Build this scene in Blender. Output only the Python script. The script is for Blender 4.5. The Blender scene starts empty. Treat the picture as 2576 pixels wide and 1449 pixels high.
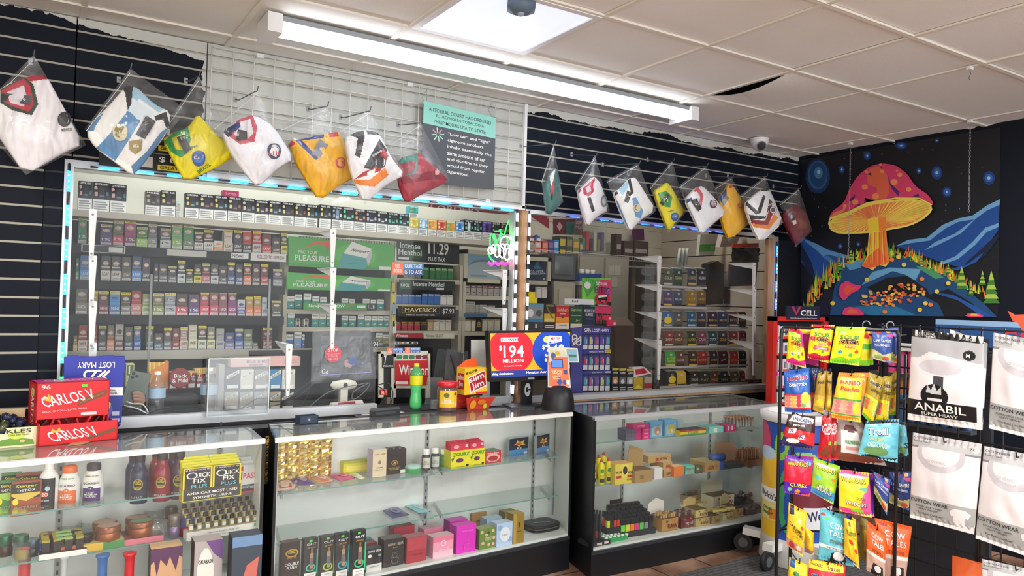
import bpy,math,random
from math import sin,cos,pi,radians
from mathutils import Vector,Matrix,noise
S=bpy.context.scene;D=bpy.data;C=S.collection
# ---------------------------------------------------------------- camera
FL=1898.5;YAW,PIT,ROL=.56492,.01536,.02757;CZ=1.435
_f=Vector((sin(YAW)*cos(PIT),cos(YAW)*cos(PIT),sin(PIT)));_r=Vector((cos(YAW),-sin(YAW),0));_u=_r.cross(_f)
CR,CU=cos(ROL)*_r + sin(ROL)*_u,-sin(ROL)*_r + cos(ROL)*_u
cam=D.cameras.new('camera');co=D.objects.new('camera',cam);C.objects.link(co);S.camera=co
cam.sensor_width=36;cam.lens=FL/2576*36;cam.clip_start=.05
co.matrix_world=Matrix(((CR.x,CU.x,-_f.x,0),(CR.y,CU.y,-_f.y,0),(CR.z,CU.z,-_f.z,CZ),(0,0,0,1)))
def ray(px,py):return _f + CR*((px-1288)/FL) - CU*((py-724.5)/FL)
O=Vector((0,0,CZ))
def at(px,py,Y=None,X=None,Z=None):
 """point of the place seen along a line of sight, on the plane y=Y, x=X or z=Z"""
 d=ray(px,py)
 if Y is not None:return O + d*(Y/d.y)
 if X is not None:return O + d*(X/d.x)
 return O + d*((Z-CZ)/d.z)
# ---------------------------------------------------------------- world, lamps, exposure
w=D.worlds.new('world');S.world=w;w.use_nodes=True
w.node_tree.nodes['Background'].inputs[0].default_value=(.93,.96,1,1)
w.node_tree.nodes['Background'].inputs[1].default_value=2.1
S.view_settings.view_transform='Standard';S.view_settings.look='None';S.view_settings.gamma=1
S.view_settings.use_curve_mapping=False;S.view_settings.exposure=1.0
S.cycles.transparent_max_bounces=40;S.cycles.max_bounces=8;S.cycles.caustics_reflective=False;S.cycles.caustics_refractive=False
ZC=2.587;WY=3.717;XR=4.93
def area(name,loc,sx,sy,e,col=(1,1,1),rot=(0,0,0)):
 l=D.lights.new(name,'AREA');l.shape='RECTANGLE';l.size=sx;l.size_y=sy;l.energy=e;l.color=col
 o=D.objects.new(name,l);C.objects.link(o);o.location=loc;o.rotation_euler=rot;return o
for x,y in ((1.66,.3),(4.1,.9),(-.7,1.4),(2.8,-1.2)):
 area('store_light_glow',(x,y,ZC-.03),.56,.56,28,(1,.96,.9))
area('booth_light_glow',(1.3,4.35,ZC-.06),2.4,.12,13,(.95,.98,1))
area('booth_light_glow',(3.9,4.35,ZC-.06),1.2,.12,4,(1,.93,.86))
# ---------------------------------------------------------------- materials
def s2l(c):return c/12.92 if c <=.04045 else ((c+.055)/1.055)**2.4
NAMED=dict(w='f2f2f0',k='0d0f14',r='c8161c',y='f3dd19',g='2e8f3c',b='1d4fb0',o='ef7a22',p='e83f9a',n='1b2250',s='9a9da0',v='5a3a8e',t='2a8f8a',c='ece6d2',m='6e1f2e',a='b98d5c',e='5c6064',l='8fc63d',i='a9cfe8',d='2a2d33',q='d8d8d6',x='3f5a45',z='7a5a40')
MC={}
def newmat(name):
 m=D.materials.new(name);m.use_nodes=True;return m,m.node_tree.nodes,m.node_tree.links,m.node_tree.nodes['Principled BSDF']
def mat(c,rough=.45,metal=0,emit=0):
 if not isinstance(c,str):return c
 k=(c,rough,metal,emit)
 if k in MC:return MC[k]
 h=NAMED.get(c,c);rgb=[s2l(int(h[i:i+2],16)/255) for i in (0,2,4)]+[1]
 m,n,l,b=newmat('paint_'+h);b.inputs['Base Color'].default_value=rgb;b.inputs['Roughness'].default_value=rough;b.inputs['Metallic'].default_value=metal
 if emit:b.inputs['Emission Color'].default_value=rgb;b.inputs['Emission Strength'].default_value=emit
 m.diffuse_color=rgb;MC[k]=m;return m
def glassy(name,tint,haze=0.,hazecol=(.9,.93,.95),rough=.02,ior=1.45,bump=0,boost=1.):
 """thin clear sheet: transparent + fresnel reflection, a little scattering haze"""
 m,n,l,b=newmat(name);n.remove(b);out=n['Material Output']
 tr=n.new('ShaderNodeBsdfTransparent');tr.inputs[0].default_value=(*tint,1)
 gl=n.new('ShaderNodeBsdfGlossy');gl.inputs['Roughness'].default_value=rough
 fr=n.new('ShaderNodeFresnel');ge=n.new('ShaderNodeNewGeometry');mi=n.new('ShaderNodeMapRange');mi.inputs[3].default_value=ior;mi.inputs[4].default_value=1/ior
 l.new(ge.outputs['Backfacing'],mi.inputs[0]);l.new(mi.outputs[0],fr.inputs[0])   # no total reflection inside a thin sheet
 mx=n.new('ShaderNodeMixShader');ml=n.new('ShaderNodeMath');ml.operation='MULTIPLY';ml.use_clamp=True;ml.inputs[1].default_value=boost
 l.new(fr.outputs[0],ml.inputs[0]);l.new(ml.outputs[0],mx.inputs[0]);l.new(tr.outputs[0],mx.inputs[1]);l.new(gl.outputs[0],mx.inputs[2])
 last=mx.outputs[0]
 if bump:
  tx=n.new('ShaderNodeTexNoise');tx.inputs['Scale'].default_value=18;tx.inputs['Distortion'].default_value=1.2;tc=n.new('ShaderNodeTexCoord');l.new(tc.outputs['Object'],tx.inputs[0])
  bp=n.new('ShaderNodeBump');bp.inputs['Strength'].default_value=bump;bp.inputs['Distance'].default_value=.02;l.new(tx.outputs[0],bp.inputs['Height'])
  l.new(bp.outputs[0],gl.inputs['Normal'])
 if haze:
  df=n.new('ShaderNodeBsdfDiffuse');df.inputs[0].default_value=(*hazecol,1)
  m2=n.new('ShaderNodeMixShader');m2.inputs[0].default_value=haze;l.new(last,m2.inputs[1]);l.new(df.outputs[0],m2.inputs[2]);last=m2.outputs[0]
  if bump or name.startswith('scuffed'):
   tx=n.new('ShaderNodeTexNoise');tx.inputs['Scale'].default_value=5 if not bump else 25;tx.inputs['Detail'].default_value=8;tc=n.new('ShaderNodeTexCoord');l.new(tc.outputs['Object'],tx.inputs[0])
   mr=n.new('ShaderNodeMapRange');mr.inputs[1].default_value=.42;mr.inputs[2].default_value=.8;mr.inputs[3].default_value=haze*.5;mr.inputs[4].default_value=haze*2.2;l.new(tx.outputs[0],mr.inputs[0]);l.new(mr.outputs[0],m2.inputs[0])
 l.new(last,out.inputs[0]);return m
GL=glassy('case_glass',(.985,.995,.99),.008,rough=.01)
GLT=glassy('case_top_glass',(.95,.975,.965),.03,rough=.04,boost=1.6)
SHG=glassy('shelf_glass',(.93,.975,.96),.015,rough=.02)
EDG=mat('6f9a92',.15)
ACR=glassy('scuffed_acrylic',(.98,.985,.98),.007,(.85,.87,.85),.03,boost=.3)
ACR2=glassy('scuffed_grey_acrylic',(.9,.89,.88),.009,(.7,.7,.7),.03,boost=.3)
BAG=glassy('clear_bag_plastic',(.97,.975,.98),.045,rough=.16,bump=.3,boost=1.3)
CLR=glassy('clear_plastic',(.92,.94,.94),.06,rough=.05,boost=1.5)
JAR=glassy('jar_glass',(.88,.93,.92),.06,rough=.03,boost=2)
ALU=mat('b9bcc0',.3,.9);WPL=mat('eef0f2',.35);BPL=mat('14161b',.4)
# ---------------------------------------------------------------- mesh builder
TXT={}
def glyphs(s,bold=0,res=2):
 k=(s,bold,res)
 if k in TXT:return TXT[k]
 cu=D.curves.new('txt','FONT');cu.body=s;cu.resolution_u=res;cu.fill_mode='FRONT'
 cu.offset=.012*bold
 cu.align_x='CENTER';cu.space_line=.85
 o=D.objects.new('txt',cu);me=o.to_mesh()
 vs=[(v.co.x,v.co.y) for v in me.vertices];fs=[tuple(p.vertices) for p in me.polygons]
 o.to_mesh_clear();D.objects.remove(o);D.curves.remove(cu)
 if not vs:TXT[k]=([],[]);return TXT[k]
 x0=min(v[0] for v in vs);x1=max(v[0] for v in vs);y0=min(v[1] for v in vs);y1=max(v[1] for v in vs)
 TXT[k]=([((a-x0)/(x1-x0 or 1)-.5,(b-y0)/(y1-y0 or 1)-.5) for a,b in vs],fs);return TXT[k]
class MB:
 def __init__(s,T=None):s.v=[];s.f=[];s.mi=[];s.ms=[];s.T=T or Matrix();s.sm=[]
 def m(s,c):
  c=mat(c)
  if c not in s.ms:s.ms.append(c)
  return s.ms.index(c)
 def add(s,vs,fs,c,smooth=0):
  b=len(s.v);s.v +=[s.T @ Vector(v) for v in vs]
  for i,f in enumerate(fs):
   s.f.append([b+j for j in f]);s.mi.append(s.m(c[i] if isinstance(c,list) else c));s.sm.append(smooth)
  return s
 def box(s,x0,y0,z0,x1,y1,z1,c):# c: one colour or [bottom, top, front(-y), back, left, right]
  v=[(x,y,z) for z in (z0,z1) for y in (y0,y1) for x in (x0,x1)]
  return s.add(v,[(0,2,3,1),(4,5,7,6),(0,1,5,4),(2,6,7,3),(0,4,6,2),(1,3,7,5)],c)
 def cb(s,cx,cy,cz,a,b,c,col):return s.box(cx-a/2,cy-b/2,cz-c/2,cx+a/2,cy+b/2,cz+c/2,col)
 def poly(s,pts,c):return s.add(pts,[tuple(range(len(pts)))],c)
 def prism(s,pts,d,c):# pts 3d loop, d extrude vector
  n=len(pts);d=Vector(d);q=[Vector(p) for p in pts]
  return s.add(q+[p+d for p in q],[tuple(range(n-1,-1,-1)),tuple(range(n,2*n))]+[(i,(i+1) % n,n+(i+1) % n,n+i) for i in range(n)],c)
 def lathe(s,prof,c,x=0,y=0,z=0,seg=20,axis='z',cap=1):# prof [(r,z)], c colour or list per segment
  n=len(prof);vs=[];fs=[];cl=[]
  for r,h in prof:
   for k in range(seg):
    a=2*pi*k/seg;p=(r*cos(a),r*sin(a),h)
    if axis=='y':p=(p[0],p[2],p[1])
    if axis=='x':p=(p[2],p[0],p[1])
    vs.append((x+p[0],y+p[1],z+p[2]))
  for i in range(n-1):
   for k in range(seg):
    fs.append((i*seg+k,i*seg+(k+1) % seg,(i+1)*seg+(k+1) % seg,(i+1)*seg+k));cl.append(c[i] if isinstance(c,list) else c)
  s.add(vs,fs,cl,1)
  if cap:
   for i in (0,n-1):
    if prof[i][0] > 1e-4:s.add([vs[i*seg+k] for k in range(seg)],[tuple(range(seg)) if i else tuple(range(seg-1,-1,-1))],c[min(i,n-2)] if isinstance(c,list) else c)
  return s
 def tube(s,pts,r,c,seg=6):
  pts=[Vector(p) for p in pts];n=len(pts);vs=[]
  for i,p in enumerate(pts):
   d=(pts[min(i+1,n-1)]-pts[max(i-1,0)]).normalized();a=d.orthogonal().normalized() if i==0 else (a-d*a.dot(d)).normalized()
   b=d.cross(a);rr=r[i] if isinstance(r,(list,tuple)) else r
   vs +=[p+(a*cos(2*pi*k/seg)+b*sin(2*pi*k/seg))*rr for k in range(seg)]
  fs=[(i*seg+k,i*seg+(k+1) % seg,(i+1)*seg+(k+1) % seg,(i+1)*seg+k) for i in range(n-1) for k in range(seg)]
  fs +=[tuple(range(seg-1,-1,-1)),tuple(range((n-1)*seg,n*seg))]
  return s.add(vs,fs,c,1)
 def bar(s,a,b,w,h,c):# rectangular bar between two points
  a,b=Vector(a),Vector(b);d=(b-a).normalized();u=d.cross(Vector((0,0,1)));
  if u.length < 1e-3:u=Vector((1,0,0))
  u.normalize();v=d.cross(u);q=[a+u*w/2*i+v*h/2*j for i,j in ((-1,-1),(1,-1),(1,1),(-1,1))]
  return s.prism(q,b-a,c)
 def art(s,fn,cmds,lift=.0006,n0=1):
  """draw commands in unit coordinates through fn(u, v, lift) -> point"""
  L=n0
  for c in cmds:
   t=c[0];col=c[-1]
   if t=='r':x0,y0,x1,y1=c[1:5];s.add([fn(x0,y0,L*lift),fn(x1,y0,L*lift),fn(x1,y1,L*lift),fn(x0,y1,L*lift)],[(0,1,2,3)],col)
   elif t=='e':
    cx,cy,rx,ry=c[1:5];k=18;s.add([fn(cx+rx*cos(2*pi*i/k),cy+ry*sin(2*pi*i/k),L*lift) for i in range(k)],[tuple(range(k))],col)
   elif t=='p':s.add([fn(x,y,L*lift) for x,y in c[1]],[tuple(range(len(c[1])))],col)
   elif t=='t':# string, cx, cy, w, h, [angle deg], colour
    a=radians(c[6]) if len(c) > 7 else 0;vs,fs=glyphs(c[1],1,2);ca,sa=cos(a),sin(a)
    s.add([fn(c[2]+x*c[4]*ca-y*c[5]*sa,c[3]+x*c[4]*sa+y*c[5]*ca,L*lift) for x,y in vs],fs,col)
   if t in 'rep' and not (len(c) > 1 and c[1]==0 and t=='_'):L +=1
  return s
 def build(s,name,parent=None,loc=None,mw=None):
  me=D.meshes.new(name);me.from_pydata([tuple(v) for v in s.v],[],s.f)
  for m in s.ms:me.materials.append(m)
  me.polygons.foreach_set('material_index',s.mi)
  if any(s.sm):me.polygons.foreach_set('use_smooth',[bool(x) for x in s.sm])
  me.update();o=D.objects.new(name,me);C.objects.link(o)
  if parent:o.parent=parent
  if loc is not None:o.location=loc
  if mw is not None:o.matrix_world=mw
  return o
def plane_fn(o,u,v):
 o,u,v=Vector(o),Vector(u),Vector(v);n=u.cross(v).normalized()
 return lambda a,b,l:o+u*a+v*b+n*l
def tag(o,label,cat,group=None):
 o['label']=label;o['category']=cat
 if group:o['group']=group
 return o
def thing(name,label,cat,loc=(0,0,0),rz=0,group=None):
 o=D.objects.new(name,None);o.empty_display_size=.05;C.objects.link(o);o.location=loc;o.rotation_euler=(0,0,rz);return tag(o,label,cat,group)
def struct(name,mb,parent=None):
 o=mb.build(name,parent);
 if not parent:o['kind']='structure'
 return o
def copy_tree(o,loc=None,rz=None,label=None,group=None,parent=None):
 c=o.copy();C.objects.link(c)
 if parent:c.parent=parent
 if loc is not None:c.location=loc
 if rz is not None:c.rotation_euler=(0,0,rz)
 if label:c['label']=label
 if group:c['group']=group
 for ch in list(o.children):copy_tree(ch,parent=c)
 return c
ORD='first second third fourth fifth sixth seventh eighth ninth tenth eleventh twelfth thirteenth fourteenth fifteenth sixteenth seventeenth eighteenth nineteenth twentieth twenty-first twenty-second twenty-third twenty-fourth twenty-fifth'.split()
rnd=random.Random(7)
# ================================================================ the setting
def nodes_slat():
 m,n,l,b=newmat('slat_paint');tc=n.new('ShaderNodeTexCoord');sp=n.new('ShaderNodeSeparateXYZ');l.new(tc.outputs['Object'],sp.inputs[0])
 nz=n.new('ShaderNodeTexNoise');nz.inputs['Scale'].default_value=26;nz.inputs['Detail'].default_value=6;l.new(tc.outputs['Object'],nz.inputs[0])
 nl=n.new('ShaderNodeTexNoise');nl.inputs['Scale'].default_value=3.2;l.new(tc.outputs['Object'],nl.inputs[0])
 def M(op,a,b_=None,c=None):
  q=n.new('ShaderNodeMath');q.operation=op
  for i,x in enumerate((a,b_,c)):
   if x is None:continue
   if isinstance(x,(int,float)):q.inputs[i].default_value=x
   else:l.new(x,q.inputs[i])
  return q.outputs[0]
 j=M('MULTIPLY_ADD',nz.outputs[0],.07,-.035);j2=M('MULTIPLY_ADD',nl.outputs[0],.12,-.06)
 x=M('ADD',sp.outputs[0],j);z=M('ADD',M('ADD',sp.outputs[2],M('MULTIPLY',j,.6)),j2)
 left=M('LESS_THAN',x,0.632);right=M('GREATER_THAN',M('ADD',sp.outputs[0],M('MULTIPLY',j,.15)),2.425)
 side=M('MAXIMUM',left,right)
 zlim=M('ADD',M('MULTIPLY',left,M('MULTIPLY',M('SUBTRACT',0.2,sp.outputs[0]),.1)),ZC-.035)
 low=M('LESS_THAN',z,zlim)
 k=M('MULTIPLY',side,low)
 mx=n.new('ShaderNodeMix');mx.data_type='RGBA';l.new(k,mx.inputs[0]);mx.inputs[6].default_value=(.56,.575,.54,1);mx.inputs[7].default_value=(.006,.009,.017,1)
 l.new(mx.outputs[2],b.inputs['Base Color']);b.inputs['Roughness'].default_value=.6;b.inputs['Specular IOR Level'].default_value=.15;return m
SLAT=nodes_slat()
def slats(mb,x0,x1,z0,z1,y,groove):
 """slatwall in the plane y: 76 mm pitch, 8 mm grooves with a pale lip"""
 mb.box(x0,y+.012,z0,x1,y+.03,z1,SLAT);p=.0762;k=math.floor((z0-.012)/p)
 while k*p+.012 < z1:
  a=max(z0,k*p+.012+.0105);b=min(z1,(k+1)*p+.012)
  if b > a:mb.box(x0,y,a,x1,y+.012,b,SLAT)
  if z0 < k*p+.012 < z1:mb.box(x0,y+.005,k*p+.012,x1,y+.012,k*p+.0215,groove)
  k +=1
WX0,WX1,WZ0,WZ1=.13,4.66,.845,1.958
mb=MB();CREAM=mat('aeab9d',.6);SHAD=mat('a9a9a0',.7)  # SHAD: shade in the white slats' grooves, put into the strip colour
slats(mb,-2.2,.022,0,WZ1,WY,CREAM);slats(mb,-2.2,.12,WZ1,ZC,WY,CREAM)
slats(mb,.026,WX0,.80,WZ1,WY,'k');slats(mb,.125,.645,WZ1,ZC,WY,CREAM);slats(mb,.026,WX0,0,.8,WY,CREAM)
slats(mb,.65,2.42,WZ1,ZC,WY,SHAD);slats(mb,2.42,4.0,WZ1+.01,ZC,WY,CREAM);slats(mb,4.0,XR,WZ1-.02,ZC,WY,CREAM)
mb.box(WX1+.03,WY,0,XR,WY+.03,WZ1-.02,'k')
mb.box(WX0,WY,0,WX1+.03,WY+.03,.80,'k')
mb.box(-2.2,WY+.03,WZ1+.02,XR,WY+.1,ZC,'d');mb.box(-2.2,WY+.03,0,WX0,WY+.1,ZC,'d');mb.box(WX0,WY+.03,0,XR,WY+.1,.8,'d');mb.box(WX1+.04,WY+.03,0,XR,WY+.1,ZC,'d')
struct('wall_back',mb)
m_rw,n,l,b=newmat('black_wall_paint');b.inputs['Base Color'].default_value=(.009,.012,.02,1);b.inputs['Roughness'].default_value=.6;b.inputs['Specular IOR Level'].default_value=.15
nz=n.new('ShaderNodeTexNoise');nz.inputs['Scale'].default_value=9;nz.inputs['Detail'].default_value=6
tc=n.new('ShaderNodeTexCoord');sp=n.new('ShaderNodeSeparateXYZ');l.new(tc.outputs['Object'],nz.inputs[0]);l.new(tc.outputs['Object'],sp.inputs[0])
q=n.new('ShaderNodeMath');q.operation='MULTIPLY_ADD';q.inputs[1].default_value=.07;l.new(nz.outputs[0],q.inputs[0]);l.new(sp.outputs[2],q.inputs[2])
q2=n.new('ShaderNodeMath');q2.operation='GREATER_THAN';q2.inputs[1].default_value=ZC+.046;l.new(q.outputs[0],q2.inputs[0])
mx=n.new('ShaderNodeMix');mx.data_type='RGBA';l.new(q2.outputs[0],mx.inputs[0]);mx.inputs[6].default_value=(.009,.012,.02,1);mx.inputs[7].default_value=(.6,.6,.57,1);l.new(mx.outputs[2],b.inputs['Base Color'])
struct('wall_right',MB().box(XR,-3.2,0,XR+.1,5.3,ZC+.06,m_rw))
struct('wall_left',MB().box(-2.3,-3.2,0,-2.2,5.3,ZC+.06,'c'))
# booth behind the windows
mb=MB();mb.box(-2.2,5.2,0,XR,5.3,ZC+.06,'c')
for k in range(int(ZC/.15)):mb.box(-2.2,5.19,k*.15,XR,5.2,k*.15+.14,mat('dcdac8',.6))
struct('wall_booth',mb)
mb=MB()
for k in range(12):mb.box(XR-.012,WY+.1,.85+k*.145,XR-.002,5.2,.85+k*.145+.137,mat('c9c0ae',.6))
struct('wall_booth_side',mb)
# ceiling: tiles in a T-bar grid
m_t,n,l,b=newmat('ceiling_tile');b.inputs['Roughness'].default_value=.8
tc=n.new('ShaderNodeTexCoord');nz=n.new('ShaderNodeTexNoise');nz.inputs['Scale'].default_value=1.1;nz.inputs['Detail'].default_value=3;l.new(tc.outputs['Object'],nz.inputs[0])
cr=n.new('ShaderNodeValToRGB');cr.color_ramp.elements[0].position=.35;cr.color_ramp.elements[0].color=(.86,.85,.8,1);cr.color_ramp.elements[1].position=.62;cr.color_ramp.elements[1].color=(.92,.92,.9,1)
l.new(nz.outputs[0],cr.inputs[0]);l.new(cr.outputs[0],b.inputs['Base Color'])
n2=n.new('ShaderNodeTexNoise');n2.inputs['Scale'].default_value=160;l.new(tc.outputs['Object'],n2.inputs[0]);bp=n.new('ShaderNodeBump');bp.inputs['Strength'].default_value=.25;bp.inputs['Distance'].default_value=.01;l.new(n2.outputs[0],bp.inputs['Height']);l.new(bp.outputs[0],b.inputs['Normal'])
mb=MB();TB=mat('e9e6dc',.6);P=.59
xs=[2.5+P*k for k in range(-8,3)]+[4.71];ys=[2.37+P*k for k in range(-9,5)]
mb.box(-2.2,-3.2,ZC+.02,XR,5.3,ZC+.06,mat('20242a',.9))
gx=[-2.2]+xs+[XR];gy=[-3.2]+ys+[5.2]
for i in range(len(gx)-1):
 for j in range(len(gy)-1):
  x0,x1,y0,y1=gx[i],gx[i+1],gy[j],gy[j+1]
  if abs(x0-(2.5-2*P)) < .01 and abs(y0-2.37) < .01:continue          # the light panel
  sag=abs(x0-(2.5+P)) < .01 and abs(y0-2.37) < .01
  if not sag:mb.box(x0,y0,ZC+.004+rnd.random()*.003,x1,y1,ZC+.018,m_t)
  else:# the sagging tile: its left edge hangs down
   for k in range(12):
    for q_ in range(6):
     f=lambda a,c:(x0+.004+(x1-x0)*c,y0+(y1-y0)*a,ZC+.006-.045*sin(pi*a)*(1-c)**2)
     a0,a1,c0,c1=k/12,(k+1)/12,q_/6,(q_+1)/6
     mb.add([f(a0,c0),f(a0,c1),f(a1,c1),f(a1,c0)],[(0,1,2,3)],m_t)
for x in xs:mb.box(x-.011,-3.2,ZC-.004,x+.011,5.2,ZC+.004,TB)
for y in ys:mb.box(-2.2,y-.011,ZC-.005,XR,y+.011,ZC+.004,TB)
struct('ceiling',mb)
# floor: worn orange brown tiles
m_f,n,l,b=newmat('floor_tile');tc=n.new('ShaderNodeTexCoord');br=n.new('ShaderNodeTexBrick');l.new(tc.outputs['Object'],br.inputs[0])
br.offset=0;br.inputs['Scale'].default_value=1;br.inputs['Brick Width'].default_value=.32;br.inputs['Row Height'].default_value=.32;br.inputs['Mortar Size'].default_value=.006
br.inputs[1].default_value=(.4,.24,.16,1);br.inputs[2].default_value=(.44,.28,.2,1);br.inputs[3].default_value=(.12,.07,.05,1)
nz=n.new('ShaderNodeTexNoise');nz.inputs['Scale'].default_value=5;nz.inputs['Detail'].default_value=8;l.new(tc.outputs['Object'],nz.inputs[0])
cr=n.new('ShaderNodeValToRGB');cr.color_ramp.elements[0].position=.38;cr.color_ramp.elements[0].color=(.45,.38,.34,1);cr.color_ramp.elements[1].position=.6;cr.color_ramp.elements[1].color=(1,1,1,1);l.new(nz.outputs[0],cr.inputs[0])
mx=n.new('ShaderNodeMix');mx.data_type='RGBA';mx.blend_type='MULTIPLY';mx.inputs[0].default_value=1;l.new(br.outputs[0],mx.inputs[6]);l.new(cr.outputs[0],mx.inputs[7]);l.new(mx.outputs[2],b.inputs['Base Color']);b.inputs['Roughness'].default_value=.4
struct('floor',MB().box(-2.2,-3.2,-.05,XR,5.2,0,m_f))
# window frames, panes
RAIL=mat('c9ccd0',.35,.4)
mb=MB();mb.box(WX0-.035,WY-.012,WZ0,WX0,WY+.03,WZ1+.02,RAIL);mb.box(WX0,WY-.01,WZ1-.012,2.36,WY+.03,WZ1+.02,RAIL)
mb.box(WX0,WY-.022,WZ0-.02,1.53,WY+.02,WZ0+.028,RAIL);mb.box(1.86,WY-.022,WZ0-.02,2.36,WY+.02,WZ0+.028,RAIL);mb.box(2.352,WY-.015,WZ0,2.375,WY+.03,WZ1,RAIL)
mb.box(WX0,WY-.02,WZ0-.045,2.42,WY+.02,WZ0-.02,'k')
w1=struct('window_1',mb)
gl_=MB();gl_.box(WX0,WY+.006,WZ0+.02,1.53,WY+.011,WZ1-.01,ACR);gl_.box(1.53,WY+.006,1.16,1.86,WY+.011,WZ1-.01,ACR);gl_.box(1.86,WY+.006,WZ0+.02,2.355,WY+.011,WZ1-.01,ACR)
o=gl_.build('glass_pane',w1)
WOOD,n,l,b=newmat('wood');tc=n.new('ShaderNodeTexCoord');mp=n.new('ShaderNodeMapping');mp.inputs['Scale'].default_value=(12,12,1.5);l.new(tc.outputs['Object'],mp.inputs[0]);nz=n.new('ShaderNodeTexNoise');nz.inputs['Scale'].default_value=4;nz.inputs['Detail'].default_value=8;l.new(mp.outputs[0],nz.inputs[0])
cr=n.new('ShaderNodeValToRGB');cr.color_ramp.elements[0].color=(.25,.12,.05,1);cr.color_ramp.elements[1].color=(.6,.38,.2,1);l.new(nz.outputs[0],cr.inputs[0]);l.new(cr.outputs[0],b.inputs['Base Color'])
mb=MB();mb.box(2.395,WY-.03,.83,2.43,WY+.03,WZ1,WOOD);mb.box(4.60,WY-.005,WZ0,4.645,WY+.03,WZ1,WOOD);mb.box(4.645,WY-.02,WZ0-.01,4.69,WY+.03,WZ1,RAIL)
mb.box(2.43,WY-.01,WZ1-.012,4.65,WY+.03,WZ1+.012,RAIL);mb.box(2.43,WY-.05,WZ0-.01,4.65,WY+.04,WZ0+.018,RAIL);mb.box(2.43,WY-.045,WZ0-.034,4.66,WY+.02,WZ0-.01,WOOD)
w2=struct('window_2',mb);MB().box(2.43,WY+.006,WZ0+.018,4.60,WY+.011,WZ1-.01,ACR2).build('glass_pane',w2)
# black ledge under window one
struct('trim_1',MB().prism([(-2.2,3.50,.765),(.3,3.52,.765),(2.44,3.66,.765),(2.44,WY,.765),(-2.2,WY,.765)],(0,0,.045),'k'))
struct('trim_2',MB().box(2.44,3.64,.0,4.66,3.66,.80,'k'))
# booth counter behind the glass
mb=MB();mb.box(.0,WY+.11,.0,2.35,4.12,.80,mat('30343c',.6));mb.box(2.35,WY+.11,0,XR-.02,4.3,.80,mat('3a3632',.6));mb.box(1.4,3.62,.81,2.0,4.0,.822,mat('20242a',.5))
tag(mb.build('clerk_counter'),'dark counter running behind both windows inside the booth','counter')
# ================================================================ ceiling fixtures
LED=mat('f4f8ff',.3,0,5);LEDP=mat('dfe7ff',.3,0,.4)
t=thing('strip_light','long two tube ceiling light with clear ribbed lens running along the front windows','ceiling light',(2.0,3.18,ZC))
MB().box(-1.2,-.04,-.028,1.2,.14,-.006,'8f9499').build('housing',t)
for s in (0,1):
 m=MB().tube([(-1.17,-.02+s*.055,-.062),(1.17,-.02+s*.055,-.062)],.0125,LED,10);m.build('led_tube',t)
m=MB()
for s in (-1,1):m=MB();m.box(s*1.2-.03,-.06,-.085,s*1.2+.03,.12,-.006,WPL);m.build('end_cap',t)
m=MB();rb=glassy('ribbed_lens',(.97,.98,.99),.02,rough=.1,bump=.5)
for k in range(9):m.add([(-1.17,-.055+.02*k,-.082+.0015*abs(k-4)),(1.17,-.055+.02*k,-.082+.0015*abs(k-4)),(1.17,-.035+.02*k,-.082+.0015*abs(k-3)),(-1.17,-.035+.02*k,-.082+.0015*abs(k-3))],[(0,1,2,3)],rb)
m.build('lens',t)
t=thing('ceiling_light','square glowing LED panel set in the ceiling grid above the strip light','ceiling light',(2.5-1.5*P,2.37+P/2,ZC))
MB().box(-.26,-.26,-.002,.26,.26,.012,LEDP).build('diffuser',t)
m=MB()
for a,b_ in ((-1,0),(1,0)):m.box(a*.275-.014,-.289,-.008,a*.275+.014,.289,.014,WPL)
for a in (-1,1):m.box(-.26,a*.275-.014,-.008,.26,a*.275+.014,.014,WPL)
m.build('frame',t)
q=at(1311,22,Z=ZC-.03)
t=thing('smoke_detector','grey blue faceted detector stuck on the glowing ceiling panel','smoke detector',(q.x,q.y,ZC-.003))
MB().lathe([(.05,0),(.062,-.008),(.062,-.03),(.035,-.045)],mat('5f7488',.5),seg=6).build('housing',t);MB().lathe([(.014,-.045),(.012,-.052),(.001,-.054)],mat('9fb4c6',.3),seg=10).build('lens',t)
for i,(x,y) in enumerate(((2.5-1.5*P,.3),(4.4,.9),(-.7,1.4))):pass
# dome camera
q=at(1911,352,Y=3.47);t=thing('security_camera','white dome security camera on the ceiling near the mural corner','camera',(q.x,3.47,ZC))
MB().lathe([(.062,0),(.062,-.02),(.05,-.05),(.035,-.075),(.015,-.085),(.001,-.086)],WPL,seg=24).build('dome',t)
dv=Vector((-.5,-.72,-.42)).normalized();m=MB(Matrix.Translation(Vector((0,0,-.038))+dv*.036) @ dv.to_track_quat('Z','Y').to_matrix().to_4x4());m.lathe([(.036,0),(.037,.012),(.034,.016)],WPL,cap=0);m.lathe([(.034,.015),(.026,.0155)],'e',cap=0);m.lathe([(.026,.016),(.012,.017),(.001,.017)],'k');m.build('lens_barrel',t)
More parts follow.
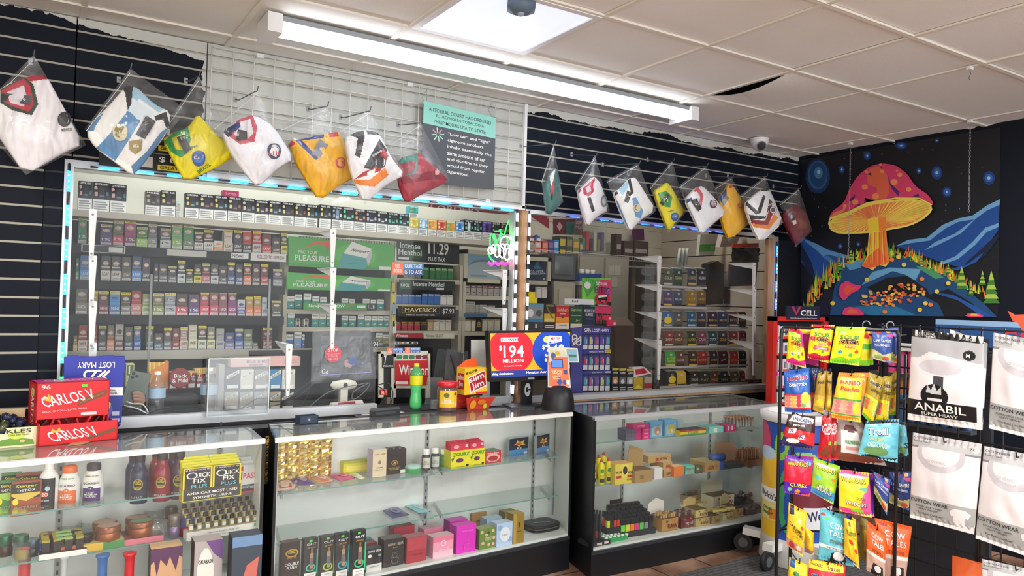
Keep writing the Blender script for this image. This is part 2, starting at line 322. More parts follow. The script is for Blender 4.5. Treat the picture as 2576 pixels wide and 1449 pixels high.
# thin ceiling hooks and chains
def hookchain(px,py,X=None,n=0,y2=None,lab=''):
 q=at(px,py,Z=ZC);L=.06+.018*n
 t=thing('ceiling_chain' if n else 'ceiling_hook',lab,'chain' if n else 'hook',(q.x,q.y,ZC-.005));m=MB().cb(0,0,-.008,.025,.02,.015,WPL)
 if not n:m.tube([(0,0,-.015),(.008,0,-.03),(0,0,-.045),(-.008,0,-.055),(0,0,-.062)],.0015,'e')
 m.build('clip',t)
 if n:
  m=MB()
  for k in range(n):
   z=-.02-.018*k;a=.005;m.tube([(-a*(k % 2==0),-a*(k % 2),z),(0,0,z-.011),(a*(k % 2==0),a*(k % 2),z),(0,0,z+.011),(-a*(k % 2==0),-a*(k % 2),z)],.0012,'s',4)
  m.build('chain',t)
hookchain(2140,357,n=44,lab='steel chain hanging from the ceiling over the left side of the mushroom mural')
hookchain(2441,300,n=30,lab='steel chain hanging from the ceiling over the right side of the mural')
hookchain(2440,165,lab='small hook hanging from the ceiling grid at the far right')
# ================================================================ wire grid panel above window one
t=thing('wire_grid_panel','white wire grid panel fixed over the cream slats above the left window','grid panel',(.66,WY-.035,1.99))
m=MB();W_,H_=1.72,.575;wire=mat('e2e2dc',.4)
for k in range(19):m.tube([(W_*k/18,0,0),(W_*k/18,0,H_)],.003,wire,5)
for k in range(7):m.tube([(0,.005,H_*k/6),(W_,.005,H_*k/6)],.003,wire,5)
m.build('wires',t)
for x,z in ((.22,H_),(1.0,H_),(.22,0),(1.5,0)):MB().cb(x,.018,z,.03,.03,.018,WPL).build('clip',t)
m=MB();m.box(.66,WY-.02,1.962,2.42,WY,1.985,WPL);m.box(2.4,WY-.02,1.97,2.418,WY,2.585,WPL);struct('trim_3',m)
# court sign
t=thing('court_notice_sign','grey and mint notice about low tar and light cigarettes hung on the wire grid','sign',(1.72,WY-.075,2.05))
TL=Vector((0,0,.41));m=MB().box(0,0,0,.45,.006,.41,mat('4b5057',.5));SF=plane_fn((0,0,0),(.45,0,0),(0,0,.41))
F1=lambda a,b_,l:SF(a,b_-.055*(a-.5),l)
m.art(F1,[('r',0,.73,1,1.02,'8ed4c4')],n0=1)
for i,s in enumerate(('A FEDERAL COURT HAS ORDERED','R.J. REYNOLDS TOBACCO &','PHILIP MORRIS USA TO STATE:')):m.art(F1,[('t',s,.5,.93-.073*i,(.86,.66,.72)[i],.048,'3b4c50')],n0=2)
for i,(s,wd) in enumerate((('“Low tar” and “light”',.6),('cigarette smokers',.5),('inhale essentially the',.62),('same amount of tar',.53),('and nicotine as they',.57),('would from regular',.53),('cigarettes.',.3))):m.art(F1,[('t',s,.33+wd/2,.655-.083*i,wd,.052,'w')],n0=2)
for k in range(8):
 a=k*pi/4+.2;c='d98ab0' if k in (1,3) else 'b7dccf';m.art(F1,[('p',[(.2+.02*cos(a)-.007*sin(a),.62+.02*sin(a)+.007*cos(a)),(.2+.085*cos(a)-.007*sin(a),.62+.09*sin(a)+.007*cos(a)),(.2+.085*cos(a)+.007*sin(a),.62+.09*sin(a)-.007*cos(a)),(.2+.02*cos(a)+.007*sin(a),.62+.02*sin(a)-.007*cos(a))],c)],n0=2)
m.build('sign_board',t)
for x in (.02,.43):MB().tube([(x,0,.4),(x-.02,.02,.45),(x+.01,.03,.5),(x+.02,.045,.47),(x,.01,.41)],.0015,'s',4).build('wire_hanger',t)
# price board hanging behind the shirts, top left
t=thing('price_board','black price board reading $0.99 behind the blue striped shirt','sign',at(248,415,Y=WY-.03))
q=at(465,437,Y=WY-.03)-at(248,417,Y=WY-.03);m=MB().box(0,0,0,.42,.008,.2,'k');SF=plane_fn((0,0,0),(.42,0,0),(0,0,.2))
m.art(SF,[('r',.55,.03,.95,.15,'y'),('r',.55,.46,.95,.58,'y'),('r',.02,.38,.98,.395,'s'),('r',.3,.06,.5,.3,'q')])
m.art(SF,[('t','GREAT PRICE!',.75,.09,.36,.08,'k'),('t','GREAT PRICE!',.75,.52,.36,.08,'k'),('t','$ 0.9 9',.74,.26,.36,.14,'w'),('t','1.29',.78,.69,.3,.14,'w'),('t','1.29',.78,.9,.3,.14,'w'),('t','DEL',.16,.28,.16,.1,'b9a878')],n0=6);m.build('board',t)
# ================================================================ LED strips round the windows
def ledstrip(name,label,a,b_,segs,cols,off=(0,-1,0)):
 a,b_=Vector(a),Vector(b_);t=thing(name,label,'LED strip',a);d=(b_-a);m=MB().bar((0,0,0),d,.012,.003,mat('40434a',.5))
 m.tube([d*(k/30)+Vector((.004*sin(k*2.1),-.004,.004*cos(k*1.7))) for k in range(31)],.0022,'d',4);m.build('wire_tape',t)
 for k in range(segs):
  col=cols[int(k*len(cols)/segs)];e=mat(col,.3,0,3.5);p0=d*((k+.22)/segs);p1=d*((k+.82)/segs);mm=MB().bar(p0+Vector((0,-.004,0)),p1+Vector((0,-.004,0)),.013,.005,e)
  hot=mat('ffffff',.3,0,4)
  for s in (.2,.5,.8):c=p0+(p1-p0)*s;mm.cb(c.x,c.y-.008,c.z,.005,.002,.005,hot if col !='ffffff' else e)
  mm.build('led_module',t)
CY='18b8ee'
ledstrip('led_strip','cyan LED strip along the top edge of the left window',(WX0+.06,WY-.018,WZ1-.005),(2.36,WY-.018,WZ1-.005),16,[CY])
ledstrip('led_strip','blue to green LED strip down the left edge of the left window',(WX0-.018,WY-.02,WZ1),(WX0-.018,WY-.02,WZ0+.1),7,['20a8f0','20c0e8','1fd0c0','20e08a','20e070'])
ledstrip('led_strip','white LED strip beside the wooden post, left window side',(2.365,WY-.02,WZ1),(2.365,WY-.02,WZ0+.03),13,['ece6ff'])
ledstrip('led_strip','white LED strip beside the wooden post, right window side',(2.44,WY-.035,WZ1),(2.44,WY-.035,WZ0+.3),10,['ece6ff'])
ledstrip('led_strip','deep blue LED strip along the top edge of the right window',(2.72,WY-.02,WZ1-.01),(4.1,WY-.02,WZ1-.01),12,['1850ff'])
ledstrip('led_strip','LED strip turning blue to magenta down the right edge of the right window',(4.66,WY-.028,WZ1-.04),(4.66,WY-.028,WZ0+.02),8,['1f50ff','3a50ff','7a50ff','e030e0','ff20d0'])
ledstrip('led_strip','magenta LED strip on the red accessory display',at(1957,812,Y=3.33),at(1957,985,Y=3.33),6,['a020ff','ff20c0','ff20c0'])
# ================================================================ shelf brackets screwed on the panes
brk=None
def bracket(px,py,h,lab,Y=WY+.02,rz=0,grp='white shelf brackets on the windows'):
 global brk
 q=at(px,py,Y=Y)
 if brk is None:
  t=thing('shelf_bracket',lab,'bracket',q,rz,grp)
  MB().prism([(-.016,0,0),(.016,0,0),(.008,0,-.215),(-.008,0,-.215)],(0,.012,0),WPL).build('upright',t)
  m=MB().prism([(-.014,0,0),(.014,0,0),(.005,.25,.0),(-.005,.25,0)],(0,0,.004),WPL);m.prism([(-.002,0,0),(-.002,.25,0),(-.002,.2,-.012),(-.002,.01,-.05)],(.004,0,0),WPL);m.build('arm',t)
  for z in (-.02,-.19):MB().lathe([(.005,0),(.004,-.002),(.001,-.003)],'s',y=0,z=z,axis='y',seg=8).build('screw',t)
  brk=t;o=t
 else:o=copy_tree(brk,q,rz,lab)
 s=h/.215;o.scale=(1,1,s);return o
for i,y in enumerate((528,645,760,865)):bracket(234,y,.215,'white shelf bracket, %s from the top at the far left of the left window' % ORD[i])
for i,y in enumerate((578,675,768)):bracket(839,y,.19 if i < 2 else .22,'white shelf bracket, %s from the top in front of the green cigarette posters' % ORD[i])
bracket(728,868,.25,'lone white shelf bracket at the acrylic box beside the pink carton')
for i,y in enumerate((680,777)):bracket(1271,y,.2,'white shelf bracket, %s from the top beside the neon pineapple sign' % ('lower' if i else 'upper'))
for i,y in enumerate((645,717,787,858)):bracket(1660,y,.2 if i < 3 else .26,'white shelf bracket, %s from the top in the left column of the right window' % ORD[i])
for i,y in enumerate((662,728,794,862)):bracket(1899,y,.19 if i < 3 else .24,'white shelf bracket, %s from the top in the right column of the right window' % ORD[i])
# ================================================================ showcases
CWH=mat('dfe3e0',.4);CASE={}
def showcase(key,FLc,FRc,BRc,BLc,zd,label,shelves,stds,topc=GLT,rail='e4e7e2'):
 z1=.835;T=Vector;FLc,FRc,BRc,BLc=[T((*p,0)) for p in (FLc,FRc,BRc,BLc)]
 def q(a,b_,z):return (FLc*(1-a)+FRc*a)*(1-b_)+(BLc*(1-a)+BRc*a)*b_+T((0,0,z))
 L=(FRc-FLc).length;e=.012/L;t=thing('glass_showcase',label,'showcase',FLc);o=-FLc
 def slab(a0,a1,b0,b1,z0,z1_,c,name=None,par=t):
  m=MB();lo=[q(a,b_,z0)+o for a,b_ in ((a0,b0),(a1,b0),(a1,b1),(a0,b1))];m.prism(lo,(0,0,z1_-z0),c)
  return m.build(name,par) if name else m
 slab(0,1,0,1,0,zd-.02,'k','base');slab(e,1-e,.02,.96,zd-.02,zd,CWH,'deck')
 slab(e,1-e,.96,1,zd,z1-.02,CWH,'back_panel')
 for a0,a1 in ((0,e),(1-e,1)):slab(a0,a1,0,1,zd-.02,z1-.005,'k','side_panel');
 slab(e,e*1.3,.03,.96,zd,z1-.02,CWH,'side_liner');slab(1-e*1.3,1-e,.03,.96,zd,z1-.02,CWH,'side_liner')
 slab(e,1-e,0.0,.012,zd-.015,z1-.012,GL,'front_glass');slab(e*.3,1-e*.3,.03,.99,z1-.008,z1,topc,'top_glass')
 slab(0,1,-.006,.05,z1-.016,z1+.003,rail,'top_rail');slab(0,1,.97,1,z1-.02,z1+.003,'d','top_rail')
 slab(0,1,-.004,.02,zd-.03,zd-.012,'d','bottom_rail')
 for a in stds:
  m=MB();m.prism([q(a-.006,.945,zd)+o,q(a+.006,.945,zd)+o,q(a+.006,.96,zd)+o,q(a-.006,.96,zd)+o],(0,0,z1-.03-zd),'s')
  for k in range(18):z=zd+.03+k*.034;m.prism([q(a-.002,.943,z)+o,q(a+.002,.943,z)+o,q(a+.002,.9445,z)+o,q(a-.002,.9445,z)+o],(0,0,.016),'k')
  m.build('shelf_standard',t)
 for a0,a1,b0,z in shelves:
  m=slab(a0,a1,b0,.93,z-.006,z,SHG);m.prism([q(a0,b0-.004,z-.006)+o,q(a1,b0-.004,z-.006)+o,q(a1,b0,z-.006)+o,q(a0,b0,z-.006)+o],(0,0,.006),EDG);s=m.build('shelf',t)
  for a in (a0+.03,a1-.03):MB().prism([q(a-.003,b0+.02,z-.007)+o,q(a+.003,b0+.02,z-.007)+o,q(a+.003,.94,z-.007)+o,q(a-.003,.94,z-.007)+o],(0,0,-.02),'s').build('bracket',s)
 CASE[key]=q;return t
showcase('c1',(-.95,3.00),(.820,3.144),(.84,3.50),(-.95,3.47),.24,'left showcase with detox drinks, grinders and glass pipes under its glass top',[(.02,.98,.3,.628),(.02,.98,.3,.452)],(.2,.595,.93))
showcase('c2',(.858,3.138),(2.469,3.247),(2.62,3.60),(.93,3.53),.19,'middle showcase with boxed perfumes, candy packs and gold foil sheets',[(.0,.49,.32,.575),(.49,.965,.32,.585),(.0,.49,.32,.365),(.49,.965,.32,.372)],(.49,.9))
showcase('c3',(2.475,3.07),(3.92,3.043),(4.04,3.553),(2.60,3.60),.155,'right showcase with rolling papers, lighters and yellow bottles on its shelves',[(.015,.965,.3,.668),(.015,.965,.3,.437)],(.35,.86),rail='a9adb0')
def cpos(key,px,py,z,b_=None):# a point on level z inside a case
 q=at(px,py,Z=z);return q
# ================================================================ goods in the booth behind the windows
def hx(c):h=NAMED.get(c,c);return [int(h[i:i+2],16) for i in (0,2,4)]
CN=[('black',22,24,28),('charcoal',60,62,66),('grey',130,132,134),('silver',176,178,180),('white',240,240,238),('cream',230,222,200),('red',200,32,40),('maroon',112,34,44),('pink',230,80,140),('magenta',150,45,120),('purple',88,55,130),('blue',50,95,175),('navy',40,50,90),('light blue',130,180,220),('teal',45,140,135),('green',65,135,75),('dark green',55,85,55),('lime',165,215,60),('olive',120,120,65),('yellow',240,220,40),('gold',200,160,60),('orange',238,128,40),('brown',95,68,50),('tan',180,145,100),('mauve',150,85,100),('sage',140,155,110),('salmon',215,110,95),('taupe',138,130,118)]
def cname(c):r=hx(c);return min(CN,key=lambda q:sum((a-b_)**2 for a,b_ in zip(q[1:],r)))[0]
class Fr:# a strip of lines of sight: zoom frame -> photograph
 def __init__(s,ox,oy,k):s.o=ox,oy,k
 def __call__(s,x,y):return s.o[0]+x/s.o[2],s.o[1]+y/s.o[2]
Z3=Fr(160,380,3.45);Z4=Fr(160,700,3.45);Z5=Fr(700,460,3.45);R2=Fr(1300,540,3.082);N1=Fr(0,0,1)
MESH={}
def goods(name,fr,Y,base,x0,x1,yt,maker,label,cat,group=None,d=.06,key=None,z=None,tilt=0):
 """a thing standing on a shelf whose front face is in the plane Y; base = a point of the shelf edge"""
 z0=at(*fr(*base),Y=Y).z if z is None else z
 xa=at(*fr(x0,base[1]),Y=Y).x;xb=at(*fr(x1,base[1]),Y=Y).x;zt=at(*fr((x0+x1)/2,yt),Y=Y).z
 w_,h_=xb-xa-.002,zt-z0
 k=(key,round(w_,2),round(h_,2)) if key else None
 if k in MESH and k:o=D.objects.new(name,MESH[k]);C.objects.link(o);o.scale=(1,1,1)
 else:
  m=MB();maker(m,w_,h_,d);o=m.build(name)
  if k:MESH[k]=o.data
 o.location=((xa+xb)/2,Y,z0+.0005);o.rotation_euler=(0,0,tilt)
 return tag(o,label,cat,group)
def fface(w_,h_,z=0,y=0):return plane_fn((-w_/2,y,z),(w_,0,0),(0,0,h_))
def mk_cig(price,main,low,txt,ptxt='4 FOR $1.19'):
 def f(m,w_,h_,d):
  hl=h_*.4
  m.box(-w_/2,0,0,w_/2,d,hl,[low,low,low,low,main,main])
  n=4
  for k in range(n):y=.008+k*(d-.02)/n;m.box(-w_/2+.002,y,hl*.3,w_/2-.002,y+.004,h_-.003*k*(1 if k % 2 else .5),main)
  g=fface(w_,h_,0,.008);c='w' if sum(hx(main)) < 420 else 'k'
  m.art(g,[('r',.06,.52,.94,.56,low)])
  if price:m.art(g,[('r',.02,.87,.98,.99,price),('t',ptxt,.5,.93,.8,.07,'k')])
  m.art(g,[('e',.5,.7,.3,.09,low if c=='k' else 'c8a890'),('t',txt,.5,.7,.62,.07,c)])
  g=fface(w_,hl);m.art(g,[('r',.08,.06,.92,.3,'e8e6e0'),('r',.12,.1,.88,.14,'e'),('r',.12,.2,.88,.24,'e'),('t',txt,.5,.65,.7,.3,'w' if sum(hx(low)) < 480 else 'k')])
 return f
SH_D=mat('101216',.6);SH_L=mat('b9b7ac',.5)
def cigrow(fr,Y,base,rowname,spec,sh,dflt=''):
 used={};its=[s.split() for s in spec.split(';') if s.strip()]
 for i,it in enumerate(its):
  x0,x1,yt=map(float,it[:3]);price=None if it[3]=='-' else it[3];main,low=it[4:6];txt=it[6] if len(it) > 6 else dflt
  lab='%s and %s cigarillo pouch box, %s from the left on %s' % (cname(main),cname(low),ORD[i],rowname)
  goods('cigarillo_box',fr,Y,base,x0,x1,yt,mk_cig(price,main,low,txt),lab,'cigarillo box','cigarillo boxes on '+rowname,d=.1)
Y1=4.62
cigrow(Z3,Y1,(900,845),'the top cigarillo shelf','118 200 565 y 4a9a6a 2f8f62 1%;205 240 660 - b0502a d86a30 1%;312 420 635 e9d79a 3a2a5e 5a2f8a 1%;422 520 602 e9d79a 2f5a36 d03050 1%;524 628 598 y b02a6a 8a1f6a 1%;630 728 658 d8d060 4a7a35 a6d93a 1%;730 810 630 c8c4a0 6a6e70 8a8d90 1%;835 932 670 c8c090 5a5f60 d0d4d0 1%;935 1030 635 e9d79a 6aa95a 8fb860 1%;1033 1130 635 e9d79a 3f8a50 5a7a50 1%;1132 1213 700 d8d080 3a332c e8e4dc;1216 1300 685 y 4a3a30 efeae0;1303 1385 780 - f5f0e0 f09a2a;1388 1470 685 e0c850 e8dcc8 ece4d0;1473 1550 685 y 2f2438 4a3a4a;1553 1635 700 - c8442a 3a2a2a;1638 1718 690 y c81e2c d8d0cc;1721 1804 725 - 7a1f2a d84a40;1808 1884 750 - 3a352c 5a3a2a GAME;1886 1945 710 y 3a3a20 e8e020 GAME',0,'LEAF')
cigrow(Z3,Y1,(900,1140),'the second cigarillo shelf','100 132 930 - 2f6a3a 3a8a50;135 228 905 - 3f6aa8 5a9ad8;318 405 910 - 23252a e8e0d0;409 495 915 - 2a2a2c e0dac8;499 585 920 - 4a4038 6a5a48;588 675 905 - 2f4460 4a90d8;678 750 930 - 3a2c40 4a4450;780 822 980 - 2c2c34 4a4a50 GAME;825 902 985 - 3a3a40 5a5a60 GAME;905 982 1000 d8d080 2c3030 4a5058 GAME;985 1057 950 y 3a4448 d0d8d8 GAME;1060 1125 1025 y 34362c 6a7a60 GAME;1128 1198 985 - 30342c d8d040 GAME;1200 1272 975 d8d080 4a3034 c86a78 GAME;1275 1345 985 - 44444a d0d4d4 GAME;1348 1417 1000 - 2c2c34 3a3a40 GAME;1420 1487 965 y 28344c 3a5a90 GAME;1490 1556 985 - 282c38 34508a GAME;1558 1632 975 y 5a3a2a e87a40 GAME;1635 1705 980 - 4a2c34 5a3044 GAME;1708 1778 980 y 6a2a24 c83030 GAME;1815 1900 1025 d8d080 3c3a5a 8a8aa0 MINI',0,'LEAF')
cigrow(Z3,Y1,(900,1425),'the third cigarillo shelf','100 205 1170 - 6a6458 8a8478;209 298 1210 y b89a3a 6a3a2a;300 390 1215 y 5a1f2e 8a2a3a MINI;393 490 1215 y 4a9ad8 3a7ab8 MINI;493 580 1225 y 3a3a2a 8a8478 MINI;583 675 1190 - a02a30 c87a78;678 760 1240 - 8aa060 b8c890;768 870 1235 d8d080 6a6a40 8a9a50 1%;873 972 1230 y 8a9096 b0b4b8 1%;975 1078 1240 - 3a3236 c8304a 1%;1081 1180 1245 - 4a3060 5a3a80 1%;1183 1262 1215 y a04a58 d83a58;1265 1345 1205 y 90505a c04a68;1348 1420 1210 y 8a5a60 905060;1423 1502 1215 y 7a3a78 9a3080;1505 1578 1290 - c8c8d0 5a50a8;1580 1645 1265 y b08a50 d87a30;1648 1715 1260 y a8904a d87040;1718 1770 1270 - b8c4c8 a8b4b8;1805 1890 1300 d8d080 4a4a38 3a4a40',0,'GARCIA')
cigrow(Z4,Y1,(900,622),'the fourth cigarillo shelf','80 120 500 - 8a8040 d0b040;123 205 405 - 9a2530 d8c0b0;212 290 410 - a0402a c88060;297 370 412 d8d080 2a2a2e 4a4044;373 438 410 - 7a6a48 e09050;441 520 395 - b8b6b0 7a3038;525 598 425 - 5a6050 3a4a60;605 670 415 d8d080 5a7aa8 2f5fb0;710 780 415 y 5a5a38 4a6048;783 862 480 - 4a4a44 3a5a78;866 937 430 y 5a4a40 6a6a68;942 1005 440 - 7a3a30 8a2a28;1008 1078 425 y b09a90 d8c0b8;1081 1160 395 - d0ccb8 e0d8b8;1163 1240 412 y 4a5048 d8dcc8;1243 1312 420 - 8a8a78 e0e0b0;1320 1395 440 - a8a8a4 b8b8c0;1400 1480 475 - 4a5a90 8a90b0;1485 1558 440 d8d080 2f50a0 6a80c0;1562 1640 445 - 7a8a60 909890;1643 1690 560 - 6a8a70 8a9a90;1725 1810 430 y 6a3a38 b06060',0,'SWEET')
# cigar rack frame
def zz(fr,x,y,Y):return at(*fr(x,y),Y=Y)
t=thing('cigarillo_rack','tall dark shelving rack packed with cigarillo boxes behind the left window','shelf rack',(.0,Y1+.12,.8))
x0r,x1r=zz(Z3,60,900,Y1).x-.1,zz(Z3,1925,900,Y1).x;o=-Vector((0,Y1+.12,.8))
MB().box(x0r,0,-.8,x1r,.02,zz(Z3,900,640,Y1).z-.8,SH_D).build('back_panel',t)
for fr,b_,i in ((Z3,(900,845),0),(Z3,(900,1140),1),(Z3,(900,1425),2),(Z4,(900,622),3)):
 z=zz(fr,*b_,Y1).z-.8;m=MB().box(x0r,-.13,z-.02,x1r,0,z,SH_D);m.box(x0r,-.135,z-.05,x1r,-.13,z,SH_D if i < 3 else SH_L)
 g=plane_fn((x0r,-.135,z-.05),(x1r-x0r,0,0),(0,0,.05));L=x1r-x0r
 if i==0:m.art(g,[('r',.12,.15,.29,.95,'d8d8d4'),('r',.125,.2,.285,.9,'k'),('r',.46,.2,.63,.9,'c8c8c0'),('r',.74,.25,.82,.9,'w'),('r',.83,.1,1,1.05,'e8e8e4'),('t','NEW!',.77,.55,.05,.4,'k'),('t','ROLLED TO REFRESH',.925,.58,.13,.42,'7a3038'),('r',.225,.25,.28,.8,'e8e8e4')])
 m.build('shelf',t)
for px in (760,1785):x=zz(Z3,px,1100,Y1).x;MB().box(x-.006,-.138,-.2,x+.006,-.13,.72,'s').build('upright',t)
# vape shelf
t=thing('vape_shelf','long cream shelf of boxed vapes spanning the top of the left window','shelf',(0,4.75,0));YV=4.55
zv=at(*Z3(1100,585),Y=YV).z;MB().box(-.1,-.24,zv-.035,3.05,-.02,zv,mat('bdb6a6',.6)).build('board',t);MB().box(-.1,-.02,zv,3.05,0,zv+.22,mat('cfcdbd',.6)).build('back_panel',t)
m=MB();
for k in range(60):m.box(1.4+k*.018,-.02-.05,zv-.07,1.413+k*.018,-.015,zv-.045,'c8c4b4')
m.build('pusher_strip',t)
def mk_vape(c1,c2,brand,acc,body='k'):
 def f(m,w_,h_,d):
  m.box(-w_/2,0,0,w_/2,d,h_,[c1]*6);g=fface(w_,h_)
  m.art(g,[('r',0,0,1,.42,'e6e6e2'),('r',0,.42,1,1,c1),('r',.36,.46,.7,.84,body),('e',.16,.8,.1,.06,acc)])
  m.art(g,[('r',.42,.84,.5,.9,body),('r',.1,.52,.28,.66,acc),('r',.78,.55,.94,.68,c2),('r',.4,.5,.66,.56,c2)],n0=6)
  for k in range(4):m.art(g,[('r',.08,.06+k*.08,.9-.1*(k % 2),.1+k*.08,'8a8c8c')],n0=2)
  m.art(g,[('t',brand,.5,.93,.84,.07,'w')],n0=7)
 return f
VZ=zv
def vapes(fr,spec,bx,by):
 for i,s in enumerate(spec.split(';')):
  a,b_,yt,c1,c2,acc,body,br,lab,grp=[x.strip() for x in s.split(',')]
  goods('vape_box',fr,YV,(bx,by),float(a),float(b_),float(yt),mk_vape(c1,c2,br,acc,body),lab,'vape box',grp or None,d=.06,z=VZ,key=(c1,c2,br,acc))
G1='black boxed vapes in a row on the vape shelf'
dk='black vape box with pale warning panel in the long row on the vape shelf'
vapes(Z3,';'.join(['%d,%d,%d,1c1e24,5a6a80,c8a0a0,30343c,CRYSTAL MARY,one of three wide black vape boxes at the far left end of the vape shelf,black boxed vapes at the left end' % q_ for q_ in ((118,243,262),(246,393,272),(396,540,290))]+['705,832,350,4a4844,7a7a74,a8a090,33312e,MODE,washed out grey vape box beside the gap on the vape shelf,','836,968,345,1c1e24,8a6a60,d8c880,30343c,GEEK BAR,black vape box standing alone right of the grey one on the vape shelf,','970,1012,440,8ac0c8,e0a080,e8c8a0,c8a080,GEEK,narrow pale blue vape box partly hidden on the vape shelf,']+['%d,%d,%d,16181e,%s,%s,30343c,GEEK BAR,%s,%s' % (a,b_,yt,c2,ac,dk,G1) for a,b_,yt,c2,ac in ((1050,1170,368,'6a9a90','d8c880'),(1175,1298,378,'a06a60','d8c880'),(1300,1420,388,'6aa0a8','d8c880'),(1423,1540,398,'a05a5a','d8c880'),(1543,1658,412,'8a9096','c8c0a0'),(1661,1775,430,'c8a8a0','d8c880'),(1778,1887,435,'8ab0a8','d8c880'),(1889,1998,445,'6a4a40','d8c880'),(2001,2102,455,'a05048','d8c880'),(2105,2205,468,'4a9ab0','d8c880'))]),1100,585)
vapes(Z5,';'.join(['%d,%d,%d,16181e,%s,%s,30343c,GEEK BAR,%s,%s' % (a,b_,yt,c2,'d8c880',dk,G1) for a,b_,yt,c2 in ((348,450,192,'8a9a90'),)]+['455,545,205,20242c,d0d4d8,8aa0b0,7a90a0,SQ,black vape box with a silver 50 between the two black rows on the vape shelf,']+['%d,%d,%d,14161c,%s,%s,24282e,SUPER GEEK,black vape box with a glowing coloured base in the middle of the vape shelf,black vape boxes in the middle of the shelf' % (a,b_,yt,c2,c2) for a,b_,yt,c2 in ((548,649,212,'6ad8a0'),(651,748,230,'d89a70'),(750,847,238,'b8b0d0'),(849,940,248,'d0d8e0'),(942,1033,260,'60b8a0'),(1036,1128,270,'50c8b0'))]+['%d,%d,%d,%s,%s,%s,%s,GEEK BAR,%s vape box near the right shelf end%s,' % (a,b_,yt,c1,c2,ac,bd,nm,ex) for a,b_,yt,c1,c2,ac,bd,nm,ex in ((1131,1210,305,'d8c860','e8e0a0','f0e8c0','c8b040','yellow',' under the teal one'),(1212,1290,310,'7ab8d8','d0e8f0','f0f0e0','e8eef0','light blue',' right of the yellow one'),(1293,1370,320,'e8b860','f0d8a0','6a7ad0','e8a040','orange',''),(1373,1450,325,'d86a50','f0c0a0','f0e0c0','c83a30','red',''),(1453,1526,330,'c8c860','e09a40','60b8a0','e88a30','lime',' between red and blue'),(1530,1605,335,'6aa8d8','c8e0f0','e0e8f0','2f7ac0','bright blue',''),(1607,1685,322,'14161c','6ae0c8','9ad0c8','e0e8e8','black and mint',' left of the other mint one'),(1688,1762,328,'14161c','60d8b0','9ad0c8','4a6a68','black and mint',' right of its twin'),(1765,1845,335,'5a3a9a','3a2a5a','8a6ad0','20202a','purple',''),(1848,1920,345,'1c2420','6a9a50','a0b890','2a3a30','dark green',''),(1924,2000,350,'24261e','8a9a40','b0b080','3a3a20','olive',' at the very end'))]),1100,585)
z2=zv+.135
o=goods('vape_box',Z5,YV,(1175,300),1135,1213,205,mk_vape('4ab0b8','50c050','GEEK BAR','c8a050','30a060'),'teal vape box stacked on top of the yellow one','vape box',z=zv+at(*Z5(1170,305),Y=YV).z-zv+.001)
o=goods('small_carton',Z3,YV,(1450,405),1380,1522,345,lambda m,a,h,d:(m.box(-a/2,0,0,a/2,d,h,'a8305a'),m.art(fface(a,h),[('t','SUMMER',.5,.5,.7,.4,'d8a0b0')])),'small raspberry pink carton lying on the black vape boxes','carton',z=at(*Z3(1450,402),Y=YV).z)
# ORDERS banner and pennants on the back wall
def flat(name,fr,Y,quad,col,cmds,label,cat,d=.004,group=None):
 P_=[at(*fr(*p),Y=Y) for p in quad];o=P_[0].copy()   # quad: bottom left, bottom right, top right, top left
 u=P_[1]-o;v=P_[3]-o;x=P_[2]-o-u-v
 m=MB().prism([p-o for p in P_],(0,d,0),col);m.art(lambda a,b_,l:u*a+v*b_+x*a*b_+Vector((0,-l,0)),cmds)
 return tag(m.build(name,loc=o),label,cat,group)
flat('orders_banner',Z5,5.184,[(1300,335),(2010,375),(2010,205),(1310,175)],'8a2f42',[('r',.02,0,.04,1,'d8c8c8'),('t','ORDERS',.35,.72,.52,.36,'d8c0c0'),('p',[(.6,0),(1,.7),(1,0)],'c0b0a8')],'maroon ORDERS banner on the booth back wall above the vapes','banner')
flat('poster',R2,5.184,[(285,150),(515,155),(515,35),(285,30)],'6a2838',[('p',[(.1,.5),(.2,.2),(.3,.5),(.2,.8)],'c8a8b0'),('r',.4,0,.7,.8,'3a6a60'),('t','Low\nPrice!',.84,.65,.26,.6,'e0c8c8')],'maroon Low Price poster at the back of the right booth','poster')
MB_=flat('pennant',R2,5.184,[(248,105),(250,100),(250,10),(100,0)],'9a3040',[],'dark red triangular pennant hanging by the wooden post','pennant')
# ---------------------------------------------------------------- cigarette racks in the middle of the left window
YN=4.78;FR_C=mat('cfc9b4',.5)
t=thing('cigarette_rack','cream framed cigarette rack with green posters, left of the price boards','shelf rack',(0,YN+.1,.8));A=lambda fr,x,y,Y=YN:at(*fr(x,y),Y=Y)
xa,xb=A(Z5,62,900).x,A(Z5,985,900).x
def rackbody(t,xa,xb,shelves,ztop,Y,zb=0):
 MB().box(xa,0,zb-.8,xb,.02,ztop-.8,SH_D).build('back_panel',t)
 for x in (xa,xb):MB().box(x-.012,-.11,zb-.8,x+.012,0,ztop-.8,FR_C).build('side_panel',t)
 for z in shelves:m=MB().box(xa,-.1,z-.815,xb,0,z-.8,SH_D);m.box(xa,-.105,z-.83,xb,-.1,z-.8,FR_C);m.build('shelf',t)
zn=[A(Z5,400,y).z for y in (735,940,1100,1250)]+[A(Z4,2000,y).z for y in (405,608)]
rackbody(t,xa,xb,[zn[2],zn[3],zn[5]],A(Z5,500,505).z,YN)
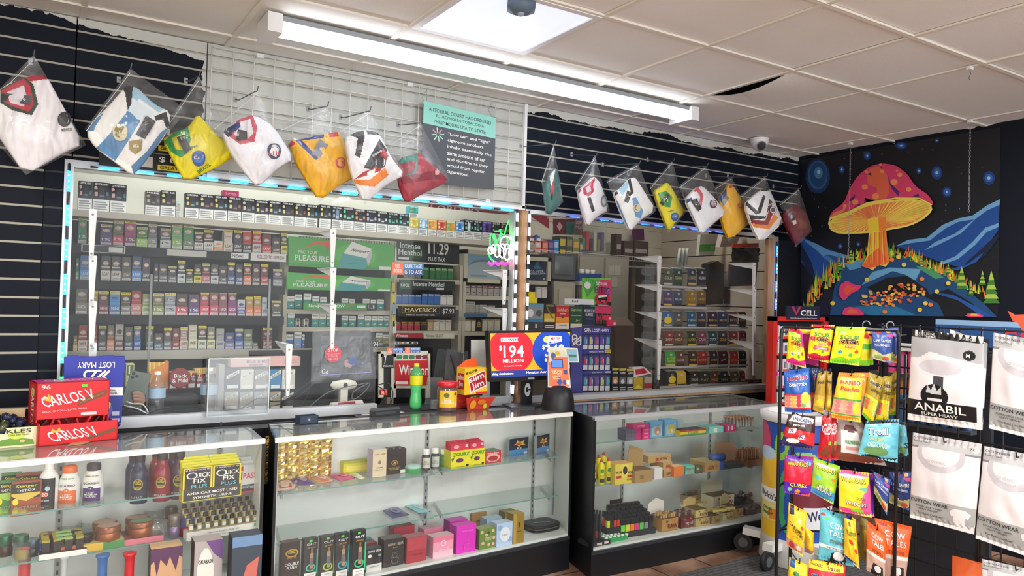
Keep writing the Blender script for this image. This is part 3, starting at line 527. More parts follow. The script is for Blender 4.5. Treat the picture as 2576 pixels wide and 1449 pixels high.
def poster_new(y0,y1,label,Yp):
 q_=[(88-18*(y0 > 700),y1[0]),(1000-8*(y0 > 700),y1[1]),(1010-10*(y0 > 700),y0+77-22*(y0 > 700)),(88-15*(y0 > 700),y0)]
 o_=flat('shelf_poster',Z5,Yp,q_,'4db548',[('r',0,0,1,.12,'3da03c'),('e',.62,.5,.2,.42,'63c552'),('p',[(.13,.62),(.24,.9),(.38,.95),(.38,.8),(.34,.6),(.33,.8),(.25,.8)],'f0562c'),
  ('p',[(.45,.02),(.49,.55),(.56,.6),(.72,.42),(.76,.35),(.72,.06),(.7,.0)],'3fa8a8'),('p',[(.5,.55),(.58,.99),(.77,.78),(.72,.42)],'f4f4f0'),('p',[(.77,.78),(.775,.5),(.74,.12),(.72,.42)],'c8d0d0'),('r',.85,.03,.97,.15,'e8f0e8')],label,'poster')
 m=MB();P_=[at(*Z5(*p),Y=Yp) for p in q_];o=P_[0];u=P_[1]-o;v=P_[3]-o;x=P_[2]-o-u-v
 m.art(lambda a,b_,l:u*a+v*b_+x*a*b_+Vector((0,-l,0)),[('t','FIND YOUR',.17,.5,.17,.11,'w'),('t','PLEASURE',.21,.3,.31,.2,'w'),('t','Newport',.66,.66,.17,.14,-14,'24302c'),('t','NEWPORT',.6,.2,.1,.03,'2a7070')],n0=9)
 m.build('lettering',o_)
poster_new(462,(722,765),'larger upper green FIND YOUR PLEASURE poster with tilted teal pack',YN-.13)
poster_new(775,(925,945),'smaller lower green FIND YOUR PLEASURE poster with tilted teal pack',YN-.125)
def mk_pack(body,top,txt,tc='w',band=.62):
 def f(m,w_,h_,d):
  m.box(-w_/2,0,0,w_/2,d,h_,[body,top,body,body,body,body]);g=fface(w_,h_)
  m.art(g,[('r',0,band,1,1,top),('r',0,band-.02,1,band,'c8b878')]);m.art(g,[('t',txt,.5,(1+band)/2,.8,.16,tc),('p',[(.2,.2),(.6,.34),(.8,.2),(.6,.24)],top)],n0=3)
 return f
def packs(fr,Y,base,spec,maker,label,grp,name='cigarette_pack',cat='cigarette pack',d=.022):
 r=[]
 for a,b_,yt in spec:r.append(goods(name,fr,Y,base,a,b_,yt,maker,label,cat,grp,d=d,key=grp))
 return r
NP=mk_pack('2f8f86','f0f2ec','Newport','24504c')
packs(Z5,YN,(500,1098),[(75,138,985),(142,205,968),(215,282,962),(292,355,985),(360,420,990),(545,606,1005),(612,664,1010),(730,790,1012),(795,852,1014),(857,915,1016)],NP,'teal and white cigarette pack on the upper green rack shelf behind the green strip','teal packs, upper shelf')
packs(Z5,YN,(500,1248),[(78,138,1125),(290,350,1135),(354,412,1138),(416,446,1140),(548,605,1155),(610,672,1158),(688,742,1150),(748,802,1155),(806,858,1158),(862,912,1160),(916,966,1162)],NP,'teal and white cigarette pack on the second shelf of the green poster rack','teal packs, second shelf')
for i,a in enumerate((150,220)):goods('pack_pusher',Z5,YN,(500,1248),a,a+42,1178,lambda m,w_,h_,d:(m.box(-w_/2,0,0,-w_/2+.006,d,h_,'c'),m.box(w_/2-.006,0,0,w_/2,d,h_,'c'),m.box(-w_/2,0,h_-.006,w_/2,d,h_,'c'),m.box(-w_/2+.006,0,.01,w_/2-.006,.01,h_*.6,'s')),'small clear pusher clip in the empty slots of the green poster rack','pusher clip','pusher clips in the empty slots')
goods('cigarette_pack',Z4,YN,(1990,607),1928,1992,490,mk_pack('4a7ab8','f0f2ec','Newport','24504c'),'darker blue and white cigarette pack on the lowest shelf left of the monitor','cigarette pack',d=.022)
goods('cigarette_pack',Z4,YN,(1990,607),1997,2062,470,mk_pack('8ab0e0','f0f2ec','Newport','24504c'),'taller light blue and white cigarette pack on the lowest shelf left of the monitor','cigarette pack',d=.022)
goods('cigarette_pack',Z4,YN,(1990,607),2066,2090,490,mk_pack('3a6ad0','f0f2ec','N','24504c'),'half hidden strong blue cigarette pack touching the plastic covered monitor','cigarette pack',d=.022)
packs(Z5,YN,(900,1400),[(845,903,1305),(908,965,1320)],mk_pack('8a8440','f0f2ec','Newport','24504c'),'olive and white cigarette pack right of the monitor top','olive packs')
flat('price_strip',Z5,YN-.111,[(218,1098),(845,1105),(845,1048),(218,1040)],'2f9a3c',[('t','Newport on NOW!',.32,.5,.5,.6,'w'),('p',[(.58,.4),(.66,.8),(.7,.7),(.62,.5)],'f0562c'),('r',.73,.3,.85,.7,'e8f0e8'),('r',.87,-.1,1,1.05,'k'),('t','11.18',.935,.5,.09,.6,'w')],'green shelf strip with a black price end','price strip')
flat('price_tag',Z5,YN-.111,[(820,1425),(910,1425),(910,1375),(820,1375)],'k',[('t','94',.3,.5,.5,.8,'w'),('t','SPECIAL\nPRICE',.8,.5,.35,.5,'q')],'black 94 price tag right of the plastic covered monitor','price tag')
# second rack
t=thing('cigarette_rack','cream framed rack with black menthol and price boards','shelf rack',(0,YN+.1,.8))
xa,xb=A(Z5,1010,900).x,A(Z5,1582,900).x
zk=[A(Z5,1300,y).z for y in (835,1058,1285)]
rackbody(t,xa,xb,zk,A(Z5,1300,700).z,YN)
flat('menthol_poster',Z5,YN-.116,[(1030,672),(1280,690),(1280,515),(1030,495)],'24382f',[('e',.6,.4,.3,.3,'3a5a40'),('t','Intense\nMenthol',.45,.6,.8,.62,'e8f0ea'),('r',.05,.06,.42,.18,'e8e8e0')],'dark green Intense Menthol poster beside the 11.29 price board','poster')
flat('price_board',Z5,YN-.116,[(1282,690),(1572,708),(1572,530),(1282,512)],'1c1f24',[('t','11.29',.37,.7,.6,.56,'w'),('t','PLUS TAX',.32,.18,.5,.2,'w')],'black price board reading 11.29 PLUS TAX','price board')
def task(fr,Y,q_,label):flat('age_check_sticker',fr,Y,q_,'1c4a8a',[('r',0,0,.36,1,'f0682c'),('r',.36,.5,1,1,'3a8ad0'),('t','WE ID\nUNDER 30',.18,.5,.26,.7,'w'),('t','OUR TASK',.68,.73,.56,.34,'w'),('t','IS TO ASK',.68,.26,.56,.34,'w')],label,'sticker',.002)
task(Z5,WY+.016,[(985,795),(1260,803),(1260,698),(985,688)],'largest orange and blue OUR TASK IS TO ASK sticker, under the menthol poster')
task(N1,WY+.016,[(973,890),(1014,889),(1014,875),(973,875)],'left small OUR TASK IS TO ASK sticker on the top of the red cigarette stand')
task(N1,WY+.016,[(1018,889),(1057,888),(1057,874),(1018,874)],'right small OUR TASK IS TO ASK sticker on the top of the red cigarette stand')
flat('price_strip',Z5,YN-.111,[(1050,925),(1530,935),(1535,858),(1052,838)],'10201c',[('r',.02,.05,.2,.95,'1f5a3c'),('t','KOOL',.1,.45,.15,.3,'w'),('t','Intense Menthol',.52,.62,.56,.46,'e0f0e8'),('r',.66,.05,.8,.25,'e8e8e8')],'black and green menthol strip across the second rack','price strip')
flat('price_strip',Z5,YN-.111,[(1040,1158),(1535,1165),(1540,1075),(1042,1066)],'17181a',[('r',.06,.32,.72,.96,'b89a50'),('r',.07,.36,.71,.92,'17181a'),('t','MAVERICK',.39,.63,.56,.36,'e8d8a0'),('t','AMERICAN QUALITY. RICH TASTE.',.38,.14,.5,.16,'w'),('t','$7.93',.87,.52,.21,.56,'e8e8e4')],'black gold lettered strip priced $7.93','price strip')
flat('price_strip',Z5,YN-.111,[(1012,1348),(1252,1350),(1252,1305),(1012,1303)],'b02838',[('t','Winston',.24,.5,.42,.6,'w')],'red shelf strip low on the second rack','price strip')
flat('price_strip',Z5,YN-.111,[(1262,1352),(1528,1352),(1528,1306),(1262,1302)],'d8d4c0',[('t','Winston SELECT',.35,.5,.58,.5,'4a4a40')],'cream shelf strip right of the red one','price strip')
flat('card_logo_strip',Z5,YN-.111,[(1012,1402),(1212,1400),(1212,1378),(1012,1378)],'f2f2f0',[('r',.03,.15,.12,.85,'3a5ad0'),('e',.22,.5,.05,.35,'e04030'),('e',.27,.5,.05,.35,'e8a030'),('r',.36,.2,.5,.8,'8a90a0'),('r',.6,.2,.72,.8,'k'),('r',.8,.2,.95,.8,'e')],'white strip of payment card logos','strip')
GRN=mk_pack('2f7a44','3f9a54','KOOL','w',.8);BLU=mk_pack('2f6ab8','3a7ac8','KOOL','w',.8);WHT=mk_pack('e8e8e4','f0f0ec','Kool','5a6a7a',.8);RED=mk_pack('b83040','7a2a2a','MAV','e8c860',.7);TAN_=mk_pack('c8a880','d8b890','GOLD','7a5a30',.7)
bs=(1300,833)
packs(Z5,YN,bs,[(1085,1133,770),(1138,1186,772),(1190,1238,773)],mk_pack('8a8c88','9a9c98','K','e',.8),'grey cigarette pack on the top shelf under the menthol poster','grey packs under the menthol poster')
packs(Z5,YN,bs,[(1255,1305,735),(1310,1358,742),(1362,1411,744),(1415,1463,746),(1468,1516,748)],GRN,'green cigarette pack on the top shelf of the second rack','green packs')
bs=(1300,1056);packs(Z5,YN,bs,[(1020,1070,970),(1075,1129,968),(1132,1185,970),(1188,1240,968),(1245,1295,962),(1298,1349,960),(1352,1401,960)],BLU,'blue cigarette pack on the middle shelf of the second rack','blue packs')
packs(Z5,YN,bs,[(1406,1459,975),(1463,1513,975)],WHT,'white cigarette pack right of the blue packs on the middle shelf','white packs beside the blue ones')
bs=(1300,1283);packs(Z5,YN,bs,[(1022,1063,1205),(1068,1118,1203),(1124,1174,1203),(1180,1230,1203)],RED,'red cigarette pack under the strip priced $7.93','red packs')
packs(Z5,YN,bs,[(1236,1291,1203)],mk_pack('24262c','1c1c22','NOW','e8d040',.7),'black cigarette pack between red and tan packs',None)
packs(Z5,YN,bs,[(1294,1341,1188)],TAN_,'tan cigarette pack right of the black one under the strip priced $7.93',None)
packs(Z5,YN,bs,[(1344,1396,1188),(1398,1448,1190),(1451,1501,1190)],mk_pack('d4d0c0','e4e0d4','MAV','8a8470',.7),'cream cigarette pack at the right end under the strip priced $7.93','cream packs')
# hanging key tags between the racks
for i,(a,b_,c) in enumerate(((1000,890,'c8a850'),(1000,985,'d8c840'),(1010,1080,'8aa8c0'),(1000,1180,'c8b860'),(1010,1240,'d8d8d4'))):
 q=A(Z5,a,b_,YN-.14);o=MB().box(-.012,0,-.05,.012,.003,.03,c).lathe([(.006,0),(.003,-.003)],'s',z=.02,axis='y',seg=8).build('hang_tag',loc=q);tag(o,'%s hang tag, %s from the top in the string between the two racks' % (cname(c),ORD[i]),'tag','hang tags between the racks')
# right cabinet of the left window: framed advert and packs
t=thing('framed_advert','cream framed advert box with misty blue picture behind the neon pineapple','advert',A(Z5,1610,862,YN));q=A(Z5,1965,600,YN)-A(Z5,1610,862,YN)
m=MB();fw=.03
for r_ in ((0,0,q.x,fw),(0,q.z-fw,q.x,q.z),(0,0,fw,q.z),(q.x-fw,0,q.x,q.z)):m.box(r_[0],0,r_[1],r_[2],.09,r_[3],'d8d2b8')
m.build('frame',t);m=MB().box(fw,.02,fw,q.x-fw,.09,q.z-fw,'8ab0c8');m.art(plane_fn((fw,.02,fw),(q.x-2*fw,0,0),(0,0,q.z-2*fw)),[('r',0,0,1,.5,'a8bcc4'),('e',.5,.5,.42,.3,'6a8ca8'),('e',.5,.42,.44,.3,'a8bcc4'),('r',.12,.08,.62,.16,'8a9aa0')]);m.build('picture',t)
t=thing('cigarette_rack','narrow dark rack of pale packs under the framed advert','shelf rack',(0,YN+.1,.8));xa,xb=A(Z5,1612,900).x,A(Z5,2020,900).x
zs=[A(Z5,1800,y).z for y in (980,1130,1290)];rackbody(t,xa,xb,zs,A(Z5,1800,866).z,YN)
packs(Z5,YN,(1800,978),[(1616,1664,885),(1670,1716,885),(1722,1766,887),(1770,1816,888),(1822,1866,895),(1872,1918,895),(1924,1960,897)],mk_pack('b0aca8','6a3a40','select','w',.7),'grey pack with maroon top under the framed advert','maroon topped packs')
packs(Z5,YN,(1800,1128),[(1616,1706,1030),(1712,1738,1060),(1745,1810,1060),(1815,1880,1065)],mk_pack('a8a8a4','c0c0bc','blend','e',.7),'pale grey carton on the second shelf under the framed advert','pale cartons')
flat('price_strip',Z5,YN-.111,[(1612,1165),(1815,1165),(1815,1135),(1612,1132)],'3a6a8a',[],'plain blue shelf strip on the narrow rack','price strip')
packs(Z5,YN,(1800,1288),[(1614,1670,1188),(1676,1712,1190),(1770,1815,1182),(1820,1868,1182),(1873,1928,1185)],mk_pack('e4dfd2','d8c890','gold','8a7a40',.9),'white carton with gold trim on the bottom shelf near the wooden post','gold trimmed cartons')
goods('carton',Z5,YN,(1800,1288),1716,1766,1190,lambda m,a,h,d:(m.box(-a/2,0,0,a/2,d,h,'1c1c1c'),m.art(fface(a,h),[('e',.5,.6,.36,.24,'c8b050'),('e',.5,.6,.26,.17,'1c1c1c'),('e',.5,.6,.16,.1,'c8b050')])),'black carton with a round gold emblem between gold trimmed cartons','carton')
# neon pineapple sign
t=thing('neon_sign','neon sign of green leaves, white loops and pink bar hanging at the wooden post','neon sign',A(Z5,1930,700,WY+.06));NG=mat('20e040',.3,0,2.6);NW=mat('f0f0ff',.3,0,2.4);NPK=mat('ff2080',.3,0,2.8)
o=A(Z5,1930,700,WY+.06)
def nt(pts,c,nm,r=.004):MB().tube([A(Z5,*p,WY+.06)-o for p in pts],r,c,6).build(nm,t)
for p in ([(1960,460),(1975,400),(2000,325),(2010,400),(2012,470)],[(1840,590),(1838,480),(1850,440),(1880,500),(1890,560)],[(1880,420),(1915,420),(1930,400),(1925,480)],[(1905,500),(1940,440),(1985,470),(1995,560)],[(1820,610),(1845,660),(1870,680)],[(1990,680),(2020,640),(2035,600)],[(1870,440),(1900,520),(1910,580)]):nt(p,NG,'leaf_tube')
def loop(cx,cy,rx,ry):return [(cx+rx*cos(2*pi*k/14),cy+ry*sin(2*pi*k/14)) for k in range(15)]
for p in (loop(1975,520,50,55),loop(1945,590,30,60),loop(1900,590,26,55),loop(1985,600,30,70),loop(1845,585,24,30),loop(1868,575,20,36),loop(2020,610,20,40)):nt(p,NW,'loop_tube')
nt([(1825,690),(1850,712),(1880,688),(1910,712),(1940,688),(1970,712),(2000,688),(2035,705)],NPK,'letter_tube',.008);nt([(1830,700),(2035,700)],NPK,'letter_tube',.006)
flat('hanging_tag',Z5,WY+.05,[(1950,905),(2015,905),(2020,755),(1960,755)],'17302c',[('e',.5,.8,.25,.13,'3a5a50'),('r',.2,.45,.8,.5,'q'),('t','SPLASH',.5,.6,.7,.08,'q')],'dark green bottle shaped tag hanging under the neon sign','tag')
# ---------------------------------------------------------------- things on the clerk counter, left to right
CZT=.80
YC=3.98
def stand(name,fr,Y,x0,x1,yt,maker,label,cat,d=.06,grp=None,z=CZT,key=None):return goods(name,fr,Y,(x0,0),x0,x1,yt,maker,label,cat,grp,d=d,z=z,key=key)
def fix(o,fr,x0,x1,y,Y):# width from the level given
 pass
def plain(c,cmds=(),side=None):
 def f(m,a,h,d):m.box(-a/2,0,0,a/2,d,h,[side or c,side or c,c,c,side or c,side or c]);m.art(fface(a,h),list(cmds))
 return f
ZL=CZT
goods('pouch_box',Z4,4.05,(570,940),535,610,745,plain('c8cc90',[('r',.1,.5,.9,.95,'5a6a40'),('r',.3,.55,.5,.9,'e8e8c0'),('r',.1,.1,.9,.3,'e0e0c8')]),'pale green pouch box beside the held phone','box')
flat('paper_card',Z4,4.12,[(610,900),(700,900),(712,838),(612,838)],'d8d8d0',[],'white card leaning behind the phone','card')
t=thing('cigar_display','orange carton full of gold wrapped cigars behind the water bottle','display box',at(*Z4(825,960),Y=4.1));o=at(*Z4(825,960),Y=4.1)
P_=[at(*Z4(*p),Y=4.1)-o for p in ((815,960),(908,962),(914,722),(748,820),(745,960))];MB().prism(P_,(0,.08,0),'e08a30').build('carton',t)
for k in range(8):a=at(*Z4(748+k*20,730),Y=4.13)-o;MB().tube([a,a+Vector((.004,0,-.11))],.007,'c89a48' if k % 2 else 'e0bc70',6).build('cigar',t)
RB='8a1f28'
for i,(a,b_,yt) in enumerate(((912,985,815),(990,1068,828),(1073,1145,822),(1150,1215,825),(1320,1345,820))):
 goods('cigar_box',Z4,4.1,(1100,955),a,b_,yt,lambda m,w_,h_,d:(m.box(-w_/2,0,0,w_/2,d,h_*.9,RB),m.box(-w_/2+.005,.01,h_*.9,w_/2-.005,d-.01,h_,'c8a850'),m.art(fface(w_,h_),[('t','Black\n& Mild',.5,.62,.8,.34,'w'),('r',.1,.04,.9,.28,'w'),('r',.3,.78,.5,.95,'y')])),'dark red cigar box in the row beside the water bottles','cigar box','red cigar boxes on the clerk counter',key='bm%d' % (i % 2))
goods('gold_tips_tray',Z4,4.16,(1200,830),1135,1330,785,plain('c8a858',[('r',.1*k,0,.1*k+.04,1,'e8d8a0') for k in range(10)]),'tray of gold tipped cigars above the red boxes','tray')
m=MB();q=at(*Z4(1008,955),Y=4.03);m.lathe([(.047,0),(.05,.006),(.05,.012),(.0,.012)],RB,axis='y',seg=24);m.art(plane_fn((-.04,-.0003,-.03),(.08,0,0),(0,0,.06)),[('t','Black\n& Mild',.5,.5,.9,.7,'w')]);tag(m.build('round_sign',loc=q+Vector((0,0,.05))),'round dark red sign in front of the cigar boxes','sign')
WAT=glassy('water_bottle_plastic',(.93,.96,.97),.05,rough=.04,boost=2.5)
def water(px,py_top,label):
 q=at(px,1020,Y=3.9);zt=at(px,py_top,Y=3.9).z;h=zt-CZT;t=thing('water_bottle',label,'bottle',(q.x,3.9,CZT),0,'water bottles behind the left window')
 k=h/.21;pr=[(.028,0),(.031,.01)]
 for i in range(7):pr +=[(.031,.02+i*.012),(.028,.026+i*.012)]
 pr +=[(.031,.105),(.031,.15),(.026,.165),(.013,.19),(.012,.2)]
 MB().lathe([(r*k*.98,z*k) for r,z in pr],WAT).build('body',t);MB().lathe([(.013*k,.2*k),(.013*k,.212*k),(.001,.213*k)],'w').build('cap',t);MB().lathe([(.0325*k,.108*k),(.0325*k,.148*k)],[mat('a8c4e0')],cap=0).build('label',t)
water(394,936,'clear water bottle with blue label in front of the orange cigar carton');water(524,927,'clear water bottle touching the left side of the acrylic box')
# hand with phone
t=thing('person','hand of a clerk holding a dark phone, seen low behind the left window','person',at(350,1010,Y=3.86));o=at(350,1010,Y=3.86)
SK,n,l,b=newmat('skin');b.inputs['Base Color'].default_value=(.42,.23,.15,1);b.inputs['Roughness'].default_value=.5;b.inputs['Subsurface Weight'].default_value=.1
def skin(name,chains,par):
 me=D.meshes.new(name);vs=[];es=[];rs=[]
 for ch in chains:
  for i,(p,r) in enumerate(ch):
   if i==0 and isinstance(p,int):last=p;continue
   vs.append(p);rs.append(r);
   if i > 0:es.append((last,len(vs)-1))
   last=len(vs)-1
 me.from_pydata([tuple(v) for v in vs],es,[]);ob=D.objects.new(name,me);C.objects.link(ob);ob.parent=par
 mo=ob.modifiers.new('s','SKIN');ob.modifiers.new('u','SUBSURF').levels=2;ob.modifiers[-1].render_levels=2;mo.use_smooth_shade=True
 for i,r in enumerate(rs):me.skin_vertices[0].data[i].radius=(r,r)
 me.skin_vertices[0].data[0].use_root=True;me.materials.append(SK);return ob
hp=lambda x,y,dy=0:at(*Z4(x,y),Y=3.86+dy)-o
ch=[[(hp(430,1130,.1),.026),(hp(520,1090,.05),.024),(hp(590,1062,.01),.026),(hp(650,1050),.024)]]
for i,(p1,p2,p3) in enumerate((((680,1010),(640,990),(590,998)),((690,1035),(645,1020),(592,1024)),((690,1062),(645,1052),(598,1052)),((680,1090),(640,1085),(602,1080)))):ch.append([(3,0),(hp(*p1,-.005),.0105),(hp(*p2,-.022),.0095),(hp(*p3,-.024),.0085)])
ch.append([(2,0),(hp(610,1015,.02),.012),(hp(650,985,.024),.0105),(hp(680,960,.022),.009)])
skin('hand',ch,t)
t=thing('phone','grey green phone with three camera lenses held in a hand','phone',at(*Z4(630,985),Y=3.855));t.rotation_euler=(0,radians(14),0)
w_,h_=.044,.082
MB().box(-w_,0,-h_,w_,.008,h_,'5a665c').build('body',t);m=MB().box(-w_+.004,-.002,h_-.042,-w_+.04,0,h_-.004,'6a766c')
m.build('camera_bump',t)
for x,z in ((.013,.013),(.013,.031),(.03,.022)):MB().lathe([(.0075,0),(.0075,-.002),(.005,-.0025),(.001,-.0025)],'k',x=-w_+x,y=-.002,z=h_-z,axis='y',seg=14).build('lens',t)
t.location.z +=.01
# black mild display: two rows of cartons under a pink header
t=thing('cigar_display','display wall of cigar cartons under a pale pink header','display',at(*Z4(1330,1140),Y=4.02));o=at(*Z4(1330,1140),Y=4.02)
dd=lambda x,y:at(*Z4(x,y),Y=4.02)-o
def dcard(a,b_,c,d_,col,cmds,nm,dy=0,th=.07):
 p0,p1=dd(a,d_),dd(b_,c);m=MB().box(p0.x,dy,p0.z,p1.x,dy+th,p1.z,col);m.art(plane_fn((p0.x,dy,p0.z),(p1.x-p0.x,0,0),(0,0,p1.z-p0.z)),cmds);m.build(nm,t)
dcard(1450,2055,680,772,'e8b8b4',[('t','Black & Mild',.38,.55,.32,.34,'7a5a6a'),('r',.25,.1,.45,.25,'a88890'),('r',.74,.25,.95,.75,'e0aca8')],'header')
dcard(1335,1398,750,1145,'a8a8a4',[],'side_panel')
for (a,b_),c1 in zip(((1405,1530),(1533,1652),(1655,1785),(1789,1890),(1893,2010)),('1c2028','d8d4c8','8a8078','3f86b8','d0d0c4')):dcard(a,b_,790,965,c1,[('p',[(.04,.5),(.04,.68),(.96,.98),(.96,.8)],'ecece4'),('t','Black & Mild',.5,.74,.7,.14,18,'e'),('r',.1,.05,.9,.22,'ecece8')],'carton')
for (a,b_),c1 in zip(((1395,1518),(1525,1645),(1650,1768),(1790,1885),(1888,2000)),('b0a898','9a958c','98a0a4','a89f90','30343a')):dcard(a,b_,982,1145,c1,[('p',[(.04,.5),(.04,.68),(.96,.98),(.96,.8)],'dcdcd4'),('t','Black & Mild',.5,.74,.7,.14,18,'e'),('r',.1,.05,.9,.22,'dcdcd8')],'carton')
# clear acrylic box on the ledge
t=thing('acrylic_box','clear acrylic box with frosted edges standing on the ledge before the cartons','box',at(*Z4(1245,1205),Y=WY-.06));q=at(*Z4(1790,690),Y=WY-.06)-at(*Z4(1245,1205),Y=WY-.06)
m=MB()
for b_ in ((0,0,0,q.x,.003,q.z),(0,0,0,.003,.055,q.z),(q.x-.003,0,0,q.x,.055,q.z),(0,0,q.z-.003,q.x,.055,q.z)):m.box(*b_,CLR)
m.build('panel',t);m=MB()
for a,b_ in (((0,0,0),(0,0,q.z)),((0,0,q.z),(q.x,0,q.z)),((q.x,0,q.z),(q.x,0,0)),((0,0,0),(q.x,0,0))):m.bar(a,b_,.005,.005,mat('d0d8d8',.2))
m.build('frosted_edge',t)
# printers, dark machines behind the glass
t=thing('receipt_printer','black machine low behind the glass between the bottles','machine',(at(*Z4(1060,0),Y=4.0).x,4.0,CZT));MB().box(-.14,-.05,0,.12,.1,.06,'24272c').build('base',t);MB().box(-.11,-.03,.06,.07,.09,.12,'1a1c20').build('lid',t);m=MB()
for k in range(14):m.tube([(.01+k*.008,-.07+.006*cos(a*pi/3),.012+.006*sin(a*pi/3)) for a in range(7)],.0012,'k',4)
m.build('coiled_cord',t)
# cables
def cable(pts,r,lab,fr=N1,Y=WY-.015,c='k',name='cable'):
 P_=[at(*fr(p[0],p[1]),Y=p[2] if len(p) > 2 else Y) for p in pts];Q=[]
 for i in range(len(P_)-1):
  p0,p1,p2,p3=P_[max(i-1,0)],P_[i],P_[i+1],P_[min(i+2,len(P_)-1)]
  for s in range(5):u=s/5;Q.append(.5*((2*p1)+(p2-p0)*u+(2*p0-5*p1+4*p2-p3)*u*u+(3*p1-p0-3*p2+p3)*u**3))
 Q.append(P_[-1]);o=Q[0];return tag(MB().tube([p-o for p in Q],r,c,6).build(name,loc=o),lab,'cable')
YB=WY+.04
cable([(312,1020,YB),(345,1028,YB),(372,1040,YB),(360,1018,YB),(335,1016,YB),(318,1010,YB)],.003,'white and grey cable loop lying behind the glass beside the hand',c='q')
cable([(314,1028,YB),(360,1040,YB),(400,1030,YB),(425,1025,YB),(445,1042,YB)],.003,'black cable arching under the water bottle')
cable([(545,1036,YB),(600,1030,YB),(650,1002,YB),(690,1010,YB),(745,1000,YB),(790,965,YB)],.003,'black cable rising from the cartons to the monitor')
cable([(560,1042,YB),(640,1020,YB),(700,1018,YB),(760,975,YB),(782,962,YB),(770,1000,YB),(752,1030,YB)],.0025,'dark cable looping below the covered monitor left side')
cable([(780,1022,YB),(830,985,YB),(900,968,YB),(930,965,YB),(912,990,YB),(888,1005,YB),(890,985,YB),(925,965,YB)],.0025,'thin grey cable looped under the covered monitor right side',c='e')
cable([(952,968),(975,965,WY-.03),(988,985,WY-.1),(985,1010,WY-.14),(976,1030,3.57)],.003,'black cord running out of the glass opening to the card reader')
cable([(952,972,YB),(968,985,YB),(966,1005,YB),(955,1018,YB)],.003,'short black cord hanging inside the opening')
# plastic wrapped monitor
t=thing('cash_register_screen','dark register monitor wrapped in clear plastic with a red STOP sticker','monitor',at(*N1(864,895),Y=3.95));o=at(864,895,Y=3.95);e_=lambda x,y,dy=0:at(x,y,Y=3.95)-o+Vector((0,dy,0))
MB().prism([e_(785,958),(e_(948,950)),e_(932,832),e_(790,834)],(0,.03,0),'2a2e36').build('housing',t)
m=MB().prism([e_(806,945,-.002),e_(934,937,-.002),e_(928,846,-.002),e_(808,846,-.002)],(0,.002,0),'4c5057');P_=[e_(806,945,-.003),e_(934,937,-.003),e_(928,846,-.003),e_(808,846,-.003)]
u,v=P_[1]-P_[0],P_[3]-P_[0];fn=lambda a,b_,l:P_[0]+u*a+v*b_+Vector((0,-l,0))
m.art(fn,[('r',0,0,1,.02,'8a7ad0'),('e',.5,.28,.05,.1,'c8a0a0'),('e',.56,.26,.05,.1,'c8a0a0'),('p',[(.5,.3),(.62,.5),(.74,.3),(.66,.18)],'3a5a9a'),('t','Ge',.08,.1,.13,.12,'w'),('r',.78,.15,.95,.28,'5a5e68')]);m.build('screen',t)
m=MB();c0=at(838,890,Y=3.93)-o;R_=.043
pts=[c0+Vector((R_*1.12*cos(pi/8+k*pi/4),0,R_*sin(pi/8+k*pi/4)*1.05)) for k in range(8)];m.prism(pts,(0,.002,0),'e8506a');m.prism([c0+(p-c0)*.9-Vector((0,.0006,0)) for p in pts],(0,.001,0),'e03a54')
m.art(plane_fn(c0-Vector((.045,.001,.045)),(.09,0,0),(0,0,.09)),[('t','STOP',.5,.72,.6,.2,'w'),('t',"DON'T GET RIPPED OFF\nBY CREDIT CARD\nPROCESSING FEES",.5,.43,.84,.25,'f8b0b8'),('t','NRS PAY',.5,.2,.6,.12,'f8c8d0')],n0=2);m.build('stop_sticker',t)
def wrapfn(a,b_):
 p=e_(780,965,-.012)*(1-a)*(1-b_)+e_(955,952,-.012)*a*(1-b_)+e_(938,826,-.012)*a*b_+e_(784,829,-.012)*(1-a)*b_
 return p+Vector((0,-.006*noise.noise(Vector((a*5,b_*5,2))),0))
m=MB();n_=14;m.add([wrapfn(i/n_,j/n_) for j in range(n_+1) for i in range(n_+1)],[(j*(n_+1)+i,j*(n_+1)+i+1,(j+1)*(n_+1)+i+1,(j+1)*(n_+1)+i) for j in range(n_) for i in range(n_)],BAG,1);m.build('plastic_wrap',t)
MB().box(-.03,.03,CZT-o.z+.0,.03,.06,0,'1c1e22').build('stand',t);MB().box(-.12,-.02,CZT-o.z,.12,.1,CZT-o.z+.02,'1c1e22').build('base',t)
t=thing('barcode_scanner','white rounded barcode scanner under the wrapped monitor','scanner',at(865,968,Y=3.86));MB().lathe([(.001,-.075),(.02,-.06),(.026,-.02),(.028,.02),(.02,.06),(.001,.075)],'d8d4c8',axis='x',seg=20).build('body',t);MB().lathe([(.013,-.027),(.008,-.03),(.001,-.03)],'k',axis='y',seg=16).build('lens',t);MB().box(-.02,-.01,.8-t.location.z,.02,.02,-.02,'d8d4c8').build('stand',t)
m=MB().box(-.24,0,0,.2,.02,.32,'17191e');tag(m.build('black_partition',loc=(at(700,900,Y=4.15).x+.1,4.2,CZT)),'black panel standing behind the wrapped monitor','panel')
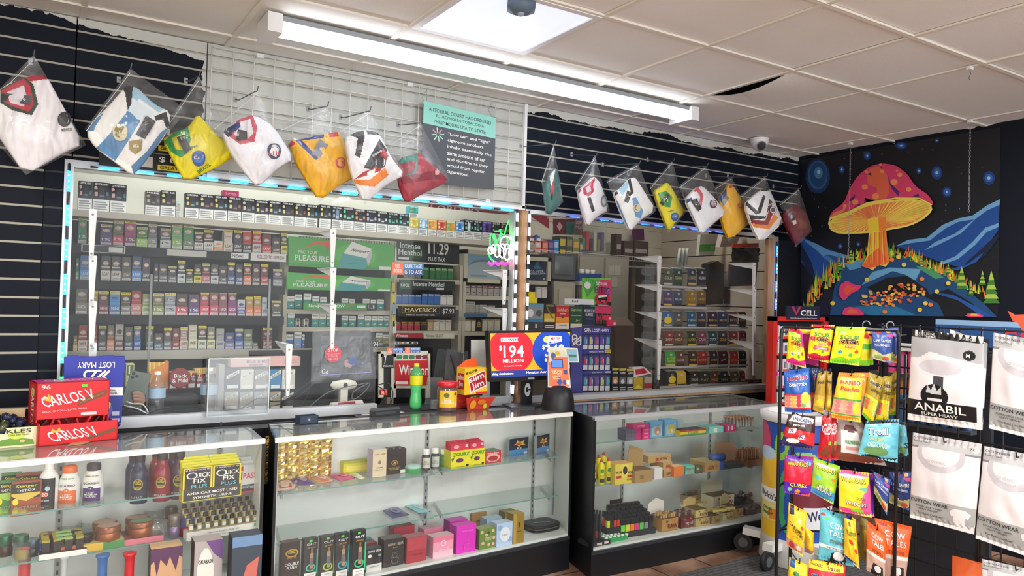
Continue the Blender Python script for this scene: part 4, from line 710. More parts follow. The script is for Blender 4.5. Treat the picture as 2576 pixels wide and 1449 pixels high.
# red cigarette stand and paper under the opening
t=thing('cigarette_stand','white framed counter stand with large red panel behind the green soda','stand',at(990,1010,Y=4.0));o=at(990,1010,Y=4.0);f_=lambda x,y,dy=0:at(x,y,Y=4.0)-o+Vector((0,dy,0))
m=MB()
for a,b_ in (((958,1000),(958,890)),((990,1000),(990,890)),((1076,1000),(1076,890)),((958,891),(1076,889)),((990,904),(1076,904)),((990,970),(1076,970))):m.bar(f_(*a),f_(*b_),.008,.03,'d8d4c4')
m.build('frame',t)
P_=[f_(991,968,-.018),f_(1074,968,-.018),f_(1074,906,-.018),f_(991,907,-.018)];m=MB().prism(P_,(0,.004,0),'c02430');u,v=P_[1]-P_[0],P_[3]-P_[0];m.art(lambda a,b_,l:P_[0]+u*a+v*b_+Vector((0,-l,0)),[('t','Winston',.56,.63,.9,.42,'w'),('t','Select',.55,.2,.34,.14,'k'),('r',.02,.04,.38,.16,'e8e8e8')]);m.build('red_panel',t)
P_=[f_(960,925,-.012),f_(988,925,-.012),f_(988,892,-.012),f_(960,892,-.012)];m=MB().prism(P_,(0,.004,0),'1c2024');u,v=P_[1]-P_[0],P_[3]-P_[0];m.art(lambda a,b_,l:P_[0]+u*a+v*b_+Vector((0,-l,0)),[('t','7',.25,.6,.2,.7,'w'),('t','SPECIAL PRICE',.5,.14,.9,.12,'w')]);m.build('price_card',t)
for k,c in enumerate(('2f7a5a','2f7a5a','2f7a5a','7a3044','7a3044')):q=f_(1003+k*16,902);MB().box(q.x-.014,-.01,q.z,q.x+.014,.01,q.z+.02,c).build('pack',t)
MB().prism([f_(958,1000,.01),f_(1076,1000,.01),f_(1076,890,.01),f_(958,890,.01)],(0,.005,0),'24262c').build('back_panel',t)
flat('lighter_pack',N1,3.9,[(958,994),(974,994),(974,980),(958,981)],'e04a2c',[('t','NEW',.5,.5,.7,.5,'w')],'small orange red pack in the glass opening','pack',.02)
t=thing('soda_bottle','green soda bottle with yellow label and yellow cap in the glass opening','bottle',(at(1046,1000,Y=3.78).x,3.78,.822));k=(at(1046,914,Y=3.78).z-.822)/.232
GS=mat('58d878',.2);pr=[(.02,0),(.028,.004),(.03,.02),(.03,.045),(.026,.07),(.024,.085),(.03,.11),(.032,.13)]
MB().lathe([(r*k,z*k) for r,z in pr],mat('62d880',.15)).build('lower_body',t);MB().lathe([(.0325*k,.125*k),(.0325*k,.17*k)],[mat('e8e020')],cap=0).build('label',t);MB().lathe([(r*k,z*k) for r,z in [(.032,.17),(.03,.185),(.016,.21),(.012,.218)]],mat('58a868',.15)).build('neck',t);MB().lathe([(r*k,z*k) for r,z in [(.0135,.216),(.0135,.231),(.001,.232)]],'y').build('cap',t)
flat('doodled_paper',N1,3.66,[(953,1019),(1050,1017),(1050,1016),(953,1018)],'w',[],'x','paper');D.objects.remove(D.objects['doodled_paper'])
m=MB().prism([(1.44,3.66,.8225),(1.68,3.68,.8225),(1.62,3.82,.8225),(1.46,3.80,.8225)],(0,0,.001),'w')
for k in range(26):a,b_=1.47+rnd.random()*.14,3.69+rnd.random()*.09;m.tube([(a,b_,.824),(a+.012*sin(k),b_+.012*cos(k*2),.824),(a+.02*cos(k),b_+.01,.824)],.0007,'e',3)
tag(m.build('doodled_paper'),'white paper covered with doodles in the glass opening','paper')
flat('clear_sign_holder',N1,3.7,[(1070,1016),(1112,1014),(1114,950),(1076,950)],CLR,[],'clear acrylic card holder right of the glass opening','holder',.006)
flat('document',N1,3.88,[(1185,1000),(1232,1000),(1232,855),(1185,855)],'e8eaea',[('r',.0,.48,1,.5,'c8caca')],'white paper sheet behind the lottery screen left edge','paper',.002)
t=thing('register','grey plastic covered register between the soda and the lottery screen','register',(at(1120,900,Y=3.95).x,3.95,CZT));MB().prism([(-.05,0,0),(.12,0,0),(.12,0,.31),(-.0,0,.33)],(0,.1,0),'3a3d44').build('body',t);m=MB().prism([(-.02,-.02,.03),(.12,-.02,.03),(.14,-.02,.32),(.0,-.02,.34)],(0,.002,0),BAG);m.build('plastic_cover',t);MB().bar((.02,-.03,.3),(.06,-.03,.18),.012,.004,'d').build('handle',t)
# red grey paper pack behind the rail
flat('red_label_box',N1,3.8,[(833,1022),(915,1015),(912,1007),(835,1015)],'e4dcd4',[('r',.2,0,.75,1,'a82a3a')],'flat box with red label lying behind the rail under the monitor','box',.03)
# ================================================================ right booth
def F2(name,quad,col,cmds,label,cat,Y=4.6,d=.004,group=None):return flat(name,R2,Y,quad,col,cmds,label,cat,d,group)
def rq(x0,y0,x1,y1):return [(x0,y1),(x1,y1),(x1,y0),(x0,y0)]
YW=5.0
t=thing('wire_shelf','white wire shelf high on the booth wall carrying small coloured boxes','shelf',at(*R2(65,300),Y=YW));o=at(*R2(65,300),Y=YW);e1=at(*R2(1130,300),Y=YW)-o
L=e1.x;m=MB()
for z in (0,.035):m.tube([(0,0,z),(L,0,z)],.003,'q',5);
m.tube([(0,.18,0),(L,.18,0)],.003,'q',5)
for k in range(55):m.tube([(L*k/54,0,.035),(L*k/54,0,0),(L*k/54,.18,0)],.0015,'q',4)
m.build('wire_deck',t);MB().box(0,-.0,-.06,L,.19,-.045,mat('8a8880')).build('lower_board',t)
zs_=o.z+.002
for i,(a,b_,yt,c1,c2) in enumerate(((75,132,200,'8a8a40','c8c8b8'),(135,190,200,'d86a60','e8d8d0'),(196,242,205,'d86058','e8a090'),(245,285,200,'5a4a80','8a7ab0'),(287,325,195,'3a8ad0','b0d0e8'),(328,380,165,'4a4c40','c8b850'),(383,432,170,'5a5c50','8a8a68'),(435,485,190,'8a8250','c8a860'),(487,512,215,'5a7ab0','d0b860'))):
 goods('snack_box',R2,YW+.02,(300,296),a,b_,yt,plain(c1,[('r',.1,.5,.9,.85,c2),('r',.1,.1,.9,.3,c2)]),'%s box, %s from the left on the wire shelf' % (cname(c1),ORD[i]),'box','small boxes on the wire shelf',z=zs_,d=.1)
for i,(x,c) in enumerate(((97,'a83a48'),(150,'3a5aa0'))):
 o2=thing('foil_balloon_pack',('left, red','right, blue')[i]+' teardrop shaped pack standing at the left end of the wire shelf','pack',at(*R2(x,198),Y=YW+.05));MB().lathe([(.001,-.055),(.02,-.04),(.036,0),(.03,.03),(.001,.045)],c,seg=14).build('body',o2);MB().box(-.02,-.04,-.008,.02,-.035,.012,'w').build('label',o2)
t=thing('clear_display_case','clear plastic case of little packs on the wire shelf','display case',at(*R2(600,296),Y=YW+.02));o=t.location.copy()
MB().box(-.13,0,0,.13,.12,.27,CLR).build('shell',t)
for k,c in enumerate(('6a8a60','c83a4a','3a3a40','c8c8b8','8a8a40','5a4a80')):MB().box(-.11+.04*k,.02,.02,-.08+.04*k,.08,.12+.06*(k % 2),c).build('pack',t)
for i,(a,b_,yt) in enumerate(((770,810,150),(830,905,205),(910,1020,205))):goods('dark_box',R2,YW+.02,(900,296),a,b_,yt,plain('4a3a3a',[('r',.1,.4,.9,.6,'a8a0a0')]),'%s dark brown box at the right end of the wire shelf' % ('tall','middle low','wide')[i],'box',z=zs_,d=.08)
F2('purple_cloth',[(905,200),(990,200),(985,110),(895,110)],'5a2a5a',[],'purple pouch hanging above the brown boxes','pouch',5.1,.01)
# menthol advert, television, cabinet doors
t=thing('framed_advert','cream framed dark blue menthol advert right of the wooden post','advert',at(*R2(40,538),Y=YN));o=t.location.copy();q=at(*R2(268,335),Y=YN)-o
m=MB()
for r_ in ((0,0,q.x,.03),(0,q.z-.03,q.x,q.z),(0,0,.03,q.z),(q.x-.03,0,q.x,q.z)):m.box(r_[0],0,r_[1],r_[2],.09,r_[3],'c0baa4')
m.build('frame',t);m=MB().box(.03,.02,.03,q.x-.03,.09,q.z-.03,'24384c');m.art(plane_fn((.03,.02,.03),(q.x-.06,0,0),(0,0,q.z-.06)),[('p',[(.4,.6),(.55,.98),(.65,.98),(.75,.6)],'3a6a88'),('t','BOLD. UNIQUE.\nMENTHOL FLAVOR',.55,.42,.8,.22,4,'d0dce4'),('r',.86,.06,.93,.14,'c8c8c8')]);m.build('picture',t)
MB().box(-.0,0,-.42,q.x,.12,0,SH_D).build('lower_shelf_box',t)
packs(R2,YN-.03,(190,648),[(150,190,560),(193,233,565)],WHT,'pale pack standing under the menthol advert','pale packs under the menthol advert',d=.02)
t=thing('television','old grey tube television standing on the booth cabinet','television',at(*R2(365,500),Y=4.8));m=MB();q0,q1=at(*R2(272,500),Y=4.8)-t.location,at(*R2(458,312),Y=4.8)-t.location
m.box(q0.x,0,0,q1.x,.2,q1.z,'55595c');m.prism([(q0.x+.03,.2,.03),(q1.x-.03,.2,.03),(q1.x-.03,.2,q1.z-.03),(q0.x+.03,.2,q1.z-.03)],(0,.12,0),'4a4e52');m.build('housing',t)
m=MB();cx_,w_,h_=(q0.x+q1.x)/2,(q1.x-q0.x)*.8,q1.z*.74;n_=8
m.add([(cx_+w_*(i/n_-.5),-.004-.016*(1-(2*i/n_-1)**2)*(1-(2*j/n_-1)**2),q1.z*.55+h_*(j/n_-.5)) for j in range(n_+1) for i in range(n_+1)],[(j*9+i,j*9+i+1,(j+1)*9+i+1,(j+1)*9+i) for j in range(n_) for i in range(n_)],mat('6a7274',.2),1);m.build('screen',t)
GD=mat('8a867c',.5)
t=thing('steel_cabinet','grey steel cabinet with tall doors in the middle of the right booth','cabinet',(at(*R2(460,900),Y=4.85).x,4.85,0));q1=at(*R2(870,330),Y=4.85);wd=q1.x-t.location.x
MB().box(0,0,0,wd,.12,q1.z,GD).build('body',t)
for k in (0,1):
 d_=MB().box(.01+k*wd/2,-.012,.05,wd/2*(k+1)-.01,0,q1.z-.02,mat('99958a',.45)).build('door',t);MB().cb(wd/2+(k*2-1)*.03,-.02,1.25,.012,.02,.1,'s').build('handle',d_)
for i,(x,y) in enumerate(((735,430),(785,430),(760,520))):F2('taped_note',rq(x-25,y-35,x+20,y+40),'b0aca0',[],'%s faded paper taped on the steel cabinet' % ('left','right','lowest')[i],'paper',4.835,.001)
t=thing('beige_cabinet','beige cabinet with panelled front left of the steel doors','cabinet',(at(*R2(280,900),Y=4.78).x,4.78,0));q1=at(*R2(455,525),Y=4.78);wd=q1.x-t.location.x
MB().box(0,0,0,wd,.3,q1.z,mat('a9a494',.5)).build('body',t);MB().box(.04,-.012,.3,wd-.04,0,q1.z-.06,mat('b5b0a0',.5)).build('door',t)
t=thing('doorway_frame','dark brown door and frame right of the steel cabinet','door',(at(*R2(900,900),Y=5.1).x,5.1,0));q1=at(*R2(1090,380),Y=5.1);wd=q1.x-t.location.x
MB().box(0,0,0,wd,.05,q1.z,'3a342e').build('panel',t);MB().box(-.05,-.02,0,0,.05,q1.z,'6a5c4c').build('jamb',t);MB().box(-.05,-.02,q1.z,wd,.05,q1.z+.05,'6a5c4c').build('lintel',t)
t=thing('corrugated_carton','tall brown cardboard carton standing under the pink candy display side','carton',(at(*R2(832,1180),Y=4.15).x,4.15,.8));q1=at(*R2(832,860),Y=4.15);MB().box(-.09,0,0,.09,.12,q1.z-.8,'4a3c32').build('body',t)
m=MB();h_=q1.z-.8;m.prism([(-.09,0,h_),(.09,0,h_),(.06,.06,h_+.06),(-.06,.06,h_+.06)],(0,.002,0),'5a4a3c');m.build('flap',t)
for k in range(18):pass
# shop goods near the glass
YS=3.86
def G2(name,a,b_,yt,yb,maker,label,cat,d=.06,grp=None,Y=YS):z=at(*R2((a+b_)/2,yb),Y=Y).z;return goods(name,R2,Y,((a+b_)/2,yb),a,b_,yt,maker,label,cat,grp,d=d,z=max(z,.8))
F2('accessory_box',rq(58,510,75,690),'e8d030',[],'tall yellow card behind the blister packs','card',3.95,.02)
m=thing('yellow_tray','yellow stepped tray standing on the shelf by the wooden post','tray',at(*R2(105,685),Y=3.92));MB().box(-.045,0,0,.05,.08,.035,'y').build('base',m);MB().box(.005,0,.035,.035,.03,.07,'y').build('step',m);MB().box(-.045,.06,.035,.05,.08,.06,'y').build('back',m)
t=thing('goods_ledge','grey shelf behind the right window left part carrying the front boxes','shelf',(at(*R2(40,888),Y=YS).x,YS,at(*R2(300,890),Y=YS).z-.003));MB().box(0,0,-.015,at(*R2(415,890),Y=YS).x-t.location.x,.15,0,'e').build('board',t);MB().box(.05,.05,.8-t.location.z,.07,.1,-.015,'e').build('support',t)
G2('earphone_pack',58,205,688,888,plain('8a9aa0',[('r',0,.88,1,1,'5aa0c8'),('r',0,.28,1,.4,'3a8ac0'),('e',.28,.62,.18,.16,'e8e8e8'),('e',.75,.62,.16,.13,'5a5c60'),('r',0,0,1,.28,'3a3e44'),('r',.06,.04,.2,.2,'d8d8d8'),('r',.55,.04,.65,.2,'d8d8d8')]),'blue topped earphone packs beside the wooden post','pack')
G2('pouch_box',208,295,690,888,plain('2a2620',[('r',0,.28,1,.6,'d8b830'),('p',[(.15,.85),(.25,.9),(.9,.4),(.8,.35)],'8a6a30'),('t','WOODS',.5,.92,.7,.08,'c8b880'),('r',.1,.3,.9,.42,'e8d890'),('r',.06,.04,.94,.08,'q'),('r',.06,.12,.94,.16,'q')]),'black and yellow leaf cigar pouch left of the red and orange cigar box','pouch')
G2('cigar_box',298,406,708,888,plain('c02a34',[('r',0,.28,1,.52,'f0a030'),('r',0,0,1,.26,'e8e4dc'),('t','Swishers',.5,.84,.8,.16,'e8c8a0'),('r',.3,.64,.7,.68,'e8c8a0'),('e',.5,.53,.1,.06,'7a1f28'),('t','WARNING',.5,.17,.6,.05,'k')]),'red and orange box with white warning panel behind the lottery screen','box')
G2('cigar_box',409,508,712,888,plain('1f4a34',[('t','Supremes',.5,.84,.8,.16,'b8c890'),('r',.1,.58,.9,.6,'b8c890'),('e',.72,.38,.14,.09,'2f6a48'),('t','Jas',.6,.38,.3,.1,'d8d8a0'),('r',.05,.02,.95,.24,'d8d8c0')]),'dark green box right of the red and orange one','box')
G2('gummies_box',512,606,700,860,plain('1f2c4c',[('r',.6,.9,.98,.99,'2f7a5a'),('t','MUSHROOM\nGUMMIES',.5,.62,.86,.34,'d8e0e8'),('r',.2,.3,.8,.33,'8a9ab0')]),'navy MUSHROOM GUMMIES box in front of the pink and green display','box')
t=G2('folded_flyer',412,600,655,700,plain('e8ecf0',[('t','Red',.2,.6,.25,.5,'1f3a6a')]),'white flyer box leaning on top of the green and navy boxes','flyer',Y=3.9);
t=thing('candy_display','pink and green candy display card above the blue vape stand','display',at(*R2(620,760),Y=3.95));o=t.location.copy()
P_=[at(*R2(*p),Y=3.95)-o for p in ((512,760),(728,770),(728,492),(512,492))];u,v=P_[1]-P_[0],P_[3]-P_[0];m=MB().prism(P_,(0,.01,0),'7ac850')
cm=[('p',[(.45,0),(1,0),(1,1),(.62,1),(.5,.5)],'d83a70')]
for k in range(7):cm.append(('p',[(.15,.45),(.0+.09*k,1 if k else .8),(.05+.09*k,1)],'3fae54'))
cm +=[('e',.68,.42,.27,.2,'c8203c'),('p',[(.5,.52),(.88,.56),(.84,.38),(.66,.3),(.52,.4)],'1c1418'),('p',[(.52,.52),(.86,.56),(.84,.5),(.54,.46)],'w'),('p',[(.6,.36),(.72,.33),(.8,.38),(.7,.41)],'e05070'),('e',.14,.8,.12,.1,'e8e8e8'),('r',.42,.22,.9,.27,'1c1c1c'),('e',.92,.3,.08,.06,'1c1c1c')]
fn=lambda a,b_,l:P_[0]+u*a+v*b_+Vector((0,-l,0));m.art(fn,cm);m.art(fn,[('t','BITEZ',.66,.68,.54,.2,-4,'8a3a9a'),('t','SOUR',.62,.87,.4,.1,'w'),('t','BITEZ',.655,.685,.5,.17,-4,'e8a0e0'),('t','WARNING',.66,.245,.4,.035,'w')],n0=26);m.build('header_card',t)
m=MB().prism([at(*R2(*p),Y=3.95)-o for p in ((606,862),(728,862),(728,770),(606,765))],(0,.06,0),'2a2a2c')
for k in range(16):a=at(*R2(612+k*7,850),Y=3.945)-o;b_=at(*R2(622+k*7,770+10*(k % 3)),Y=3.93)-o;m.tube([a,b_],.004,('c83a60','4a8a3a','e0507a','3a2a2c')[k % 4],4)
m.build('stick_tray',t)
for i,(x,y,r_) in enumerate(((700,800,.1),(735,842,-.08))):
 q=at(*R2(x,y),Y=3.92-.02*i);o2=MB().prism([(-.04,0,-.016),(.04,0,-.02),(.038,0,.018),(-.042,0,.014)],(0,.012,0),'d8285a').art(plane_fn((-.04,0,-.016),(.08,0,0),(0,0,.03)),[('r',.7,.2,.95,.7,'f0c0d0')]).build('candy_packet',loc=q);o2.rotation_euler=(0,r_,0);tag(o2,('upper','lower')[i]+' bright pink candy packet lying at the foot of the candy display','packet')
# blue vape stand
def mary_logo(cx,cy,s,ar=1.,c='w',fl=1):
 out=[]
 def ring(x,y,a0,a1):
  return [('p',[(cx+fl*s*(x+.3*cos(radians(a))),cy+fl*s*ar*(y+.3*sin(radians(a)))),(cx+fl*s*(x+.3*cos(radians(b))),cy+fl*s*ar*(y+.3*sin(radians(b)))),(cx+fl*s*(x+.17*cos(radians(b))),cy+fl*s*ar*(y+.17*sin(radians(b)))),(cx+fl*s*(x+.17*cos(radians(a))),cy+fl*s*ar*(y+.17*sin(radians(a))))],c) for a,b in [(a0+(a1-a0)*k/8,a0+(a1-a0)*(k+1)/8) for k in range(8)]]
 def st(x0,y0,x1,y1,w_=.065):
  dx,dy=x1-x0,y1-y0;L_=math.hypot(dx,dy);nx,ny=-dy/L_*w_,dx/L_*w_
  return ('p',[(cx+fl*s*(x0+nx),cy+fl*s*ar*(y0+ny)),(cx+fl*s*(x1+nx),cy+fl*s*ar*(y1+ny)),(cx+fl*s*(x1-nx),cy+fl*s*ar*(y1-ny)),(cx+fl*s*(x0-nx),cy+fl*s*ar*(y0-ny))],c)
 return ring(-.42,.22,60,300)+ring(.42,-.22,-120,120)+[st(-.3,.42,.3,.42),st(-.3,.0,.35,-.0),st(-.55,-.45,.5,.45),st(-.75,-.45,.1,.42),st(-.3,-.45,.4,-.45),st(.0,-.42,.3,-.0)]
t=thing('vape_display','blue counter stand with three rows of coloured vapes','display stand',at(*R2(580,1385),Y=3.84));o=t.location.copy();Yd=3.84
e_=lambda x,y,dy=0:at(*R2(x,y),Y=Yd)-o+Vector((0,dy,0));x0,x1=e_(510,0).x,e_(728,0).x;zb,zt=0,e_(600,868).z;VB='3a3f9a'
MB().box(e_(425,0).x,.02,zb,x1+.01,.1,zt,VB).build('body',t)
P_=[e_(428,1382,.015),e_(508,1382,.0),e_(508,870,.0),e_(428,880,.015)];m=MB().prism(P_,(0,.006,0),VB);u,v=P_[1]-P_[0],P_[3]-P_[0];m.art(lambda a,b_,l:P_[0]+u*a+v*b_+Vector((0,-l,0)),[(c[0],[(.5+(y-.5)*.9*6.2*.4,.82+(x-.5)*.2) for x,y in c[1]],c[2]) for c in mary_logo(.5,.5,.6,.6)],lift=.0002);m.build('side_wing',t)
def strip(y0,y1,cm):p0,p1=e_(510,y1),e_(728,y0);MB().box(p0.x,-.006,p0.z,p1.x,.02,p1.z,VB).art(plane_fn((p0.x,-.006,p0.z),(p1.x-p0.x,0,0),(0,0,p1.z-p0.z)),cm,lift=.0002).build('header_strip',t)
strip(870,925,[('t','LOST MARY',.62,.5,.62,.42,'w')]+mary_logo(.15,.5,.16,3.2))
strip(1045,1078,[('t','LOST MARY',.55,.5,.4,.45,'w'),('r',.78,.05,.99,.9,'d8d040'),('t','$14.99',.885,.48,.16,.4,'k')]+mary_logo(.28,.5,.1,3.2));strip(1205,1240,[('t',"Life's Merry!",.5,.5,.35,.5,'w'),('t','8888',.88,.5,.18,.5,'w')]);strip(1366,1385,[('t','LOST MARY',.55,.4,.4,.6,'w')])
for (y0,y1),cs in zip(((930,1045),(1082,1203),(1243,1364)),(('4aa0d0','d8d060','c8508a','7a50b8','60b8d0'),('c84a60','60b8b0','d85060','d84a58','b8c0c0'),('50b8c0','d05a98','8a50b0','d0d860','58c0c0'))):
 for k,c in enumerate(cs):
  p0,p1=e_(512+43*k,y1),e_(552+43*k,y0);w_,h_=p1.x-p0.x,p1.z-p0.z
  m=MB().box(p0.x,.0,p0.z,p1.x,.02,p1.z,'40408a').art(plane_fn((p0.x,0,p0.z),(w_,0,0),(0,0,h_)),[('r',.05,0,.95,.3,'e0e4e8'),('r',.12,.33,.9,.85,'5a60a0'),('r',.22,.34,.68,.74,c),('r',.3,.74,.62,.84,c),('r',.7,.4,.82,.7,'e0e4f0')]);m.build('vape_pack',t)
# small goods right of the stand
for i,(a,b_,c) in enumerate(((735,787,'c08a50'),(790,846,'6a6c70'),(849,905,'a8a8a8'))):G2('vape_carton',a,b_,1190+i*3,1368,plain('20242a',[('r',0,.9,1,1,'c8b850'),('r',.05,.32,.95,.62,c),('t','vybz',.5,.8,.7,.12,'w'),('e',.5,.42,.25,.1,'e0e0dc'),('r',.1,.05,.9,.08,'q'),('r',.1,.14,.9,.17,'q')]),'%s of three tall black cartons right of the blue stand, %s middle' % (('left','middle','right')[i],cname(c)),'carton')
G2('yellow_box',905,978,1262,1352,plain('c8a830',[('p',[(0,0),(.5,.4),(1,0)],'e8d060')]),'crumpled yellow box under the red and white bag','box')
G2('white_box',988,1050,1260,1355,plain('b8aca0',[('r',.0,.1,1,.5,'b03040')]),'pale box with a red band beside the pen cup','box')
F2('snack_bag',[(905,1262),(1045,1232),(990,1180),(898,1185)],'e8e0e0',[('r',.15,.2,.85,.8,'c02a44')],'crumpled red and white bag lying above the yellow box','bag',YS,.04)
t=thing('pen_cup','white cup full of pens in front of the ticket dispenser','cup',(at(*R2(1097,1355),Y=YS).x,YS+.04,.8));MB().lathe([(.03,0),(.033,.045)],'e8e0d0').build('cup',t);MB().lathe([(.034,.02),(.034,.05),(.033,.075)],'2a2428').build('upper_band',t)
for k in range(9):a=k*.9;MB().tube([(.015*cos(a),.015*sin(a),.02),(.03*cos(a),.03*sin(a),.13+.02*(k % 3))],.003,('k','2a3a5a','c8903a','k')[k % 4],5).build('pen',t)
# ---------------------------------------------------------------- lottery ticket dispensers
YT=4.02
t=thing('ticket_dispenser','clear acrylic dispenser tower holding rows of numbered lottery tickets','dispenser',at(*R2(1010,1340),Y=YT));o=t.location.copy()
e_=lambda x,y,dy=0:at(*R2(x,y),Y=YT)-o+Vector((0,dy,0))
rows=[(400,560,1470),(570,720,1470),(735,880,1785),(885,1032,1785),(1040,1190,1785),(1195,1342,1785)]
for (y0,y1,xr_) in rows:
 p0,p1=e_(1105,y1),e_(xr_,y0);m=MB().box(p0.x,.09,p0.z,p1.x,.094,p1.z,CLR);m.box(p0.x,-.01,p0.z-.003,p1.x,.09,p0.z,CLR);m.build('bin',t)
 MB().box(p0.x,-.012,p0.z-.003,p1.x,-.009,p0.z+.012,mat('c0c4c4',.2)).build('front_lip',t)
p0,p1=e_(1010,1342),e_(1108,390);MB().box(p0.x,.05,p0.z,p1.x,.053,p1.z,CLR).build('side_wall',t)
for k in range(9):q=e_(1060,440+k*100);MB().lathe([(.028,-.05),(.028,.05)],CLR,x=q.x+.02,y=.07,z=q.z,axis='x',seg=14).build('roll_drum',t)
TK=[[(1130,1208,'5a6048','GOLD',21),(1212,1287,'2f5550','500X',22),(1318,1390,'30405a','ULTIMATE',23),(1395,1468,'262c38','MILLIONS',24)],
 [(1132, 1206, '5a4f80', 'LOTERIA', 17), (1212, 1285, '4a5c74', 'MEGA', 18), (1315, 1388, '9a7a30', '777', 19), (1394, 1466, '7a5c30', 'GOLD', 20)],
 [(1130, 1205, '3f70b0', 'FISH', 13), (1212, 1285, '5a5e60', 'X', 14), (1315, 1387, '2f6088', 'CASH', 15), (1393, 1465, '3c3c58', 'LOTERIA', 16), (1475, 1555, '3a2a48', 'BIG', 37), (1558, 1630, '25355a', 'MILLION', 38), (1640, 1711, '4c2030', 'HOT', 39), (1715, 1778, '3c202a', '500X', 40)],
 [(1142, 1210, '8a3c34', 'EASY', 9), (1214, 1290, '6a5040', 'MEGA', 10), (1318, 1390, '3a4c30', 'LUCKY', 11), (1395, 1468, '8a4a60', 'CASH', 12), (1480, 1552, '22585e', '777', 33), (1558, 1630, '3a3030', 'GOLD', 34), (1640, 1712, '8a2040', 'X', 35), (1718, 1780, '8c1f48', '20X', 36)],
 [(1148, 1228, '40a848', 'IN THE\nGREEN', 5), (1231, 1300, '6a4a34', 'LOOSE', 6), (1325, 1398, '4c3a28', 'POKER', 7), (1401, 1475, 'a83434', 'LOTERIA', 8), (1490, 1555, '403040', 'CASH', 29), (1560, 1635, '541f28', '7', 30), (1650, 1715, 'c02c3c', 'STAR', 31), (1718, 1780, '2c3038', 'DICE', 32)],
 [(1165, 1235, '20282c', '$100', 1), (1236, 1310, 'd8b838', 'CROSS', 2), (1335, 1410, '3c2c20', 'TEXAS', 3), (1413, 1490, '2a3a30', 'PLAY', 4), (1492, 1565, '6a3c28', 'WILD', 25), (1568, 1640, '2a3038', 'WIN', 26), (1650, 1720, '6a5c48', '27', 27), (1722, 1770, '7a2028', '28', 28)]]
for (y0,y1,_),rw in zip(rows,TK):
 for a,b_,c,s,num in rw:
  p0=at(*R2(a,y1-4),Y=YT-.004);p1=at(*R2(b_,y0+8),Y=YT-.004);w_,h_=p1.x-p0.x,p1.z-p0.z;m=MB();n_=5;prof=[(-.004*sin(k/n_*3),h_*.82*k/n_) for k in range(n_+1)]+[(.012,h_*.92),(.035,h_*.98),(.06,h_)]
  for k in range(len(prof)-1):m.add([(0,prof[k][0],prof[k][1]),(w_,prof[k][0],prof[k][1]),(w_,prof[k+1][0],prof[k+1][1]),(0,prof[k+1][0],prof[k+1][1])],[(0,1,2,3)],c if k < 4 else ('b8b4ac' if k > 5 else c),1)
  g=plane_fn((0,-.0055,0),(w_,0,0),(0,.0,h_*.8));ac='e0c060' if num % 3 else 'c8d4d8'
  m.art(g,[('r',.0,.0,1,.08,'e'),('r',.08,.12,.92,.24,ac if num % 2 else '3a3a3a'),('e',.5,.55,.42,.26,'y' if num in (1,13) else ('e03a3a' if num==31 else c))]);m.art(g,[('t',s,.5,.55,.76,.18 if '\n' not in s else .34,ac),('r',.42,.84,.62,.97,'w'),('t',str(num),.52,.905,.14,.09,'k')],n0=4)
  tag(m.build('lottery_ticket',loc=p0),'%s lottery ticket marked %d in the clear dispenser' % (cname(c),num),'lottery ticket','lottery tickets in the dispenser')
# hanging goods at the right of the booth
F2('shirt_pack',[(1410,318),(1530,312),(1560,150),(1425,155)],'c8ccc0',[('r',0,.18,1,.52,'5ab040'),('t','M',.8,.35,.14,.2,'w')],'white pack with a green band hanging high in the right booth','pack',4.4,.03)
F2('paper_roll',[(1575,250),(1700,245),(1740,150),(1600,150)],'c8bcb8',[('r',.1,.7,.9,.76,'b06a70')],'white packs stacked above the shiny black pouch','pack',4.2,.05)
t=thing('foil_pouch','shiny black pouch with red header hanging at the right window edge','pouch',at(*R2(1770,400),Y=4.0));o=t.location.copy();P_=[at(*R2(*p),Y=4.0)-o for p in ((1665,365),(1878,365),(1875,255),(1668,255))]
BF=mat('14161a',.15,.3);n_=12;u,v=P_[1]-P_[0],P_[3]-P_[0]
m=MB();m.add([P_[0]+u*(i/n_)+v*(j/n_)+Vector((0,-.03*sin(pi*i/n_)*sin(pi*j/n_)-.018*noise.noise(Vector((i*.7,j*.7,3))),0)) for j in range(n_+1) for i in range(n_+1)],[(j*13+i,j*13+i+1,(j+1)*13+i+1,(j+1)*13+i) for j in range(n_) for i in range(n_)],BF,1);m.build('front',t)
MB().prism([P_[3]+Vector((0,.0,0)),P_[2]+Vector((0,0,0)),P_[2]+Vector((0,0,.035)),P_[3]+Vector((.01,0,.03))],(0,.006,0),'c83a2c').build('header',t);MB().prism([P_[0]+Vector((0,.01,-.19)),P_[1]+Vector((-.02,.01,-.19)),P_[1]+Vector((0,.01,0)),P_[0]+Vector((0,.01,0))],(0,.02,0),'2c2c30').build('back_stack',t)
for i,x in enumerate((1262,1290,1318)):
 a,b_=at(*R2(x-15,400),Y=4.4),at(*R2(x+5,262),Y=4.4);o2=MB().tube([(0,0,0),b_-a],.014,'b8bcb8',8).art(lambda p,q,l:(b_-a)*q+Vector((.02*p-.01,-.0145-l,0)),[('r',.3,.1,.6,.9,'8a8e8c')]).build('bag_roll',loc=a);tag(o2,'%s of three slanting silver rolls above the dispenser' % ('left','middle','right')[i],'roll')
t=thing('jacket','dark red and black garments hanging behind the ticket dispenser','clothing',at(*R2(1650,600),Y=4.35));o=t.location.copy();e_=lambda x,y:at(*R2(x,y),Y=4.35)-o
for nm,pts,c in (('black_garment',((1480,700),(1600,690),(1610,390),(1560,360),(1490,380)),'1f1c1e'),('red_garment',((1640,690),(1755,680),(1750,560),(1700,535),(1650,560)),'4a2228')):MB().prism([e_(*p) for p in pts],(0,.08,0),c).build(nm,t)
